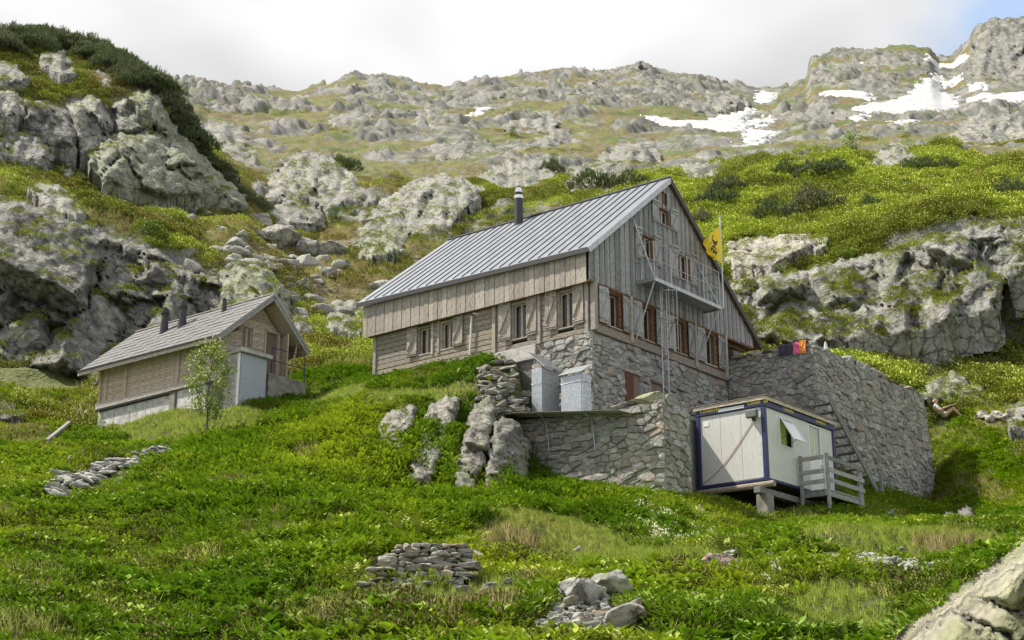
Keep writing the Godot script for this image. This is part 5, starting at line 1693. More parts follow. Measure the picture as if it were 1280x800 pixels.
func crags() -> void:
	var grey := Color(0.30, 0.30, 0.28)
	var pale := Color(0.335, 0.335, 0.31)
	var moss := Color(0.285, 0.30, 0.24)
	var dark := Color(0.19, 0.188, 0.178)
	# left: the dark wall behind the small hut, the paler buttresses beside it
	crag([[-40, 235], [45, 256], [100, 276], [150, 298], [200, 314], [236, 338], [278, 350], [290, 400], [215, 430], [150, 480], [90, 485], [-40, 490]], 1.0, 3.0, Color(0.24, 0.238, 0.225), 1001, 0.47)
	crag([[195, 330], [228, 330], [240, 360], [236, 405], [200, 415], [188, 380]], 2.7, 2.5, moss, 1021, 0.15)
	crag([[272, 342], [298, 328], [335, 336], [362, 368], [362, 420], [300, 430], [268, 410]], 2.6, 2.6, moss, 1002, 0.1)
	crag([[-40, 375], [40, 380], [76, 384], [88, 404], [66, 452], [38, 466], [-40, 475]], 2.6, 1.6, moss, 1003, 0.1)
	crag([[52, 340], [78, 338], [94, 370], [92, 420], [70, 440], [62, 390]], 2.3, 1.6, grey, 1004, 0.2)
	crag([[-40, 345], [20, 350], [55, 358], [52, 382], [0, 384], [-40, 380]], 1.6, 1.4, dark, 1005, 0.3)
	crag([[95, 440], [150, 425], [180, 410], [215, 400], [205, 470], [110, 490]], 2.0, 2.0, moss, 1006, 0.2)
	# upper left: the pale slabs under the pines
	crag([[160, 120], [185, 111], [206, 124], [217, 155], [242, 182], [264, 206], [288, 228], [312, 250], [308, 262], [285, 258], [250, 248], [210, 252], [165, 244], [128, 232], [110, 202], [124, 180], [150, 166], [188, 160], [172, 140]], 2.6, 3.0, moss, 1007, 0.12)
	crag([[84, 132], [120, 117], [142, 150], [142, 178], [100, 198], [90, 170]], 2.2, 2.6, pale, 1008, 0.1)
	crag([[30, 122], [75, 132], [102, 155], [100, 192], [60, 178], [26, 152]], 1.9, 1.6, grey, 1009, 0.62)
	crag([[-40, 112], [25, 115], [34, 138], [22, 152], [-40, 148]], 2.0, 2.4, pale, 1010, 0.1)
	crag([[48, 68], [82, 62], [98, 95], [76, 98], [52, 82]], 1.6, 1.8, grey, 1011)
	crag([[-40, 68], [20, 80], [38, 104], [-40, 112]], 1.5, 1.6, grey, 1012, 0.3)
	crag([[10, 162], [50, 168], [72, 200], [60, 216], [25, 202], [-10, 196]], 1.7, 1.8, grey, 1013, 0.25)
	crag([[-30, 170], [8, 172], [22, 190], [0, 205], [-30, 200]], 1.5, 1.4, grey, 1014, 0.3)
	crag([[32, 234], [72, 232], [108, 266], [95, 274], [58, 258]], 1.3, 1.8, pale, 1015)
	crag([[118, 86], [146, 96], [142, 112], [124, 106]], 1.1, 1.4, grey, 1016)
	crag([[138, 130], [158, 122], [180, 145], [190, 165], [160, 170], [146, 160]], 1.4, 1.8, grey, 1017, 0.1)
	crag([[70, 205], [98, 210], [96, 228], [76, 224]], 0.9, 1.2, grey, 1018)
	crag([[225, 245], [262, 250], [250, 268], [228, 262]], 0.7, 1.0, grey, 1019)
	crag([[-30, 480], [12, 494], [30, 520], [14, 532], [-30, 530]], 1.2, 1.2, dark, 1020, 0.3)
	# middle: whalebacks in the gully
	crag([[326, 252], [340, 226], [356, 204], [376, 196], [402, 200], [428, 216], [452, 236], [474, 246], [468, 258], [436, 252], [412, 262], [380, 250], [350, 256]], 3.6, 4.2, pale, 1030)
	crag([[334, 258], [372, 248], [402, 264], [412, 282], [384, 288], [348, 278], [330, 268]], 2.4, 3.0, grey, 1031, 0.1)
	crag([[400, 255], [440, 245], [470, 262], [462, 280], [430, 278], [408, 272]], 2.0, 2.2, grey, 1032, 0.35)
	crag([[438, 304], [452, 272], [478, 250], [508, 236], [545, 224], [582, 229], [604, 246], [580, 266], [564, 286], [540, 300], [500, 312], [472, 328], [442, 328]], 3.4, 3.4, pale, 1033, 0.12)
	crag([[450, 292], [490, 276], [520, 285], [505, 312], [468, 326], [446, 316]], 3.5, 2.0, moss, 1034)
	crag([[242, 172], [262, 157], [286, 161], [310, 181], [300, 188], [262, 186]], 2.8, 3.2, pale, 1035)
	crag([[266, 188], [292, 182], [322, 200], [342, 214], [320, 218], [290, 204]], 2.4, 3.0, grey, 1036)
	crag([[310, 232], [330, 226], [342, 240], [330, 256], [314, 250]], 1.5, 1.6, grey, 1037)
	crag([[396, 382], [440, 374], [466, 396], [452, 420], [410, 416]], 1.2, 1.2, moss, 1038, 0.1)
	crag([[352, 392], [384, 388], [396, 410], [376, 428], [356, 420]], 1.8, 1.6, pale, 1039)
	crag([[504, 168], [518, 146], [545, 139], [562, 150], [552, 167], [526, 174]], 5.5, 5.0, pale, 1040)
	crag([[535, 190], [560, 176], [585, 180], [582, 198], [552, 204]], 3.6, 4.0, grey, 1041)
	crag([[600, 225], [640, 205], [680, 202], [700, 225], [660, 238], [620, 240]], 1.6, 2.2, grey, 1042)
	crag([[700, 228], [735, 212], [775, 218], [800, 232], [760, 244], [715, 244]], 1.8, 2.4, pale, 1043)
	crag([[655, 180], [690, 166], [725, 172], [740, 190], [700, 200], [664, 198]], 3.0, 4.0, grey, 1044)
	crag([[745, 205], [775, 182], [810, 186], [822, 206], [790, 214]], 3.0, 4.0, pale, 1045)
	crag([[840, 212], [870, 202], [905, 208], [900, 226], [860, 232]], 1.6, 2.4, pale, 1046)
	# the summits and the broken crest
	crag([[1016, 112], [1022, 92], [1044, 84], [1090, 78], [1126, 74], [1150, 80], [1156, 94], [1140, 104], [1100, 110], [1050, 110]], 5.0, 7.0, grey, 1090)
	crag([[1212, 96], [1222, 60], [1245, 48], [1310, 46], [1310, 106], [1240, 106], [1216, 104]], 5.0, 7.0, grey, 1091)
	crag([[564, 132], [592, 118], [636, 114], [660, 126], [630, 144], [584, 142]], 4.0, 6.0, grey, 1092)
	crag([[694, 112], [730, 108], [760, 112], [768, 128], [732, 140], [698, 132]], 4.0, 6.0, pale, 1093)
	crag([[786, 112], [806, 104], [848, 112], [868, 126], [824, 136], [790, 130]], 4.0, 6.0, grey, 1094)
	crag([[424, 124], [450, 116], [488, 115], [508, 126], [472, 138], [434, 136]], 4.0, 6.0, grey, 1095)
	crag([[860, 130], [895, 122], [930, 130], [908, 142], [868, 144]], 3.5, 5.0, pale, 1096)
	crag([[625, 160], [660, 144], [700, 152], [690, 172], [645, 176]], 4.5, 6.0, pale, 1097)
	crag([[990, 150], [1020, 140], [1050, 150], [1040, 172], [1000, 176]], 4.0, 5.0, grey, 1098)
	crag([[1080, 172], [1110, 160], [1140, 166], [1130, 182], [1090, 184]], 3.5, 4.0, grey, 1099)
	crag([[240, 130], [290, 124], [350, 130], [380, 140], [330, 150], [260, 148]], 4.0, 6.0, grey, 1100, 0.2)
	crag([[400, 152], [440, 142], [470, 148], [460, 162], [420, 166]], 3.5, 5.0, grey, 1101)
	# right: slab, broken cliff band, rock behind the sunbather
	crag([[896, 312], [930, 296], [1000, 294], [1040, 297], [1032, 312], [985, 324], [962, 338], [918, 334]], 1.1, 1.6, Color(0.42, 0.40, 0.36), 1050)
	crag([[898, 372], [930, 348], [980, 342], [1016, 336], [1050, 326], [1118, 312], [1150, 298], [1202, 288], [1240, 276], [1330, 270], [1330, 345], [1260, 352], [1250, 388], [1205, 400], [1165, 414], [1110, 424], [1046, 430], [948, 438], [902, 420]], 1.2, 1.5, Color(0.30, 0.298, 0.28), 1049, 0.18)
	crag([[902, 368], [930, 352], [976, 345], [1002, 370], [1004, 402], [986, 424], [948, 432], [918, 420], [902, 396]], 2.6, 2.0, grey, 1051, 0.34)
	crag([[944, 372], [960, 364], [974, 385], [968, 424], [945, 428], [940, 398]], 3.1, 1.6, moss, 1052, 0.1)
	crag([[1008, 378], [1040, 364], [1078, 374], [1080, 408], [1046, 424], [1012, 416]], 2.3, 1.6, grey, 1053, 0.2)
	crag([[1016, 338], [1050, 328], [1118, 318], [1124, 346], [1108, 372], [1080, 380], [1045, 364], [1018, 364]], 2.1, 1.5, grey, 1054, 0.34)
	crag([[1148, 302], [1174, 292], [1202, 292], [1204, 328], [1170, 336], [1150, 324]], 2.1, 1.3, pale, 1055, 0.2)
	crag([[1116, 374], [1145, 358], [1168, 386], [1164, 410], [1130, 410], [1114, 394]], 2.2, 1.4, moss, 1056, 0.1)
	crag([[1212, 302], [1240, 280], [1276, 272], [1320, 280], [1320, 330], [1250, 336], [1224, 334]], 2.2, 1.4, grey, 1057, 0.4)
	crag([[1198, 352], [1230, 344], [1254, 360], [1244, 384], [1204, 390]], 1.9, 1.4, moss, 1058, 0.1)
	crag([[1176, 332], [1196, 334], [1202, 356], [1178, 380], [1168, 352]], 1.8, 1.2, grey, 1059, 0.2)
	crag([[1080, 384], [1112, 376], [1118, 408], [1096, 420], [1076, 408]], 1.7, 1.1, grey, 1060, 0.25)
	crag([[1205, 392], [1232, 390], [1250, 404], [1240, 418], [1210, 412]], 1.0, 1.0, grey, 1066, 0.1)
	crag([[1150, 474], [1190, 464], [1226, 484], [1236, 500], [1200, 503], [1150, 502]], 0.3, 2.2, moss, 1061, 0.15)
	crag([[1256, 512], [1282, 498], [1330, 520], [1320, 545], [1262, 538]], 1.4, 1.2, grey, 1062)
	crag([[1076, 212], [1096, 190], [1124, 184], [1152, 198], [1112, 220]], 1.4, 2.0, pale, 1063)
	crag([[1186, 178], [1214, 152], [1260, 148], [1310, 162], [1310, 196], [1220, 200], [1194, 192]], 2.8, 3.6, pale, 1064)
	crag([[1180, 642], [1210, 636], [1232, 655], [1212, 668], [1184, 660]], 0.6, 0.7, dark, 1068)
	crag([[1096, 632], [1130, 640], [1128, 656], [1100, 652]], 0.4, 0.6, grey, 1069)
	# the tilted rock under the big hut: upright fins half buried in the turf
	crag([[466, 556], [472, 528], [488, 513], [516, 506], [522, 512], [516, 540], [504, 562], [484, 568]], 0.42, 0.7, Color(0.235, 0.23, 0.205), 1070, 0.15)
	crag([[508, 592], [518, 556], [530, 520], [546, 497], [566, 492], [574, 500], [568, 530], [556, 566], [542, 598], [526, 604]], 0.5, 0.8, Color(0.27, 0.265, 0.235), 1071, 0.25)
	crag([[566, 600], [574, 556], [588, 516], [604, 498], [618, 498], [622, 524], [612, 566], [598, 606], [580, 616]], 0.5, 0.8, Color(0.235, 0.23, 0.205), 1072, 0.25)
	crag([[602, 612], [610, 566], [616, 528], [630, 522], [650, 526], [664, 560], [656, 600], [630, 618]], 0.55, 0.8, Color(0.235, 0.23, 0.205), 1073, 0.35)
	# low rocks in the meadow
	crag([[226, 622], [246, 616], [264, 626], [258, 648], [230, 646]], 0.4, 0.5, grey, 1074, 0.2)
	crag([[0, 716], [24, 708], [38, 720], [18, 732], [0, 730]], 0.25, 0.3, grey, 1075)
	crag([[30, 790], [60, 776], [84, 786], [80, 815], [35, 815]], 0.3, 0.3, dark, 1076, 0.2)
	# the lichen-covered block close by
	crag([[1120, 806], [1150, 782], [1190, 752], [1232, 720], [1284, 682], [1360, 640], [1420, 640], [1420, 900], [1100, 900], [1095, 830]], 0.8, 1.1, Color(0.33, 0.32, 0.24), 1080, 0.0, 12.5, 0.7, 3.2)
	print("crags ", Time.get_ticks_msec())

func clear_round(p: Vector3, radius: float) -> void:
	# no plants grow through a stone
	var q := Vector2(p.x, p.z)
	for i in range(int(floorf((q.x - radius) / 0.5)), int(floorf((q.x + radius) / 0.5)) + 1):
		for j in range(int(floorf((q.y - radius) / 0.5)), int(floorf((q.y + radius) / 0.5)) + 1):
			var c := Vector2i(i, j)
			if not cleared.has(c): cleared[c] = []
			cleared[c].append(Vector3(q.x, q.y, radius))

func is_cleared(q: Vector2) -> bool:
	var c := Vector2i(int(floorf(q.x / 0.5)), int(floorf(q.y / 0.5)))
	if not cleared.has(c): return false
	for p in cleared[c]:
		if q.distance_squared_to(Vector2(p.x, p.y)) < p.z * p.z: return true
	return false

func put_boulder(px: float, py: float, w: float, h: float, label: String, seed_: int, group := "", tone := Color(0, 0, 0, 0), called := "boulder") -> void:
	# w, h: how wide and tall it shows, in pixels, its foot at (px, py)
	var p := hit(px, py)
	if not p.is_finite(): return
	var d := p.length()
	var k := d / FOCAL
	var s := Vector3(w * k * 0.5, h * k * 0.56, w * k * 0.42)
	clear_round(p, s.x * 1.1)
	clear_round(p * (1.0 - s.x * 0.9 / d), s.x * 0.9)
	var o := part(called, boulder_mesh(s, seed_, 0.22, 3, tone), mats.rock, self, Transform3D(Basis(Vector3.UP, rng.randf() * TAU * 0.06), Vector3(p.x, p.y + s.y * 0.75, p.z)))
	tag(o, label, "boulder", group)

func boulders() -> void:
	var pale := Color(0.40, 0.39, 0.355)
	var g := "boulders in the gully behind the huts"
	var list := [
		[352, 308, 42, 30, "large rounded grey boulder in the gully above the small hut", pale], [388, 322, 36, 26, "grey boulder leaning against its neighbours in the gully", pale], [418, 320, 38, 24, "broad low boulder below the mossy whaleback", pale], [378, 362, 22, 16, "small boulder at the foot of the scree", pale], [300, 300, 18, 12, "small pale boulder among dry grass", pale], [312, 318, 14, 10, "small pale stone in the scree", pale], [335, 340, 26, 14, "flat boulder beside the mossy buttress", pale], [365, 330, 24, 14, "flat boulder low in the scree", pale], [408, 345, 22, 14, "angular boulder in the scree above the hut eaves", pale], [296, 252, 20, 12, "pale block under the upper slabs", pale], [330, 300, 16, 12, "pale block beside the large rounded boulder", pale], [430, 335, 18, 12, "pale block at the edge of the green slope", pale], [258, 270, 16, 9, "pale stone on the straw-coloured slope", pale], [275, 288, 12, 8, "small stone on the straw-coloured slope", pale], [420, 430, 16, 12, "grey stone beside the small hut path", pale], [372, 404, 34, 26, "rounded grey boulder behind the small hut gable", pale],
	]
	for k in list.size(): put_boulder(list[k][0], list[k][1], list[k][2], list[k][3], list[k][4], 2000 + k, g, list[k][5])
	g = "stones lying in the meadow"
	list = [
		[534, 762, 20, 14, "pale rounded stone in grass below the dry stone stub", Color(0.46, 0.46, 0.43)], [565, 758, 14, 8, "small flat stone next to the pale rounded one", pale], [612, 738, 18, 12, "grey stone on the bank edge beside dry grass", pale], [636, 732, 16, 9, "dark stone on bare earth under the bank", Color(0.2, 0.19, 0.18)], [722, 692, 14, 9, "pale stone alone in the smooth turf", pale], [895, 716, 56, 24, "broad pinkish slab bedded in the meadow", Color(0.40, 0.30, 0.255)], [917, 696, 22, 10, "pale stone touching the pinkish slab", pale], [872, 752, 20, 15, "grey stone half hidden by broad leaves", pale], [890, 768, 28, 18, "tan stone half hidden by broad leaves", Color(0.40, 0.37, 0.30)], [962, 700, 18, 9, "pale stone in the grass under the container", pale], [1124, 698, 18, 13, "white angular stone at the head of the rubble line", Color(0.55, 0.54, 0.52)], [1160, 706, 16, 10, "dark stone in the rubble line", Color(0.14, 0.13, 0.13)], [1190, 712, 16, 12, "pale stone past the end of the rubble line", pale], [1156, 720, 22, 8, "flat pale stone below the rubble line", pale], [1220, 712, 18, 8, "pinkish stone near the big lichened block", Color(0.4, 0.32, 0.27)], [254, 784, 26, 10, "flat stone with an orange face in heather", Color(0.42, 0.33, 0.24)], [145, 624, 18, 9, "flat grey slab at the tail of the slate heap", pale], [88, 578, 12, 8, "pale stone in the grass above the slate heap", pale], [238, 578, 10, 6, "small pale stone beside the sapling", pale], [42, 632, 12, 6, "small pale stone left of the slate heap", pale],
	]
	for k in list.size(): put_boulder(list[k][0], list[k][1], list[k][2], list[k][3], list[k][4], 2100 + k, g, list[k][5], "stone")
	# sunlit stones by the sunbather
	for k in 7: put_boulder(1226 + 6 * k, 522 + (k % 3) * 2, 13, 9, "pale round stone in the row beside the sunbather's rock", 2200 + k, "round stones beside the sunbather's rock", Color(0.52, 0.49, 0.44), "stone")

func heap(called: String, label: String, category: String, px: float, py: float, stones: Array) -> void:
	# a pile: stones given as [pixel x, pixel y, width px, height px, lift px, tilt]; one thing with each stone a part
	var p := hit(px, py)
	var t := thing(called, label, category, Transform3D(Basis(), p))
	var k := p.length() / FOCAL
	for s in stones:
		var q := hit(s[0], s[1])
		if not q.is_finite(): continue
		clear_round(q, s[2] * k * 0.45 + 0.08)
		clear_round(q * (1.0 - 0.25 / q.length()), s[2] * k * 0.4 + 0.08)
		var size := Vector3(s[2] * k * 0.5, s[3] * k * 0.5, s[2] * k * rng.randf_range(0.3, 0.5))
		var b := Basis(Vector3.UP, rng.randf_range(-0.5, 0.5)) * Basis(Vector3(0, 0, 1), s[5]) * Basis(Vector3.RIGHT, rng.randf_range(-0.15, 0.3))
		var v: Mesh = boulder_mesh(size, rng.randi(), 0.34, 3 if s[2] > 40 else (2 if s[2] > 12 else 1), s[6] if s.size() > 6 else Color(0, 0, 0, 0), true)
		part("stone", v, mats.rock if s[2] > 40 else mats.stone, t, Transform3D(b, q - p + Vector3(0, s[4] * k + size.y * 0.4, 0)))

func heaps() -> void:
	rng.seed = 515
	# slate heap on the slope
	var list := []
	for k in 170:
		var u := rng.randf()
		var x := lerpf(64, 212, u)
		var mid := lerpf(618, 564, pow(u, 0.9))
		var half := lerpf(13, 5, u) * (1.0 if u > 0.06 else 0.5)
		var y := mid + rng.randf_range(-half, half)
		var big := lerpf(1.0, 0.6, u)
		var g := rng.randf_range(0.34, 0.52)
		list.append([x, y, rng.randf_range(9, 24) * big, rng.randf_range(3.5, 6.5) * big, rng.randf_range(2, 7), rng.randf_range(-0.5, 0.25), Color(g, g * 0.99, g * 0.96)])
	heap("slate_heap", "long heap of broken grey slates tipped on the slope below the small hut", "stone heap", 140, 600, list)
	# boulder heap
	list = [[764, 752, 58, 32, 22, 0.15, Color(0.40, 0.395, 0.375)], [730, 762, 56, 30, 16, -0.22, Color(0.385, 0.38, 0.36)], [784, 780, 52, 28, 6, 0.38, Color(0.36, 0.33, 0.30)], [748, 778, 18, 13, 6, 0.0, Color(0.42, 0.30, 0.22)], [742, 790, 28, 13, 4, 0.1], [714, 766, 22, 13, 12, 0.3], [765, 784, 20, 11, 6, 0.2], [730, 787, 24, 13, 6, 0.0]]
	for k in 230:
		var x := rng.randf_range(670, 762)
		var top := lerpf(786, 742, sm(676, 722, x))
		var g := rng.randf_range(0.34, 0.52)
		list.append([x, rng.randf_range(top, 794), rng.randf_range(6, 15), rng.randf_range(4, 8), rng.randf_range(2, 9), rng.randf_range(-0.5, 0.5), Color(g, g * 0.985, g * 0.94)])
	heap("boulder_heap", "heap of big tilted slabs spilling small rubble in the meadow", "stone heap", 740, 780, list)
	# line of rubble
	list = []
	for k in 80:
		var x := rng.randf_range(1032, 1172)
		list.append([x, lerpf(697, 712, (x - 1032) / 140.0) + rng.randf_range(-5, 5), rng.randf_range(5, 14), rng.randf_range(4, 8), 3.0, rng.randf_range(-0.4, 0.4), Color(0.46, 0.455, 0.44)])
	heap("rubble_line", "thin line of pale rubble across the grass below the deck", "stone heap", 1100, 706, list)
	# rubble bank beside the cabinets
	list = []
	for k in 120:
		var x := rng.randf_range(600, 668)
		var top := lerpf(462, 440, (x - 600) / 68.0)
		list.append([x, rng.randf_range(top, 520), rng.randf_range(8, 20), rng.randf_range(4, 8), rng.randf_range(-1, 3), rng.randf_range(-0.4, 0.5)])
	heap("rubble_bank", "bank of loose flat stones between the hut wall and the steel cabinets", "stone heap", 640, 500, list)
	# stub of dry stone wall in the meadow: courses of flat stones
	var p := hit(520, 732)
	var t := thing("dry_stone_stub", "collapsed stub of dry stone wall built of flat slabs in the meadow", "stone wall", Transform3D(Basis(), p))
	var k := p.length() / FOCAL
	for row in 9:
		var x := 452.0 + row * 5.0 + rng.randf_range(-6, 6)
		var x1 := 572.0 + row * 1.5 + rng.randf_range(-8, 8) - maxf(0.0, row - 5.0) * 6.0
		while x < x1:
			var w := rng.randf_range(9, 26)
			var h := rng.randf_range(4.5, 9.5)
			var g := rng.randf_range(0.27, 0.48)
			var size := Vector3(w * k * 0.53, h * k * 0.52, rng.randf_range(0.12, 0.26))
			var c := Color(g, g * 0.96, g * 0.86) if rng.randf() < 0.75 else Color(g * 1.2, g * 1.0, g * 0.84)
			var slope := lerpf(0.0, -14.0, (x - 452.0) / 140.0)
			part("stone", boulder_mesh(size, rng.randi(), 0.2, 2, c, true), mats.stone, t, Transform3D(Basis(Vector3.UP, rng.randf_range(-0.25, 0.25)) * Basis(Vector3(0, 0, 1), rng.randf_range(-0.16, 0.16)), Vector3((x + w * 0.5 - 520.0) * k, (row * 6.4 + 2.0 - slope * 0.35) * k, -0.10 - row * 0.055 - (x - 452.0) * 0.003)))
			x += w * 0.95
	for j in 26:
		var o := hit(rng.randf_range(446, 606), rng.randf_range(728, 740))
		var g := rng.randf_range(0.26, 0.46)
		var w := rng.randf_range(0.05, 0.13)
		part("stone", boulder_mesh(Vector3(w, w * 0.5, w * 0.8), rng.randi(), 0.25, 1, Color(g, g * 0.96, g * 0.88), true), mats.stone, t, Transform3D(Basis(Vector3.UP, rng.randf() * TAU), o - p + Vector3(0, w * 0.3, 0)))
	for q in [[592, 704, 34, 30, Color(0.42, 0.36, 0.31)], [612, 712, 18, 14, Color(0.33, 0.27, 0.23)], [574, 712, 24, 12, Color(0.35, 0.33, 0.3)]]:
		var o := hit(q[0], q[1])
		part("stone", boulder_mesh(Vector3(q[2], q[3], q[2] * 0.8) * k * 0.5, rng.randi(), 0.25, 2, q[4]), mats.stone, t, Transform3D(Basis(), o - p + Vector3(0, q[3] * k * 0.25, 0)))

func snow() -> void:
	var list := SNOW
	var names := ["largest snow field in the hollow below the ridge", "wedge of snow pointing down towards the hut roof", "small slanting strip of snow between two larger fields", "snow patch in the notch of the ridge", "narrow snow band under the rounded summit crag", "long snow field running up the gully between the summits", "snow band at the foot of the highest summit", "snow saddle between the two summits", "thin snow strip beside the long gully field", "small lens of snow below the long gully field", "snow sliver at the lower tip of the gully field", "snow ledge on the rounded summit crag", "lone white snow patch above the green spur", "snow ledge on the highest summit"]
	var wob := noise_of(FastNoiseLite.TYPE_SIMPLEX_SMOOTH, 0.16, 700, 3)
	var swell := noise_of(FastNoiseLite.TYPE_SIMPLEX_SMOOTH, 0.07, 701, 3)
	for k in list.size():
		# a bed of old snow some decimetres thick, lying on the slope; its edge runs out under the stones
		var bed: PackedVector2Array = beds[k][0]
		var box: Rect2 = beds[k][1].grow(3.0)
		var v := PackedVector3Array()
		var f := PackedInt32Array()
		var id := {}
		var inside := {}
		for c in NC:
			var az := lerpf(AZ0, AZ1, c / (NC - 1.0))
			if (sin(az) * 600.0 < box.position.x and sin(az) * 150.0 < box.position.x) or (sin(az) * 150.0 > box.end.x and sin(az) * 600.0 > box.end.x): continue
			for i in nr:
				var q := Vector2(sin(az), -cos(az)) * rad[i]
				if not box.has_point(q): continue
				var w := q + Vector2(wob.get_noise_2d(q.x, q.y), wob.get_noise_2d(q.x + 50.0, q.y)) * 3.0
				var key := c * nr + i
				var is_in := Geometry2D.is_point_in_polygon(w, bed)
				inside[key] = is_in
				id[key] = v.size()
				v.append(Vector3(q.x, hb[key] + 0.05 + 0.35 * swell.get_noise_2d(q.x, q.y) if is_in else hf[key] - 0.5, q.y))
		for key in id:
			if not (id.has(key + 1) and id.has(key + nr) and id.has(key + nr + 1)): continue
			if not (inside[key] or inside[key + 1] or inside[key + nr] or inside[key + nr + 1]): continue
			f.append_array(PackedInt32Array([id[key], id[key + nr], id[key + 1], id[key + 1], id[key + nr], id[key + nr + 1]]))
		if f.is_empty(): continue
		var o := part("snow_patch", mesh_of(v, f, PackedColorArray()), mats.snow, self)
		tag(o, names[k], "snow", "snow patches below the ridge")
	print("snow ", Time.get_ticks_msec())

# ---------------------------------------------------------------- plants
func soft_tri(st: SurfaceTool, a: Vector3, b: Vector3, c: Vector3, up: Vector3, round_ := 0.6) -> void:
	# a leaf or blade face; its shading normal bends towards the way the plant grows
	var n := (c - a).cross(b - a)
	if n.dot(up) < 0.0:
		var t := b; b = c; c = t; n = -n
	n = n.normalized().lerp(Vector3.UP, round_).normalized()
	st.set_normal(n); st.add_vertex(a)
	st.set_normal(n); st.add_vertex(b)
	st.set_normal(n); st.add_vertex(c)

func leaf(st: SurfaceTool, at: Vector3, dir: Vector3, up: Vector3, long: float, wide: float, droop: float, c: Color) -> void:
	# a folded blade: two halves meeting at the midrib
	var side := dir.cross(up).normalized() * wide * 0.5
	var mid := at + dir * long * 0.5 - up * droop * long * 0.25
	var tip := at + dir * long - up * droop * long
	var l := at + dir * long * 0.42 + side + up * wide * 0.16 - up * droop * long * 0.2
	var r := at + dir * long * 0.42 - side + up * wide * 0.16 - up * droop * long * 0.2
	st.set_color(c)
	for t in [[at, l, mid], [l, tip, mid], [at, mid, r], [mid, tip, r]]: soft_tri(st, t[0], t[1], t[2], up, 0.4)

func herb_mesh(s: int, leaves: int, spread: float, long: float, ratio: float) -> ArrayMesh:
	var r := RandomNumberGenerator.new()
	r.seed = s
	var st := start()
	for k in leaves:
		var a := TAU * k / leaves * 2.4 + r.randf() * 0.8
		var tilt := r.randf_range(0.15, 1.0)
		var d := Vector3(cos(a) * tilt, r.randf_range(0.12, 0.75), sin(a) * tilt).normalized()
		var up := Vector3(-d.x * 0.7, 1.0, -d.z * 0.7).normalized()
		up = (up - d * up.dot(d)).normalized()
		var p := Vector3(cos(a), 0, sin(a)) * r.randf() * spread + Vector3.UP * r.randf_range(0.0, 0.24)
		var g := r.randf_range(0.72, 1.25)
		leaf(st, p, d, up, long * r.randf_range(0.6, 1.25), long * ratio * r.randf_range(0.7, 1.2), r.randf_range(0.0, 0.5), Color(g, g, g * 0.9))
	return st.commit()

func grass_mesh(s: int, blades: int, tall: float, spread: float) -> ArrayMesh:
	var r := RandomNumberGenerator.new()
	r.seed = s
	var st := start()
	for k in blades:
		var a := r.randf() * TAU
		var p := Vector3(cos(a), 0, sin(a)) * sqrt(r.randf()) * spread
		var lean := Vector3(r.randfn(), 0, r.randfn()) * 0.34 + Vector3(cos(a), 0, sin(a)) * 0.25
		var h := tall * r.randf_range(0.5, 1.2)
		var w := Vector3(-sin(a), 0, cos(a)) * r.randf_range(0.006, 0.011)
		var m := p + Vector3(0, h * 0.6, 0) + lean * h * 0.35
		var t := p + Vector3(0, h, 0) + lean * h
		var g := r.randf_range(0.75, 1.25)
		st.set_color(Color(g, g, g * 0.9))
		soft_tri(st, p - w, p + w, m + w * 0.7, Vector3(cos(a), 0.5, sin(a)))
		soft_tri(st, p - w, m + w * 0.7, m - w * 0.7, Vector3(cos(a), 0.5, sin(a)))
		soft_tri(st, m - w * 0.7, m + w * 0.7, t, Vector3(cos(a), 0.5, sin(a)))
	return st.commit()

func shrub_mesh(s: int, n: int, rad_: float, tall: float, size: float) -> ArrayMesh:
	# a low cushion of small leaves
	var r := RandomNumberGenerator.new()
	r.seed = s
	var st := start()
	for k in n:
		var a := r.randf() * TAU
		var e := acos(r.randf_range(0.0, 1.0))
		var o := Vector3(cos(a) * sin(e), cos(e), sin(a) * sin(e))
		var p := Vector3(o.x * rad_, o.y * tall, o.z * rad_) * r.randf_range(0.72, 1.08)
		var d := (o + Vector3(r.randfn(), r.randfn() + 0.4, r.randfn()) * 0.6).normalized()
		var up := d.cross(Vector3(r.randfn(), r.randfn(), r.randfn())).normalized()
		if up.y < 0.0: up = -up
		var w := d.cross(up).normalized() * size * 0.34
		var g := r.randf_range(0.65, 1.3)
		st.set_color(Color(g, g, g * 0.9))
		var l := size * r.randf_range(0.7, 1.3)
		soft_tri(st, p, p + d * l * 0.5 + w, p + d * l, up, 0.45)
		soft_tri(st, p, p + d * l, p + d * l * 0.5 - w, up, 0.45)
	return st.commit()

func fern_mesh(s: int) -> ArrayMesh:
	var r := RandomNumberGenerator.new()
	r.seed = s
	var st := start()
	for k in 11:
		var a := TAU * k / 11.0 + r.randf() * 0.4
		var lean := r.randf_range(0.25, 0.75)
		var out := Vector3(cos(a), 0, sin(a))
		var side := Vector3(-sin(a), 0, cos(a))
		var long := r.randf_range(0.55, 0.85)
		var g := r.randf_range(0.8, 1.2)
		st.set_color(Color(g, g, g * 0.9))
		for j in 9:
			var u := j / 9.0
			var p := out * long * lean * u * u + Vector3.UP * long * (u - 0.25 * u * u)
			var q := out * long * lean * (u + 0.11) * (u + 0.11) + Vector3.UP * long * (u + 0.11 - 0.25 * (u + 0.11) * (u + 0.11))
			var w := 0.10 * sin(PI * (0.18 + 0.8 * u))
			for sgn in [-1.0, 1.0]: tri(st, p, q, (p + q) * 0.5 + side * w * sgn + (q - p) * 0.6, out + Vector3.UP)
	return st.commit()

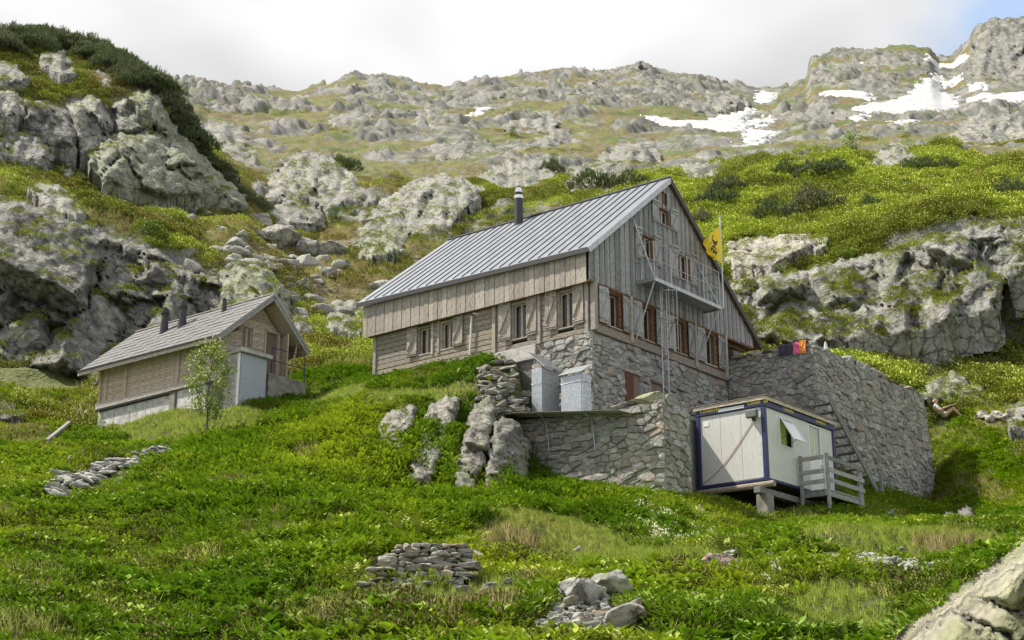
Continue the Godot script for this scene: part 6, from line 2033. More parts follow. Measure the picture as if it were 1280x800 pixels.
func pine_mesh(s: int, w: float, h: float, shoots: int) -> ArrayMesh:
	# dwarf pine: upright bottle-brush shoots over a wide low crown
	var r := RandomNumberGenerator.new()
	r.seed = s
	var lump := noise_of(FastNoiseLite.TYPE_SIMPLEX_SMOOTH, 0.9, s, 2)
	var st := start()
	for k in shoots:
		var a := r.randf() * TAU
		var d := pow(r.randf(), 0.55)
		var p := Vector3(cos(a) * d * w * 0.5, 0, sin(a) * d * w * 0.42)
		var top := h * (1.0 - 0.75 * d * d) * (0.72 + 0.55 * lump.get_noise_2d(p.x, p.z))
		p.y = top * (1.0 - 0.8 * pow(r.randf(), 2.0))
		var dir := (Vector3(cos(a) * d * 0.55, 1.0, sin(a) * d * 0.55) + Vector3(r.randfn(), 0, r.randfn()) * 0.16).normalized()
		var u := dir.cross(Vector3(0.3, 0.2, 0.9)).normalized()
		var v := dir.cross(u)
		var l := r.randf_range(0.20, 0.34)
		var g := r.randf_range(0.6, 1.35)
		st.set_color(Color(g, g, g))
		for j in 9:
			var b := TAU * j / 9.0 + r.randf()
			var o := (u * cos(b) + v * sin(b))
			var q := p + dir * l * r.randf_range(0.0, 0.6)
			var e := q + (o * 0.75 + dir * 0.85).normalized() * r.randf_range(0.10, 0.17)
			var x := o.cross(dir) * 0.02
			tri(st, q - x, q + x, e, o)
		tri(st, p - u * 0.03, p + u * 0.03, p + dir * l * 1.2, v)
	return st.commit()

func branch_mesh(s: int, w: float, h: float, n: int) -> ArrayMesh:
	var r := RandomNumberGenerator.new()
	r.seed = s
	var st := start()
	for k in n:
		var a := TAU * k / n + r.randf() * 0.5
		var e := Vector3(cos(a) * w * r.randf_range(0.2, 0.42), h * r.randf_range(0.5, 0.8), sin(a) * w * r.randf_range(0.2, 0.36))
		add_tube(st, PackedVector3Array([Vector3(0, -0.15, 0), Vector3(e.x * 0.6, e.y * 0.3, e.z * 0.6), e]), PackedFloat32Array([0.045, 0.03, 0.012]), 5, false)
	return st.commit()

func leafy_mesh(s: int, centres: Array, leaves: int, size: float) -> ArrayMesh:
	# leaves in clumps round given centres [position, radius]
	var r := RandomNumberGenerator.new()
	r.seed = s
	var st := start()
	for c in centres:
		for k in leaves:
			var o := Vector3(r.randfn(), r.randfn(), r.randfn()).normalized()
			var p: Vector3 = c[0] + o * c[1] * pow(r.randf(), 0.45)
			var d := (o * 0.8 + Vector3(r.randfn(), r.randfn(), r.randfn()) * 0.7).normalized()
			var up := (Vector3.UP + Vector3(r.randfn(), 0, r.randfn()) * 0.5)
			up = (up - d * up.dot(d)).normalized()
			var g := r.randf_range(0.7, 1.3)
			leaf(st, p, d, up, size * r.randf_range(0.7, 1.3), size * 0.45, 0.2, Color(g, g, g * 0.9))
	return st.commit()

func field(called: String, label: String, category: String, variants: Array, places: Array, m: Material) -> void:
	# a plant cover nobody could count: one object, a few plant shapes in it
	if places.is_empty(): return
	var root := Node3D.new()
	root.name = numbered(called)
	add_child(root)
	tag(root, label, category, "", "stuff")
	for v in variants.size():
		var mine := []
		for k in range(v, places.size(), variants.size()): mine.append(places[k])
		if mine.is_empty(): continue
		var mm := MultiMesh.new()
		mm.transform_format = MultiMesh.TRANSFORM_3D
		mm.use_colors = true
		mm.mesh = variants[v]
		mm.instance_count = mine.size()
		for k in mine.size():
			mm.set_instance_transform(k, mine[k][0])
			mm.set_instance_color(k, mine[k][1])
		var o := MultiMeshInstance3D.new()
		o.name = "plants"
		o.multimesh = mm
		o.material_override = m
		tag(o, "", "", "", "stuff")
		root.add_child(o, true)

func at_ground(x: float, z: float, size: float, sink := 0.02) -> Transform3D:
	var b := Basis(Vector3.UP, rng.randf() * TAU).scaled(Vector3.ONE * size * rng.randf_range(0.75, 1.3))
	return Transform3D(b, Vector3(x, ground_at(x, z) - sink, z))

func areas(list: Array) -> Array:
	var out := []
	for l in list:
		var p := flat_outline(l)
		if p.size() < 3: continue
		var box := Rect2(p[0], Vector2.ZERO)
		for q in p: box = box.expand(q)
		out.append([p, box])
	return out

func within(list: Array, q: Vector2) -> bool:
	for a in list:
		if a[1].has_point(q) and Geometry2D.is_point_in_polygon(q, a[0]): return true
	return false

func built_over(q: Vector2) -> bool:
	# where houses and walls stand
	var p := site.affine_inverse() * Vector3(q.x, 0, q.y)
	if p.x > -0.12 and p.x < 11.2 and p.z > -11.0 and p.z < 0.1: return true
	if p.x > -1.95 and p.x < 9.2 and p.z > -1.95 and p.z < 4.15: return true
	if p.x > 8.9 and p.x < 18.9 and p.z > -1.3 and p.z < 3.95: return true
	if p.x > 1.3 and p.x < 6.3 and p.z > 3.1 and p.z < 5.9: return true
	var e := Transform3D(site.basis, Vector3(-11.08, 0, -53.87)).affine_inverse() * Vector3(q.x, 0, q.y)
	return e.x > 0.4 and e.x < 4.4 and e.z > -8.0 and e.z < 0.2

func meadow() -> void:
	rng.seed = 8080
	var grass_areas := areas([[[600, 655], [680, 640], [760, 660], [870, 690], [950, 690], [960, 705], [860, 720], [700, 705], [620, 695]], [[340, 735], [600, 742], [660, 765], [520, 775], [350, 785]], [[930, 668], [1280, 668], [1290, 690], [1000, 692]], [[110, 528], [335, 515], [335, 545], [150, 560]], [[380, 470], [470, 482], [470, 502], [390, 508]], [[460, 492], [600, 470], [640, 480], [620, 496], [470, 510]], [[560, 720], [680, 720], [660, 750], [560, 745]], [[980, 720], [1180, 720], [1120, 800], [960, 800]]])
	var heath := areas([[[40, 665], [200, 640], [238, 700], [160, 725], [50, 705]], [[430, 775], [560, 755], [720, 765], [730, 815], [430, 815]], [[140, 782], [310, 772], [310, 815], [140, 815]], [[618, 690], [690, 690], [690, 722], [618, 722]], [[830, 712], [900, 712], [890, 735], [830, 735]], [[1120, 715], [1200, 712], [1190, 760], [1120, 750]], [[0, 735], [60, 730], [60, 765], [0, 770]], [[230, 640], [270, 640], [262, 672], [232, 668]], [[110, 555], [170, 568], [150, 590], [100, 585]], [[80, 745], [160, 735], [170, 770], [70, 775]]])
	var dead := areas([[[306, 655], [396, 640], [398, 662], [310, 690]], [[608, 676], [662, 668], [656, 690], [610, 696]], [[1130, 600], [1240, 598], [1262, 632], [1150, 630]], [[590, 768], [650, 762], [640, 790], [590, 790]], [[0, 536], [60, 534], [60, 556], [0, 560]], [[1140, 690], [1220, 688], [1220, 702], [1150, 704]]])
	var flowers := areas([[[772, 640], [888, 638], [898, 690], [800, 684]], [[935, 718], [1045, 716], [1030, 742], [940, 742]]])
	var lush := areas([[[230, 560], [330, 530], [460, 510], [640, 600], [760, 620], [860, 650], [740, 670], [600, 650], [540, 690], [420, 720], [280, 690], [200, 620]]])
	var bare := areas([[[60, 618], [120, 582], [210, 560], [212, 570], [130, 612], [70, 628]], [[662, 802], [668, 778], [700, 746], [740, 732], [800, 766], [806, 802]], [[448, 735], [470, 690], [560, 690], [600, 725], [560, 738]]])
	var rocks := areas(outlines)
	var lump := noise_of(FastNoiseLite.TYPE_SIMPLEX_SMOOTH, 0.22, 401, 3)
	var hue := noise_of(FastNoiseLite.TYPE_SIMPLEX_SMOOTH, 0.09, 402, 3)
	var herbs := []
	var broad := []
	var grasses := []
	var heather := []
	var straw := []
	var white := []
	var n := 195000
	for k in n:
		var r := sqrt(lerpf(9.0 * 9.0, 71.0 * 71.0, rng.randf()))
		var az := rng.randf_range(-0.47, 0.47)
		var x := sin(az) * r
		var z := -cos(az) * r
		var q := Vector2(x, z)
		if r > 66.0 and az < 0.2: continue
		if built_over(q) or within(bare, q) or is_cleared(q): continue
		if r > 40.0 and r < 58.0 and rng.randf() < 0.5 and within(rocks, q): continue
		var l := lump.get_noise_2d(x, z)
		var h := hue.get_noise_2d(x, z)
		var v := rng.randf_range(0.65, 1.3)
		var yellow := sm(-0.3, 0.4, h + rng.randf_range(-0.3, 0.3))
		var right := sm(0.12, 0.2, az) * sm(52.0, 60.0, r)
		var gc := Color(0.22, 0.265, 0.055).lerp(Color(0.33, 0.325, 0.09), yellow) * v
		var fray := q + Vector2(lump.get_noise_2d(x * 4.0, z * 4.0), lump.get_noise_2d(x * 4.0 + 77.0, z * 4.0)) * 0.8
		if within(dead, fray):
			if rng.randf() < 0.38: straw.append([at_ground(x, z, 0.75), Color(0.255, 0.20, 0.12).lerp(Color(0.20, 0.19, 0.06), rng.randf()) * v])
			if rng.randf() < 0.3: continue
		if within(heath, fray):
			if rng.randf() < 0.22: heather.append([at_ground(x, z, 0.62), Color(0.15, 0.12, 0.055).lerp(Color(0.13, 0.15, 0.04), rng.randf()) * v])
			if rng.randf() < 0.22: continue
		if within(grass_areas, fray):
			grasses.append([at_ground(x, z, 0.38), Color(0.21, 0.285, 0.04).lerp(Color(0.27, 0.26, 0.07), sm(-0.1, 0.5, l)) * v])
			var x2 := x + rng.randf_range(-0.2, 0.2)
			var z2 := z + rng.randf_range(-0.2, 0.2)
			grasses.append([at_ground(x2, z2, 0.42), Color(0.20, 0.26, 0.045) * v])
			continue
		if within(flowers, q) and rng.randf() < 0.07: white.append([at_ground(x, z, 0.7), Color(0.55, 0.56, 0.42) * v])
		var dense := l + 0.42 + 0.25 * right
		if dense > 0.0 and rng.randf() < 0.72:
			var c := Color(0.19, 0.275, 0.048).lerp(Color(0.37, 0.42, 0.08), yellow) * v
			c = c.lerp(Color(0.30, 0.36, 0.03) * v, right * 0.7)
			if l > 0.1 and rng.randf() < 0.5: broad.append([at_ground(x, z, 0.8), c * Color(0.85, 0.95, 1.0)])
			else: herbs.append([at_ground(x, z, (1.15 if within(lush, q) else 0.80) - 0.30 * right * sm(64.0, 68.0, r)), c])
		elif l < -0.42 and rng.randf() < 0.25:
			heather.append([at_ground(x, z, 0.5), Color(0.115, 0.095, 0.04).lerp(Color(0.11, 0.12, 0.03), rng.randf()) * v])
		else: grasses.append([at_ground(x, z, 0.62), gc])
	for p in feet:
		if Vector2(p.x, p.z).length() > 60.0: continue
		var v := rng.randf_range(0.7, 1.2)
		if rng.randf() < 0.7: herbs.append([at_ground(p.x, p.z, 0.8), Color(0.20, 0.27, 0.05) * v])
		else: grasses.append([at_ground(p.x, p.z, 0.9), Color(0.24, 0.27, 0.06) * v])
	field("meadow_herbs", "dense bright green leafy herbs covering the slope", "herbs", [herb_mesh(1, 20, 0.2, 0.15, 0.42), herb_mesh(2, 24, 0.22, 0.13, 0.5), herb_mesh(3, 18, 0.18, 0.18, 0.36)], herbs, mats.leaf)
	field("broad_leaved_plants", "dark green broad leaved plants in lush hollows of the slope", "plants", [herb_mesh(4, 13, 0.2, 0.17, 0.85), herb_mesh(5, 12, 0.22, 0.20, 0.8)], broad, mats.leaf)
	field("meadow_grass", "short green meadow grass on the slope", "grass", [grass_mesh(11, 26, 0.30, 0.16), grass_mesh(12, 30, 0.24, 0.18), grass_mesh(13, 22, 0.36, 0.15)], grasses, mats.grass_blade)
	field("heather", "brownish low heather cushions among the grass", "heather", [shrub_mesh(21, 130, 0.42, 0.34, 0.075), shrub_mesh(22, 150, 0.46, 0.28, 0.065)], heather, mats.leaf)
	field("dry_grass", "pale dry grass hanging over the banks", "grass", [grass_mesh(14, 34, 0.34, 0.16), grass_mesh(15, 30, 0.42, 0.18)], straw, mats.grass_blade)
	field("white_blossom", "creamy white blossom over herbs below the stone block", "flowers", [shrub_mesh(23, 60, 0.16, 0.42, 0.06)], white, mats.leaf)
	# the slopes behind the huts
	var cushions := []
	var turf := []
	var dry := []
	for k in 130000:
		var r := sqrt(lerpf(62.0 * 62.0, 132.0 * 132.0, rng.randf()))
		var az := rng.randf_range(-0.41, 0.41)
		var x := sin(az) * r
		var z := -cos(az) * r
		if built_over(Vector2(x, z)) or (az > 0.19 and r < 72.0): continue
		if (rock_at(x, z) > 0.45 and rng.randf() < 0.8) or within(rocks, Vector2(x, z)): continue
		var l := lump.get_noise_2d(x * 0.8, z * 0.8)
		var h := hue.get_noise_2d(x, z)
		var v := rng.randf_range(0.75, 1.25)
		var right := sm(0.02, 0.09, az)
		var c := Color(0.22, 0.235, 0.06).lerp(Color(0.40, 0.45, 0.10), sm(-0.25, 0.45, h + 0.40 * right - 0.12)) * v
		var gully := sm(-0.25, -0.20, az) * sm(-0.035, -0.09, az) * sm(74.0, 82.0, r)
		if gully > 0.3 and rng.randf() < gully * 0.85:
			if l > -0.15: dry.append([at_ground(x, z, 1.0), Color(0.29, 0.225, 0.12).lerp(Color(0.20, 0.18, 0.05), rng.randf()) * v])
			continue
		if az < -0.1: c = c.lerp(Color(0.20, 0.155, 0.06) * v, sm(-0.1, 0.35, hue.get_noise_2d(x * 2.2 + 50.0, z * 2.2)) * 0.75)
		if right > 0.5: c = c.lerp(Color(0.20, 0.165, 0.06) * v, sm(0.2, 0.45, hue.get_noise_2d(x * 1.8 + 90.0, z * 1.8)) * 0.5)
		if l + 0.15 + 0.2 * right > 0.0:
			if rng.randf() < 0.55: cushions.append([at_ground(x, z, 1.0 + 0.35 * right, 0.06), c])
		elif l < -0.3: dry.append([at_ground(x, z, 0.9), Color(0.19, 0.14, 0.06).lerp(Color(0.17, 0.17, 0.04), rng.randf()) * v])
		else: turf.append([at_ground(x, z, 1.1), c * Color(0.95, 0.92, 1.0)])
	for p in feet:
		if Vector2(p.x, p.z).length() < 60.0: continue
		var v := rng.randf_range(0.7, 1.2)
		var c := Color(0.17, 0.18, 0.045).lerp(Color(0.30, 0.33, 0.06), rng.randf()) * v
		if rng.randf() < 0.6: cushions.append([at_ground(p.x, p.z, 0.85), c])
		else: dry.append([at_ground(p.x, p.z, 1.1), Color(0.24, 0.20, 0.09) * v])
	for p in ledges:
		var v := rng.randf_range(0.75, 1.25)
		var c := Color(0.16, 0.17, 0.035).lerp(Color(0.27, 0.31, 0.05), rng.randf()) * v
		var b := Basis(Vector3.UP, rng.randf() * TAU).scaled(Vector3.ONE * rng.randf_range(0.45, 0.9))
		if rng.randf() < 0.6: cushions.append([Transform3D(b, p - Vector3(0, 0.08, 0)), c])
		else: turf.append([Transform3D(b, p - Vector3(0, 0.03, 0)), c])
	var scree := []
	for k in 1500:
		var r := lerpf(76.0, 108.0, rng.randf())
		var az := rng.randf_range(-0.235, -0.06)
		var x := sin(az) * r
		var z := -cos(az) * r
		if lump.get_noise_2d(x * 0.6 + 30.0, z * 0.6) < 0.08: continue
		var g := rng.randf_range(0.30, 0.52)
		var s := pow(rng.randf(), 5.0) * 0.75 + 0.09
		scree.append([Transform3D(Basis(Vector3(rng.randfn(), rng.randfn(), rng.randfn()).normalized(), rng.randf() * TAU).scaled(Vector3(s, s * 0.7, s * 0.85)), Vector3(x, ground_at(x, z) + s * 0.15, z)), Color(g, g * 0.975, g * 0.91)])
	var white_stone := Color(1, 1, 1)
	field("scree", "pale loose stones scattered through the gully behind the small hut", "scree", [boulder_mesh(Vector3.ONE, 901, 0.25, 1, white_stone), boulder_mesh(Vector3.ONE, 902, 0.25, 1, white_stone), boulder_mesh(Vector3.ONE, 903, 0.25, 2, white_stone)], scree, mats.stone)
	field("alpine_shrubs", "yellow-green dwarf shrub cushions on the slopes behind the huts", "shrubs", [shrub_mesh(24, 240, 0.52, 0.38, 0.075), shrub_mesh(25, 260, 0.60, 0.32, 0.07), shrub_mesh(26, 220, 0.46, 0.48, 0.08)], cushions, mats.leaf)
	field("alpine_turf", "olive alpine turf between the rocks", "grass", [grass_mesh(16, 30, 0.24, 0.30), grass_mesh(17, 34, 0.20, 0.34)], turf, mats.grass_blade)
	field("dry_turf", "straw coloured dry turf in the gully", "grass", [grass_mesh(18, 30, 0.22, 0.30), grass_mesh(19, 26, 0.26, 0.30)], dry, mats.grass_blade)
	print("meadow ", herbs.size(), " ", broad.size(), " ", grasses.size(), " ", heather.size(), " ", cushions.size(), " ", turf.size(), " ", dry.size(), " ", Time.get_ticks_msec())

func bushes() -> void:
	rng.seed = 616
	var forms := []
	for k in 4:
		forms.append([pine_mesh(50 + k, 3.4, 1.35, 700), branch_mesh(60 + k, 3.0, 1.1, 9)])
	var greens := []
	for k in 3:
		var c := []
		for j in 16:
			var a := rng.randf() * TAU
			c.append([Vector3(cos(a) * rng.randf() * 0.75, rng.randf_range(0.25, 1.15), sin(a) * rng.randf() * 0.6), rng.randf_range(0.22, 0.4)])
		greens.append([leafy_mesh(70 + k, c, 55, 0.11), branch_mesh(80 + k, 1.4, 1.0, 7)])
	var pine := []
	for k in 3:
		var m := mat("pine_needles_%d" % k, [lin(0.125, 0.16, 0.065), lin(0.145, 0.185, 0.065), lin(0.16, 0.175, 0.08)][k], 0.75)
		m.vertex_color_use_as_albedo = true
		m.backlight_enabled = true
		m.backlight = Color(0.4, 0.44, 0.2)
		pine.append(m)
	var soft := mat("bush_leaves", lin(0.13, 0.22, 0.02), 0.6)
	soft.vertex_color_use_as_albedo = true
	soft.backlight_enabled = true
	soft.backlight = Color(0.4, 0.45, 0.15)
	var deep := mat("dark_bush_leaves", lin(0.05, 0.10, 0.014), 0.6)
	deep.vertex_color_use_as_albedo = true
	deep.backlight_enabled = true
	deep.backlight = Color(0.3, 0.35, 0.12)
	# [foot x, foot y, width px, height px, label]
	var pines := [
		[1034, 226, 84, 30, "wide dark pine bush on the sunny rise above the slab"], [985, 222, 50, 24, "dark pine bush at the end of the wide one"], [1022, 276, 100, 44, "largest dark pine bush above the bright green ledge"], [968, 278, 66, 34, "pine bush touching the largest dark one"], [900, 262, 70, 34, "grey-green pine bush above the hut's far verge"], [912, 240, 50, 24, "pine bush under the pale slab beyond the verge"], [1150, 218, 60, 24, "dark pine bush beside the pale slab on the rise"], [1185, 216, 40, 20, "small pine bush next to the dark one on the rise"], [1262, 250, 60, 30, "straggly pine bush at the edge of the broken cliff"], [1135, 240, 40, 16, "low pine bush in the olive meadow"], [745, 236, 70, 26, "pine bush behind the hut roof ridge"], [790, 236, 60, 24, "pine bush close to the hut gable peak"], [690, 216, 34, 20, "pine bush on the rocky spur above the chimney"], [880, 285, 44, 26, "pine bush under the grey-green one"], [430, 212, 46, 20, "pine bush on top of the mossy whaleback"], [1090, 262, 44, 20, "small pine bush beside the pale slab in the meadow"], [1170, 480, 44, 26, "pine bush above the sunbather's rock"], [1240, 470, 46, 26, "pine bush on the bank right of the sunbather's rock"], [1052, 372, 30, 16, "pine tuft in a cleft of the broken cliff"], [960, 268, 36, 20, "small pine bush between two larger ones"],
	]
	for p in pines:
		var o := hit(p[0], p[1])
		var k := o.length() / FOCAL
		var f: Array = forms[rng.randi() % 4]
		var t := thing("pine_bush", p[4], "bush", Transform3D(Basis(Vector3.UP, rng.randf() * 0.8).scaled(Vector3(p[2] * k / 3.4, p[3] * k / 1.35, p[2] * k / 3.4)), o - Vector3(0, 0.1, 0)), "dwarf pine bushes on the slopes")
		part("crown", f[0], pine[rng.randi() % 3], t)
		part("branches", f[1], mats.twig, t)
	# the pines along the left skyline
	for k in 64:
		var u := k / 63.0
		var x := lerpf(-30, 330, u)
		var sky := 46.0
		if x > 60: sky = lerpf(48, 64, clampf((x - 60) / 70.0, 0, 1))
		if x > 130: sky = lerpf(64, 104, clampf((x - 130) / 60.0, 0, 1))
		if x > 190: sky = lerpf(104, 200, clampf((x - 190) / 70.0, 0, 1))
		if x > 260: sky = lerpf(200, 256, clampf((x - 260) / 60.0, 0, 1))
		var deep_px := rng.randf_range(2, 20) if x < 190 else rng.randf_range(1, 9)
		var o := hit(x, sky + deep_px)
		if not o.is_finite(): continue
		var s := rng.randf_range(0.75, 1.15) * (1.0 if x < 250 else 0.6)
		var f: Array = forms[rng.randi() % 4]
		var t := thing("pine_bush", "dwarf pine in the dark thicket along the crest of the left crag", "bush", Transform3D(Basis(Vector3.UP, rng.randf() * TAU).scaled(Vector3(s, s * 1.25, s)), o - Vector3(0, 0.15, 0)), "dwarf pines along the left crest")
		part("crown", f[0], pine[rng.randi() % 3], t)
		part("branches", f[1], mats.twig, t)
	var leafy := [
		[186, 300, 46, 30, "bright green bush on the ledge above the dark wall", soft], [205, 304, 20, 18, "small dark bush beside the bright one on the ledge", deep], [418, 280, 34, 28, "light green bush between the whalebacks", soft], [440, 272, 24, 18, "small leafy bush in the cleft of the whaleback", soft], [612, 276, 22, 13, "dark round bush on the green spur behind the roof", deep], [636, 270, 26, 15, "wide dark bush on the green spur behind the roof", deep], [640, 170, 20, 16, "light green shrub on the rocky spur", soft], [690, 205, 22, 18, "light green shrub among the outcrops above the chimney", soft], [1064, 195, 40, 34, "tall light green shrub on the far rise", soft], [216, 128, 14, 30, "spindly green shrub at the end of the crest thicket", deep], [1065, 330, 34, 18, "bright green cushion bush on the cliff edge", soft], [1180, 470, 30, 20, "leafy dark bush over the sunbather's rock", deep], [1255, 480, 30, 18, "leafy bush on the bank beside the pine", soft], [100, 235, 20, 10, "small heather bush on the mossy ledge", deep], [232, 118, 12, 20, "narrow green shrub beside the crest thicket", deep],
	]
	for p in leafy:
		var o := hit(p[0], p[1])
		var k := o.length() / FOCAL
		var f: Array = greens[rng.randi() % 3]
		var t := thing("leafy_bush", p[4], "bush", Transform3D(Basis(Vector3.UP, rng.randf() * 0.8).scaled(Vector3(p[2] * k / 1.9, p[3] * k / 1.4, p[2] * k / 1.9)), o - Vector3(0, 0.05, 0)), "leafy bushes on the slopes")
		part("crown", f[0], p[5], t)
		part("branches", f[1], mats.twig, t)
	# ferns
	var fm := mat("fern_fronds", lin(0.24, 0.29, 0.035), 0.65)
	fm.vertex_color_use_as_albedo = true
	fm.backlight_enabled = true
	fm.backlight = Color(0.4, 0.4, 0.15)
	var fern := [fern_mesh(91), fern_mesh(92)]
	var spots := [[500, 676, "tall yellow-green fern above the dry stone stub", 1.0], [522, 678, "fern clump beside the tall one above the dry stone stub", 1.1], [512, 672, "bright fern between two others above the dry stone stub", 0.9], [440, 732, "fern at the low end of the dry stone stub", 0.7], [432, 612, "pale fern in the dense herbs", 0.7], [901, 693, "yellow fern beside the pinkish slab", 0.8], [645, 452, "fern on top of the rubble bank", 0.7], [570, 475, "fern growing by the foundation", 0.8], [316, 575, "yellow fern on the slope below the concrete porch", 0.7], [612, 480, "fern under the drain pipe", 0.6], [1268, 668, "fern by the earthy scarp", 0.7], [476, 668, "small fern in the hollow above the dry stone stub", 0.7]]
	for p in spots:
		var o := hit(p[0], p[1])
		var t := part("fern", fern[rng.randi() % 2], fm, self, Transform3D(Basis(Vector3.UP, rng.randf() * TAU).scaled(Vector3.ONE * p[3]), o))
		tag(t, p[2], "fern", "ferns in the meadow")
	# the young tree before the small hut
	var foot := hit(257, 553)
	var s := foot.length() / FOCAL * 126.0 / 3.3
	var t := thing("sapling", "slender young tree with pale green leaves standing before the small hut", "tree", Transform3D(Basis().scaled(Vector3.ONE * s), foot))
	var st := start()
	var stem := PackedVector3Array([Vector3(0, -0.1, 0), Vector3(0.02, 0.8, 0.02), Vector3(-0.02, 1.6, 0), Vector3(0.04, 2.4, 0.03), Vector3(0.10, 3.15, 0)])
	add_tube(st, stem, PackedFloat32Array([0.035, 0.03, 0.024, 0.016, 0.006]), 8)
	part("trunk", st.commit(), mats.bark, t)
	var centres := []
	st = start()
	for k in 22:
		var y := lerpf(0.95, 3.2, k / 21.0)
		var reach := 0.62 * sin(PI * clampf((y - 0.6) / 2.9, 0.05, 0.95)) + 0.08
		if k < 4: reach = 0.42
		var a := k * 2.4 + rng.randf() * 0.5
		var from := Vector3(0.02, y - 0.25, 0.01)
		var to := Vector3(cos(a) * reach, y + 0.08, sin(a) * reach)
		add_tube(st, PackedVector3Array([from, from.lerp(to, 0.5) + Vector3(0, -0.02, 0), to]), PackedFloat32Array([0.011, 0.008, 0.004]), 5, false)
		centres.append([to, rng.randf_range(0.17, 0.28)])
		centres.append([from.lerp(to, 0.6), rng.randf_range(0.09, 0.16)])
	part("limbs", st.commit(), mats.bark, t)
	var lm := mat("sapling_leaves", lin(0.30, 0.36, 0.12), 0.6)
	lm.vertex_color_use_as_albedo = true
	lm.backlight_enabled = true
	lm.backlight = Color(0.45, 0.5, 0.25)
	part("crown", leafy_mesh(99, centres, 60, 0.12), lm, t)
	print("bushes ", Time.get_ticks_msec())

# ---------------------------------------------------------------- the sunbather and small things
func smin(a: float, b: float, k: float) -> float:
	var h := maxf(k - absf(a - b), 0.0) / k
	return minf(a, b) - h * h * k * 0.25

func body_mesh(bones: Array, cell: float) -> ArrayMesh:
	# bones: [from, to, radius, radius, colour, blend]; the joined capsules meshed as one skin
	var lo := Vector3(9, 9, 9)
	var hi := -lo
	for b in bones:
		var r := Vector3.ONE * (maxf(b[2], b[3]) + 0.05)
		lo = lo.min(b[0] - r).min(b[1] - r); hi = hi.max(b[0] + r).max(b[1] + r)
	var n := Vector3i((hi - lo) / cell) + Vector3i(2, 2, 2)
	var d := PackedFloat32Array()
	d.resize(n.x * n.y * n.z)
	d.fill(1.0)
	var near := PackedFloat32Array()
	near.resize(d.size()); near.fill(9.0)
	var who := PackedInt32Array()
	who.resize(d.size())
	for bi in bones.size():
		var b: Array = bones[bi]
		var a: Vector3 = b[0]
		var ab: Vector3 = b[1] - a
		var ll := maxf(ab.length_squared(), 1e-9)
		var r := Vector3.ONE * (maxf(b[2], b[3]) + 0.06)
		var p0 := Vector3i((a.min(b[1]) - r - lo) / cell).clamp(Vector3i.ZERO, n - Vector3i.ONE)
		var p1 := Vector3i((a.max(b[1]) + r - lo) / cell + Vector3.ONE).clamp(Vector3i.ZERO, n - Vector3i.ONE)
		for z in range(p0.z, p1.z + 1):
			for y in range(p0.y, p1.y + 1):
				for x in range(p0.x, p1.x + 1):
					var p := lo + Vector3(x, y, z) * cell
					var t := clampf((p - a).dot(ab) / ll, 0.0, 1.0)
					var q := (p - a - ab * t).length() - lerpf(b[2], b[3], t)
					var k := (z * n.y + y) * n.x + x
					d[k] = smin(d[k], q, b[5])
					if q < near[k]: near[k] = q; who[k] = bi
	var v := PackedVector3Array()
	var col := PackedColorArray()
	var id := {}
	var f := PackedInt32Array()
	var step := [1, n.x, n.x * n.y]
	for z in n.z - 1:
		for y in n.y - 1:
			for x in n.x - 1:
				var k := (z * n.y + y) * n.x + x
				var inside := 0
				var sum := Vector3.ZERO
				var cuts := 0
				for e in 8:
					if d[k + (e & 1) + ((e >> 1) & 1) * step[1] + (e >> 2) * step[2]] < 0.0: inside += 1
				if inside == 0 or inside == 8: continue
				for ax in 3:
					for e in 4:
						var o1 := (ax + 1) % 3
						var o2 := (ax + 2) % 3
						var c := Vector3.ZERO
						c[o1] = e & 1; c[o2] = e >> 1
						var ka: int = k + int(c[o1]) * step[o1] + int(c[o2]) * step[o2]
						var da := d[ka]
						var db := d[ka + step[ax]]
						if (da < 0.0) != (db < 0.0):
							c[ax] = da / (da - db)
							sum += c; cuts += 1
				id[k] = v.size()
				v.append(lo + (Vector3(x, y, z) + sum / cuts) * cell)
				col.append(bones[who[k]][4])
	for k in id:
		var x: int = k % n.x
		var y: int = (k / n.x) % n.y
		var z: int = k / (n.x * n.y)
		for ax in 3:
			var o1 := (ax + 1) % 3
			var o2 := (ax + 2) % 3
			if [x, y, z][o1] == 0 or [x, y, z][o2] == 0: continue
			var da := d[k]
			var db := d[k + step[ax]]
			if (da < 0.0) == (db < 0.0): continue
			var q := [k, k - step[o1], k - step[o1] - step[o2], k - step[o2]]
			if not (id.has(q[1]) and id.has(q[2]) and id.has(q[3])): continue
			var i := [id[q[0]], id[q[1]], id[q[2]], id[q[3]]]
			if da < 0.0: f.append_array(PackedInt32Array([i[0], i[1], i[2], i[0], i[2], i[3]]))
			else: f.append_array(PackedInt32Array([i[0], i[2], i[1], i[0], i[3], i[2]]))
	return mesh_of(v, f, col)

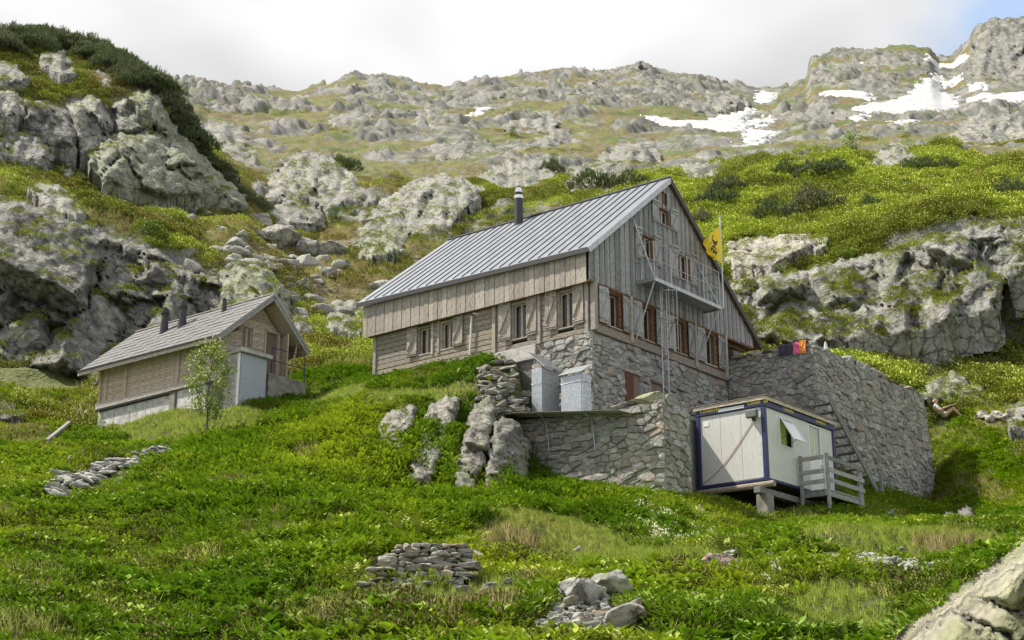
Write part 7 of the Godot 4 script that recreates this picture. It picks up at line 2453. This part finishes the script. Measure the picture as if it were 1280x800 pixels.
func sunbather() -> void:
	var foot := hit(1180, 525)
	clear_round(foot, 0.45)
	clear_round(foot * 0.993, 0.45)
	var skin := Color(0.52, 0.30, 0.21)
	var shirt := Color(0.55, 0.53, 0.53)
	var shorts := Color(0.42, 0.34, 0.26)
	var hair := Color(0.50, 0.46, 0.42)
	# local axes: x to the right, y up, z towards the camera; leaning back on the left, legs to the right
	var t := thing("person", "person in a pale shirt reclining on the turf with a board across the lap", "person", Transform3D(Basis(Vector3.UP, -0.25), foot + Vector3(0, 0.10, 0)))
	var b := []
	var hip := Vector3(0.05, 0.13, 0)
	var chest := Vector3(-0.30, 0.50, 0)
	b.append([hip, Vector3(-0.12, 0.30, 0), 0.145, 0.14, shorts, 0.05])
	b.append([Vector3(-0.12, 0.30, 0), chest, 0.14, 0.15, shirt, 0.05])
	b.append([chest + Vector3(-0.02, 0.04, -0.15), chest + Vector3(-0.02, 0.04, 0.15), 0.085, 0.085, shirt, 0.06])
	b.append([chest + Vector3(0, 0.08, 0), Vector3(-0.33, 0.68, 0), 0.06, 0.055, skin, 0.03])
	# head, looking down at the board
	var head := Vector3(-0.30, 0.80, 0.01)
	b.append([head + Vector3(-0.015, 0.02, 0), head + Vector3(0.01, -0.01, 0), 0.092, 0.085, skin, 0.02])
	b.append([head + Vector3(0.03, -0.055, 0), head + Vector3(0.045, -0.075, 0), 0.055, 0.045, skin, 0.03])
	b.append([head + Vector3(0.09, -0.01, 0), head + Vector3(0.105, -0.03, 0), 0.012, 0.016, skin, 0.015])
	b.append([head + Vector3(-0.03, 0.05, 0), head + Vector3(-0.07, 0.0, 0), 0.075, 0.07, hair, 0.02])
	for s in [-1.0, 1.0]:
		b.append([head + Vector3(-0.01, -0.01, 0.085 * s), head + Vector3(-0.01, 0.01, 0.09 * s), 0.02, 0.022, skin, 0.01])
		var sh: Vector3 = chest + Vector3(-0.01, 0.05, 0.19 * s)
		var el := Vector3(-0.16, 0.32, 0.30 * s)
		var wr := Vector3(0.10, 0.43, 0.24 * s)
		b.append([sh, sh.lerp(el, 0.55), 0.062, 0.056, shirt, 0.03])
		b.append([sh.lerp(el, 0.5), el, 0.048, 0.042, skin, 0.02])
		b.append([el, wr, 0.042, 0.028, skin, 0.02])
		var palm := wr + Vector3(0.075, 0.01, -0.01 * s)
		b.append([wr, palm, 0.028, 0.032, skin, 0.02])
		for k in 4:
			var base := palm + Vector3(0.02, 0.012, (-0.028 + 0.019 * k))
			var mid := base + Vector3(0.04, 0.008, 0)
			b.append([base, mid, 0.010, 0.009, skin, 0.006])
			b.append([mid, mid + Vector3(0.025 + 0.004 * (1 - absi(k - 1)), -0.022, 0), 0.009, 0.008, skin, 0.006])
		b.append([wr + Vector3(0.03, 0.015, -0.025 * s), wr + Vector3(0.07, 0.035, -0.055 * s), 0.012, 0.010, skin, 0.008])
		# bent legs
		var h: Vector3 = hip + Vector3(0.02, 0.0, 0.10 * s)
		var kn := Vector3(0.44, 0.36 + 0.04 * s, 0.13 * s)
		var an := Vector3(0.74, 0.06, 0.12 * s)
		b.append([h, h.lerp(kn, 0.7), 0.098, 0.075, shorts, 0.04])
		b.append([h.lerp(kn, 0.65), kn, 0.068, 0.056, skin, 0.02])
		b.append([kn, kn.lerp(an, 0.45), 0.056, 0.055, skin, 0.03])
		b.append([kn.lerp(an, 0.45), an, 0.052, 0.036, skin, 0.03])
		b.append([an + Vector3(-0.03, -0.02, 0), an + Vector3(0.17, 0.0, 0.01 * s), 0.042, 0.030, Color(0.12, 0.11, 0.10), 0.02])
	part("body", body_mesh(b, 0.012), mats.skin_and_cloth, t)
	var board := part("drawing_board", cbox(Vector3(0.62, 0.035, 0.46), 0.006), mats.fresh_x[1], self, Transform3D(Basis(Vector3.UP, -0.25), foot + Vector3(0, 0.10, 0)) * Transform3D(Basis(Vector3(0, 0, 1), 0.22), Vector3(0.30, 0.50, 0.02)))
	tag(board, "light wooden board resting on the knees of the reclining person", "board")
	# rucksack behind the back
	var p := hit(1159, 523)
	var ruck := thing("rucksack", "white and black rucksack lying behind the reclining person", "rucksack", Transform3D(Basis(Vector3.UP, 0.3) * Basis(Vector3(0, 0, 1), 0.5), p + Vector3(0.1, 0.12, 0)))
	part("bag", boulder_mesh(Vector3(0.17, 0.27, 0.15), 5, 0.05, 3, Color(0.62, 0.63, 0.65)), mats.skin_and_cloth, ruck)
	part("flap", boulder_mesh(Vector3(0.15, 0.08, 0.14), 6, 0.05, 2, Color(0.05, 0.05, 0.07)), mats.skin_and_cloth, ruck, move(0.02, 0.26, 0.02))
	for z in [-0.08, 0.08]: part("strap", bar(Vector3(0.17, -0.2, z), Vector3(0.16, 0.22, z), 0.04, 0.015), mats.dark_metal, ruck)

func cloth_over(called: String, label: String, z0: float, z1: float, drop: float, colours: Array, seed_: int) -> void:
	# a towel hung over the wall's edge, creased
	var t := thing(called, label, "towel", in_site(8.98, 0.90, 0.0))
	var nz := noise_of(FastNoiseLite.TYPE_SIMPLEX_SMOOTH, 2.6, seed_, 2)
	for c in colours.size():
		var za := lerpf(z0, z1, c / float(colours.size()))
		var zb := lerpf(z0, z1, (c + 1) / float(colours.size()))
		var st := start()
		var g := func(u: float, v: float) -> Vector3:
			var z := lerpf(za, zb, u)
			var s := v * (drop + 0.35)
			var p := Vector3(0.35 - s, 0.10, z) if s < 0.35 else Vector3(-0.05, 0.10 - (s - 0.35), z)
			return p + Vector3(-absf(nz.get_noise_2d(z * 3.0, v)) * 0.10, nz.get_noise_2d(z * 2.0, v + 5.0) * 0.05, 0.0)
		for i in 10:
			for j in 14:
				var q := [g.call(i / 10.0, j / 14.0), g.call((i + 1) / 10.0, j / 14.0), g.call((i + 1) / 10.0, (j + 1) / 14.0), g.call(i / 10.0, (j + 1) / 14.0)]
				quad(st, q[0], q[1], q[2], q[3], Vector3(-1, 1, 0))
		var m := mat("%s_%d" % [called, c], colours[c], 0.9)
		m.cull_mode = BaseMaterial3D.CULL_DISABLED
		part("cloth", st.commit(), m, t)

func small_things() -> void:
	rng.seed = 999
	cloth_over("dark_towel", "dark purple towel hung over the terrace wall", 2.35, 2.98, 0.42, [lin(0.06, 0.045, 0.085)], 31)
	cloth_over("pink_towel", "pink and orange towel hung over the terrace wall", 3.0, 3.55, 0.50, [lin(0.72, 0.16, 0.30), lin(0.75, 0.30, 0.06)], 32)
	# closed parasol on the terrace
	var t := thing("closed_parasol", "closed white parasol rising behind the parapet slabs", "parasol", in_site(12.4, -0.4, 2.6))
	part("pole", tube(Vector3.ZERO, Vector3(0, 2.25, 0), 0.025), mats.white_plastic, t)
	var st := start()
	add_tube(st, PackedVector3Array([Vector3(0, 0.9, 0), Vector3(0, 1.25, 0), Vector3(0, 1.9, 0), Vector3(0, 2.3, 0)]), PackedFloat32Array([0.17, 0.20, 0.12, 0.03]), 12)
	part("canopy", st.commit(), mats.white_cloth, t)
	# rough planks along the foundation
	for q in [["orange rough-sawn plank lying along the hut foundation", 494, 480, 552, 464], ["short orange plank near the drain pipe", 591, 456, 616, 449]]:
		var a := hit(q[1], q[2])
		var b := hit(q[3], q[4])
		a.y += 0.14; b.y += 0.14
		var o := part("plank", bar(Vector3.ZERO, b - a, 0.22, 0.09, 0.01), any("orange_z"), self, Transform3D(Basis(), a))
		tag(o, q[0], "plank", "planks along the hut foundation")
	# beams beside the small hut and a bleached log on the slope
	for q in [["dark beam leaning on the bank beside the small hut", 94, 524, 118, 500, 0.10, "silver_z"], ["pale beam leaning on the bank beside the small hut", 102, 526, 122, 506, 0.12, "weathered_z"], ["bleached split log on the slope left of the small hut", 58, 558, 86, 536, 0.14, "silver_z"]]:
		var a := hit(q[1], q[2])
		var b := hit(q[3], q[4])
		a.y += 0.2; b.y += 0.25
		var o := part("beam", bar(Vector3.ZERO, b - a, q[5], q[5], 0.015), any(q[6]), self, Transform3D(Basis(), a))
		tag(o, q[0], "beam", "beams beside the small hut")
	# cairn on the ridge
	var c := hit(801, 86)
	if c.is_finite():
		var cairn := thing("cairn", "small cairn on the rocky ridge above the hut", "cairn", Transform3D(Basis(), c))
		for k in 4: part("stone", boulder_mesh(Vector3(0.9 - 0.18 * k, 0.4, 0.8 - 0.15 * k), 800 + k, 0.3, 2), mats.far_rock, cairn, move(0, 0.35 + 0.6 * k, 0))
	print("small ", Time.get_ticks_msec())

func _ready() -> void:
	# ---- camera
	site = Transform3D(Basis(Vector3.UP, deg_to_rad(90.0 - YAW)), Vector3(2.83, 15.2, -49.92))
	var cam := Camera3D.new()
	cam.name = "camera"
	cam.fov = rad_to_deg(2.0 * atan(400.0 / FOCAL))
	cam.far = 1500.0
	add_child(cam)
	cam.rotation_degrees.x = PITCH
	cam.current = true
	# ---- sky, sun, exposure
	var env := Environment.new()
	env.background_mode = Environment.BG_SKY
	var sky := Sky.new()
	var pano := PanoramaSkyMaterial.new()
	pano.panorama = tex(cloudy_sky())
	sky.sky_material = pano
	env.sky = sky
	env.background_energy_multiplier = 1.0
	env.tonemap_mode = Environment.TONE_MAPPER_LINEAR
	env.tonemap_exposure = 1.8
	env.sdfgi_enabled = true
	env.ssao_enabled = true
	env.ssil_enabled = true
	var we := WorldEnvironment.new()
	we.name = "world_environment"
	we.environment = env
	add_child(we)
	var sun := DirectionalLight3D.new()
	sun.name = "sun"
	sun.light_energy = 1.3
	sun.light_color = Color(1.0, 0.965, 0.91)
	sun.light_angular_distance = 1.6
	sun.shadow_enabled = true
	add_child(sun)
	sun.look_at_from_position(Vector3(-0.59, 0.80, -0.12) * 100.0, Vector3.ZERO)
	# ---- the place
	rng.seed = 4711
	make_materials()
	make_slope()
	make_relief()
	print("slope ", Time.get_ticks_msec())
	ground_mesh()
	print("ground ", Time.get_ticks_msec())
	build_all()
	print("done ", Time.get_ticks_msec())

func cloudy_sky() -> Image:
	# a bank of bright broken cloud all round, blue showing through a few gaps
	var w := 1024
	var h := 512
	var im := Image.create(w, h, false, Image.FORMAT_RGBF)
	var a := noise_of(FastNoiseLite.TYPE_SIMPLEX_SMOOTH, 1.7, 273, 5)
	var b := noise_of(FastNoiseLite.TYPE_SIMPLEX_SMOOTH, 3.6, 274, 5)
	for y in h:
		var up := PI * (0.5 - (y + 0.5) / h)
		if up < -0.15:
			im.fill_rect(Rect2i(0, y, w, 1), Color(0.28, 0.29, 0.29))
			continue
		for x in w:
			var an := TAU * (x + 0.5) / w
			var d := Vector3(sin(an) * cos(up), sin(up) * 1.7, -cos(an) * cos(up))
			var p := a.get_noise_3d(d.x, d.y, d.z)
			var q := b.get_noise_3d(d.x, d.y, d.z)
			var white := 0.50 + 0.32 * p + 0.14 * q
			var c := Color(white, white, white * 1.008)
			var gap := sm(0.20, 0.42, -p * 0.9 + q * 0.55)
			c = c.lerp(Color(0.26, 0.37, 0.55), gap * 0.85)
			im.set_pixel(x, y, c)
	return im

func build_all() -> void:
	big_hut()
	flag()
	stone_walls()
	canopy()
	cabinets()
	container()
	deck_and_stairs()
	small_hut()
	crags()
	boulders()
	heaps()
	snow()
	sunbather()
	meadow()
	bushes()
	small_things()
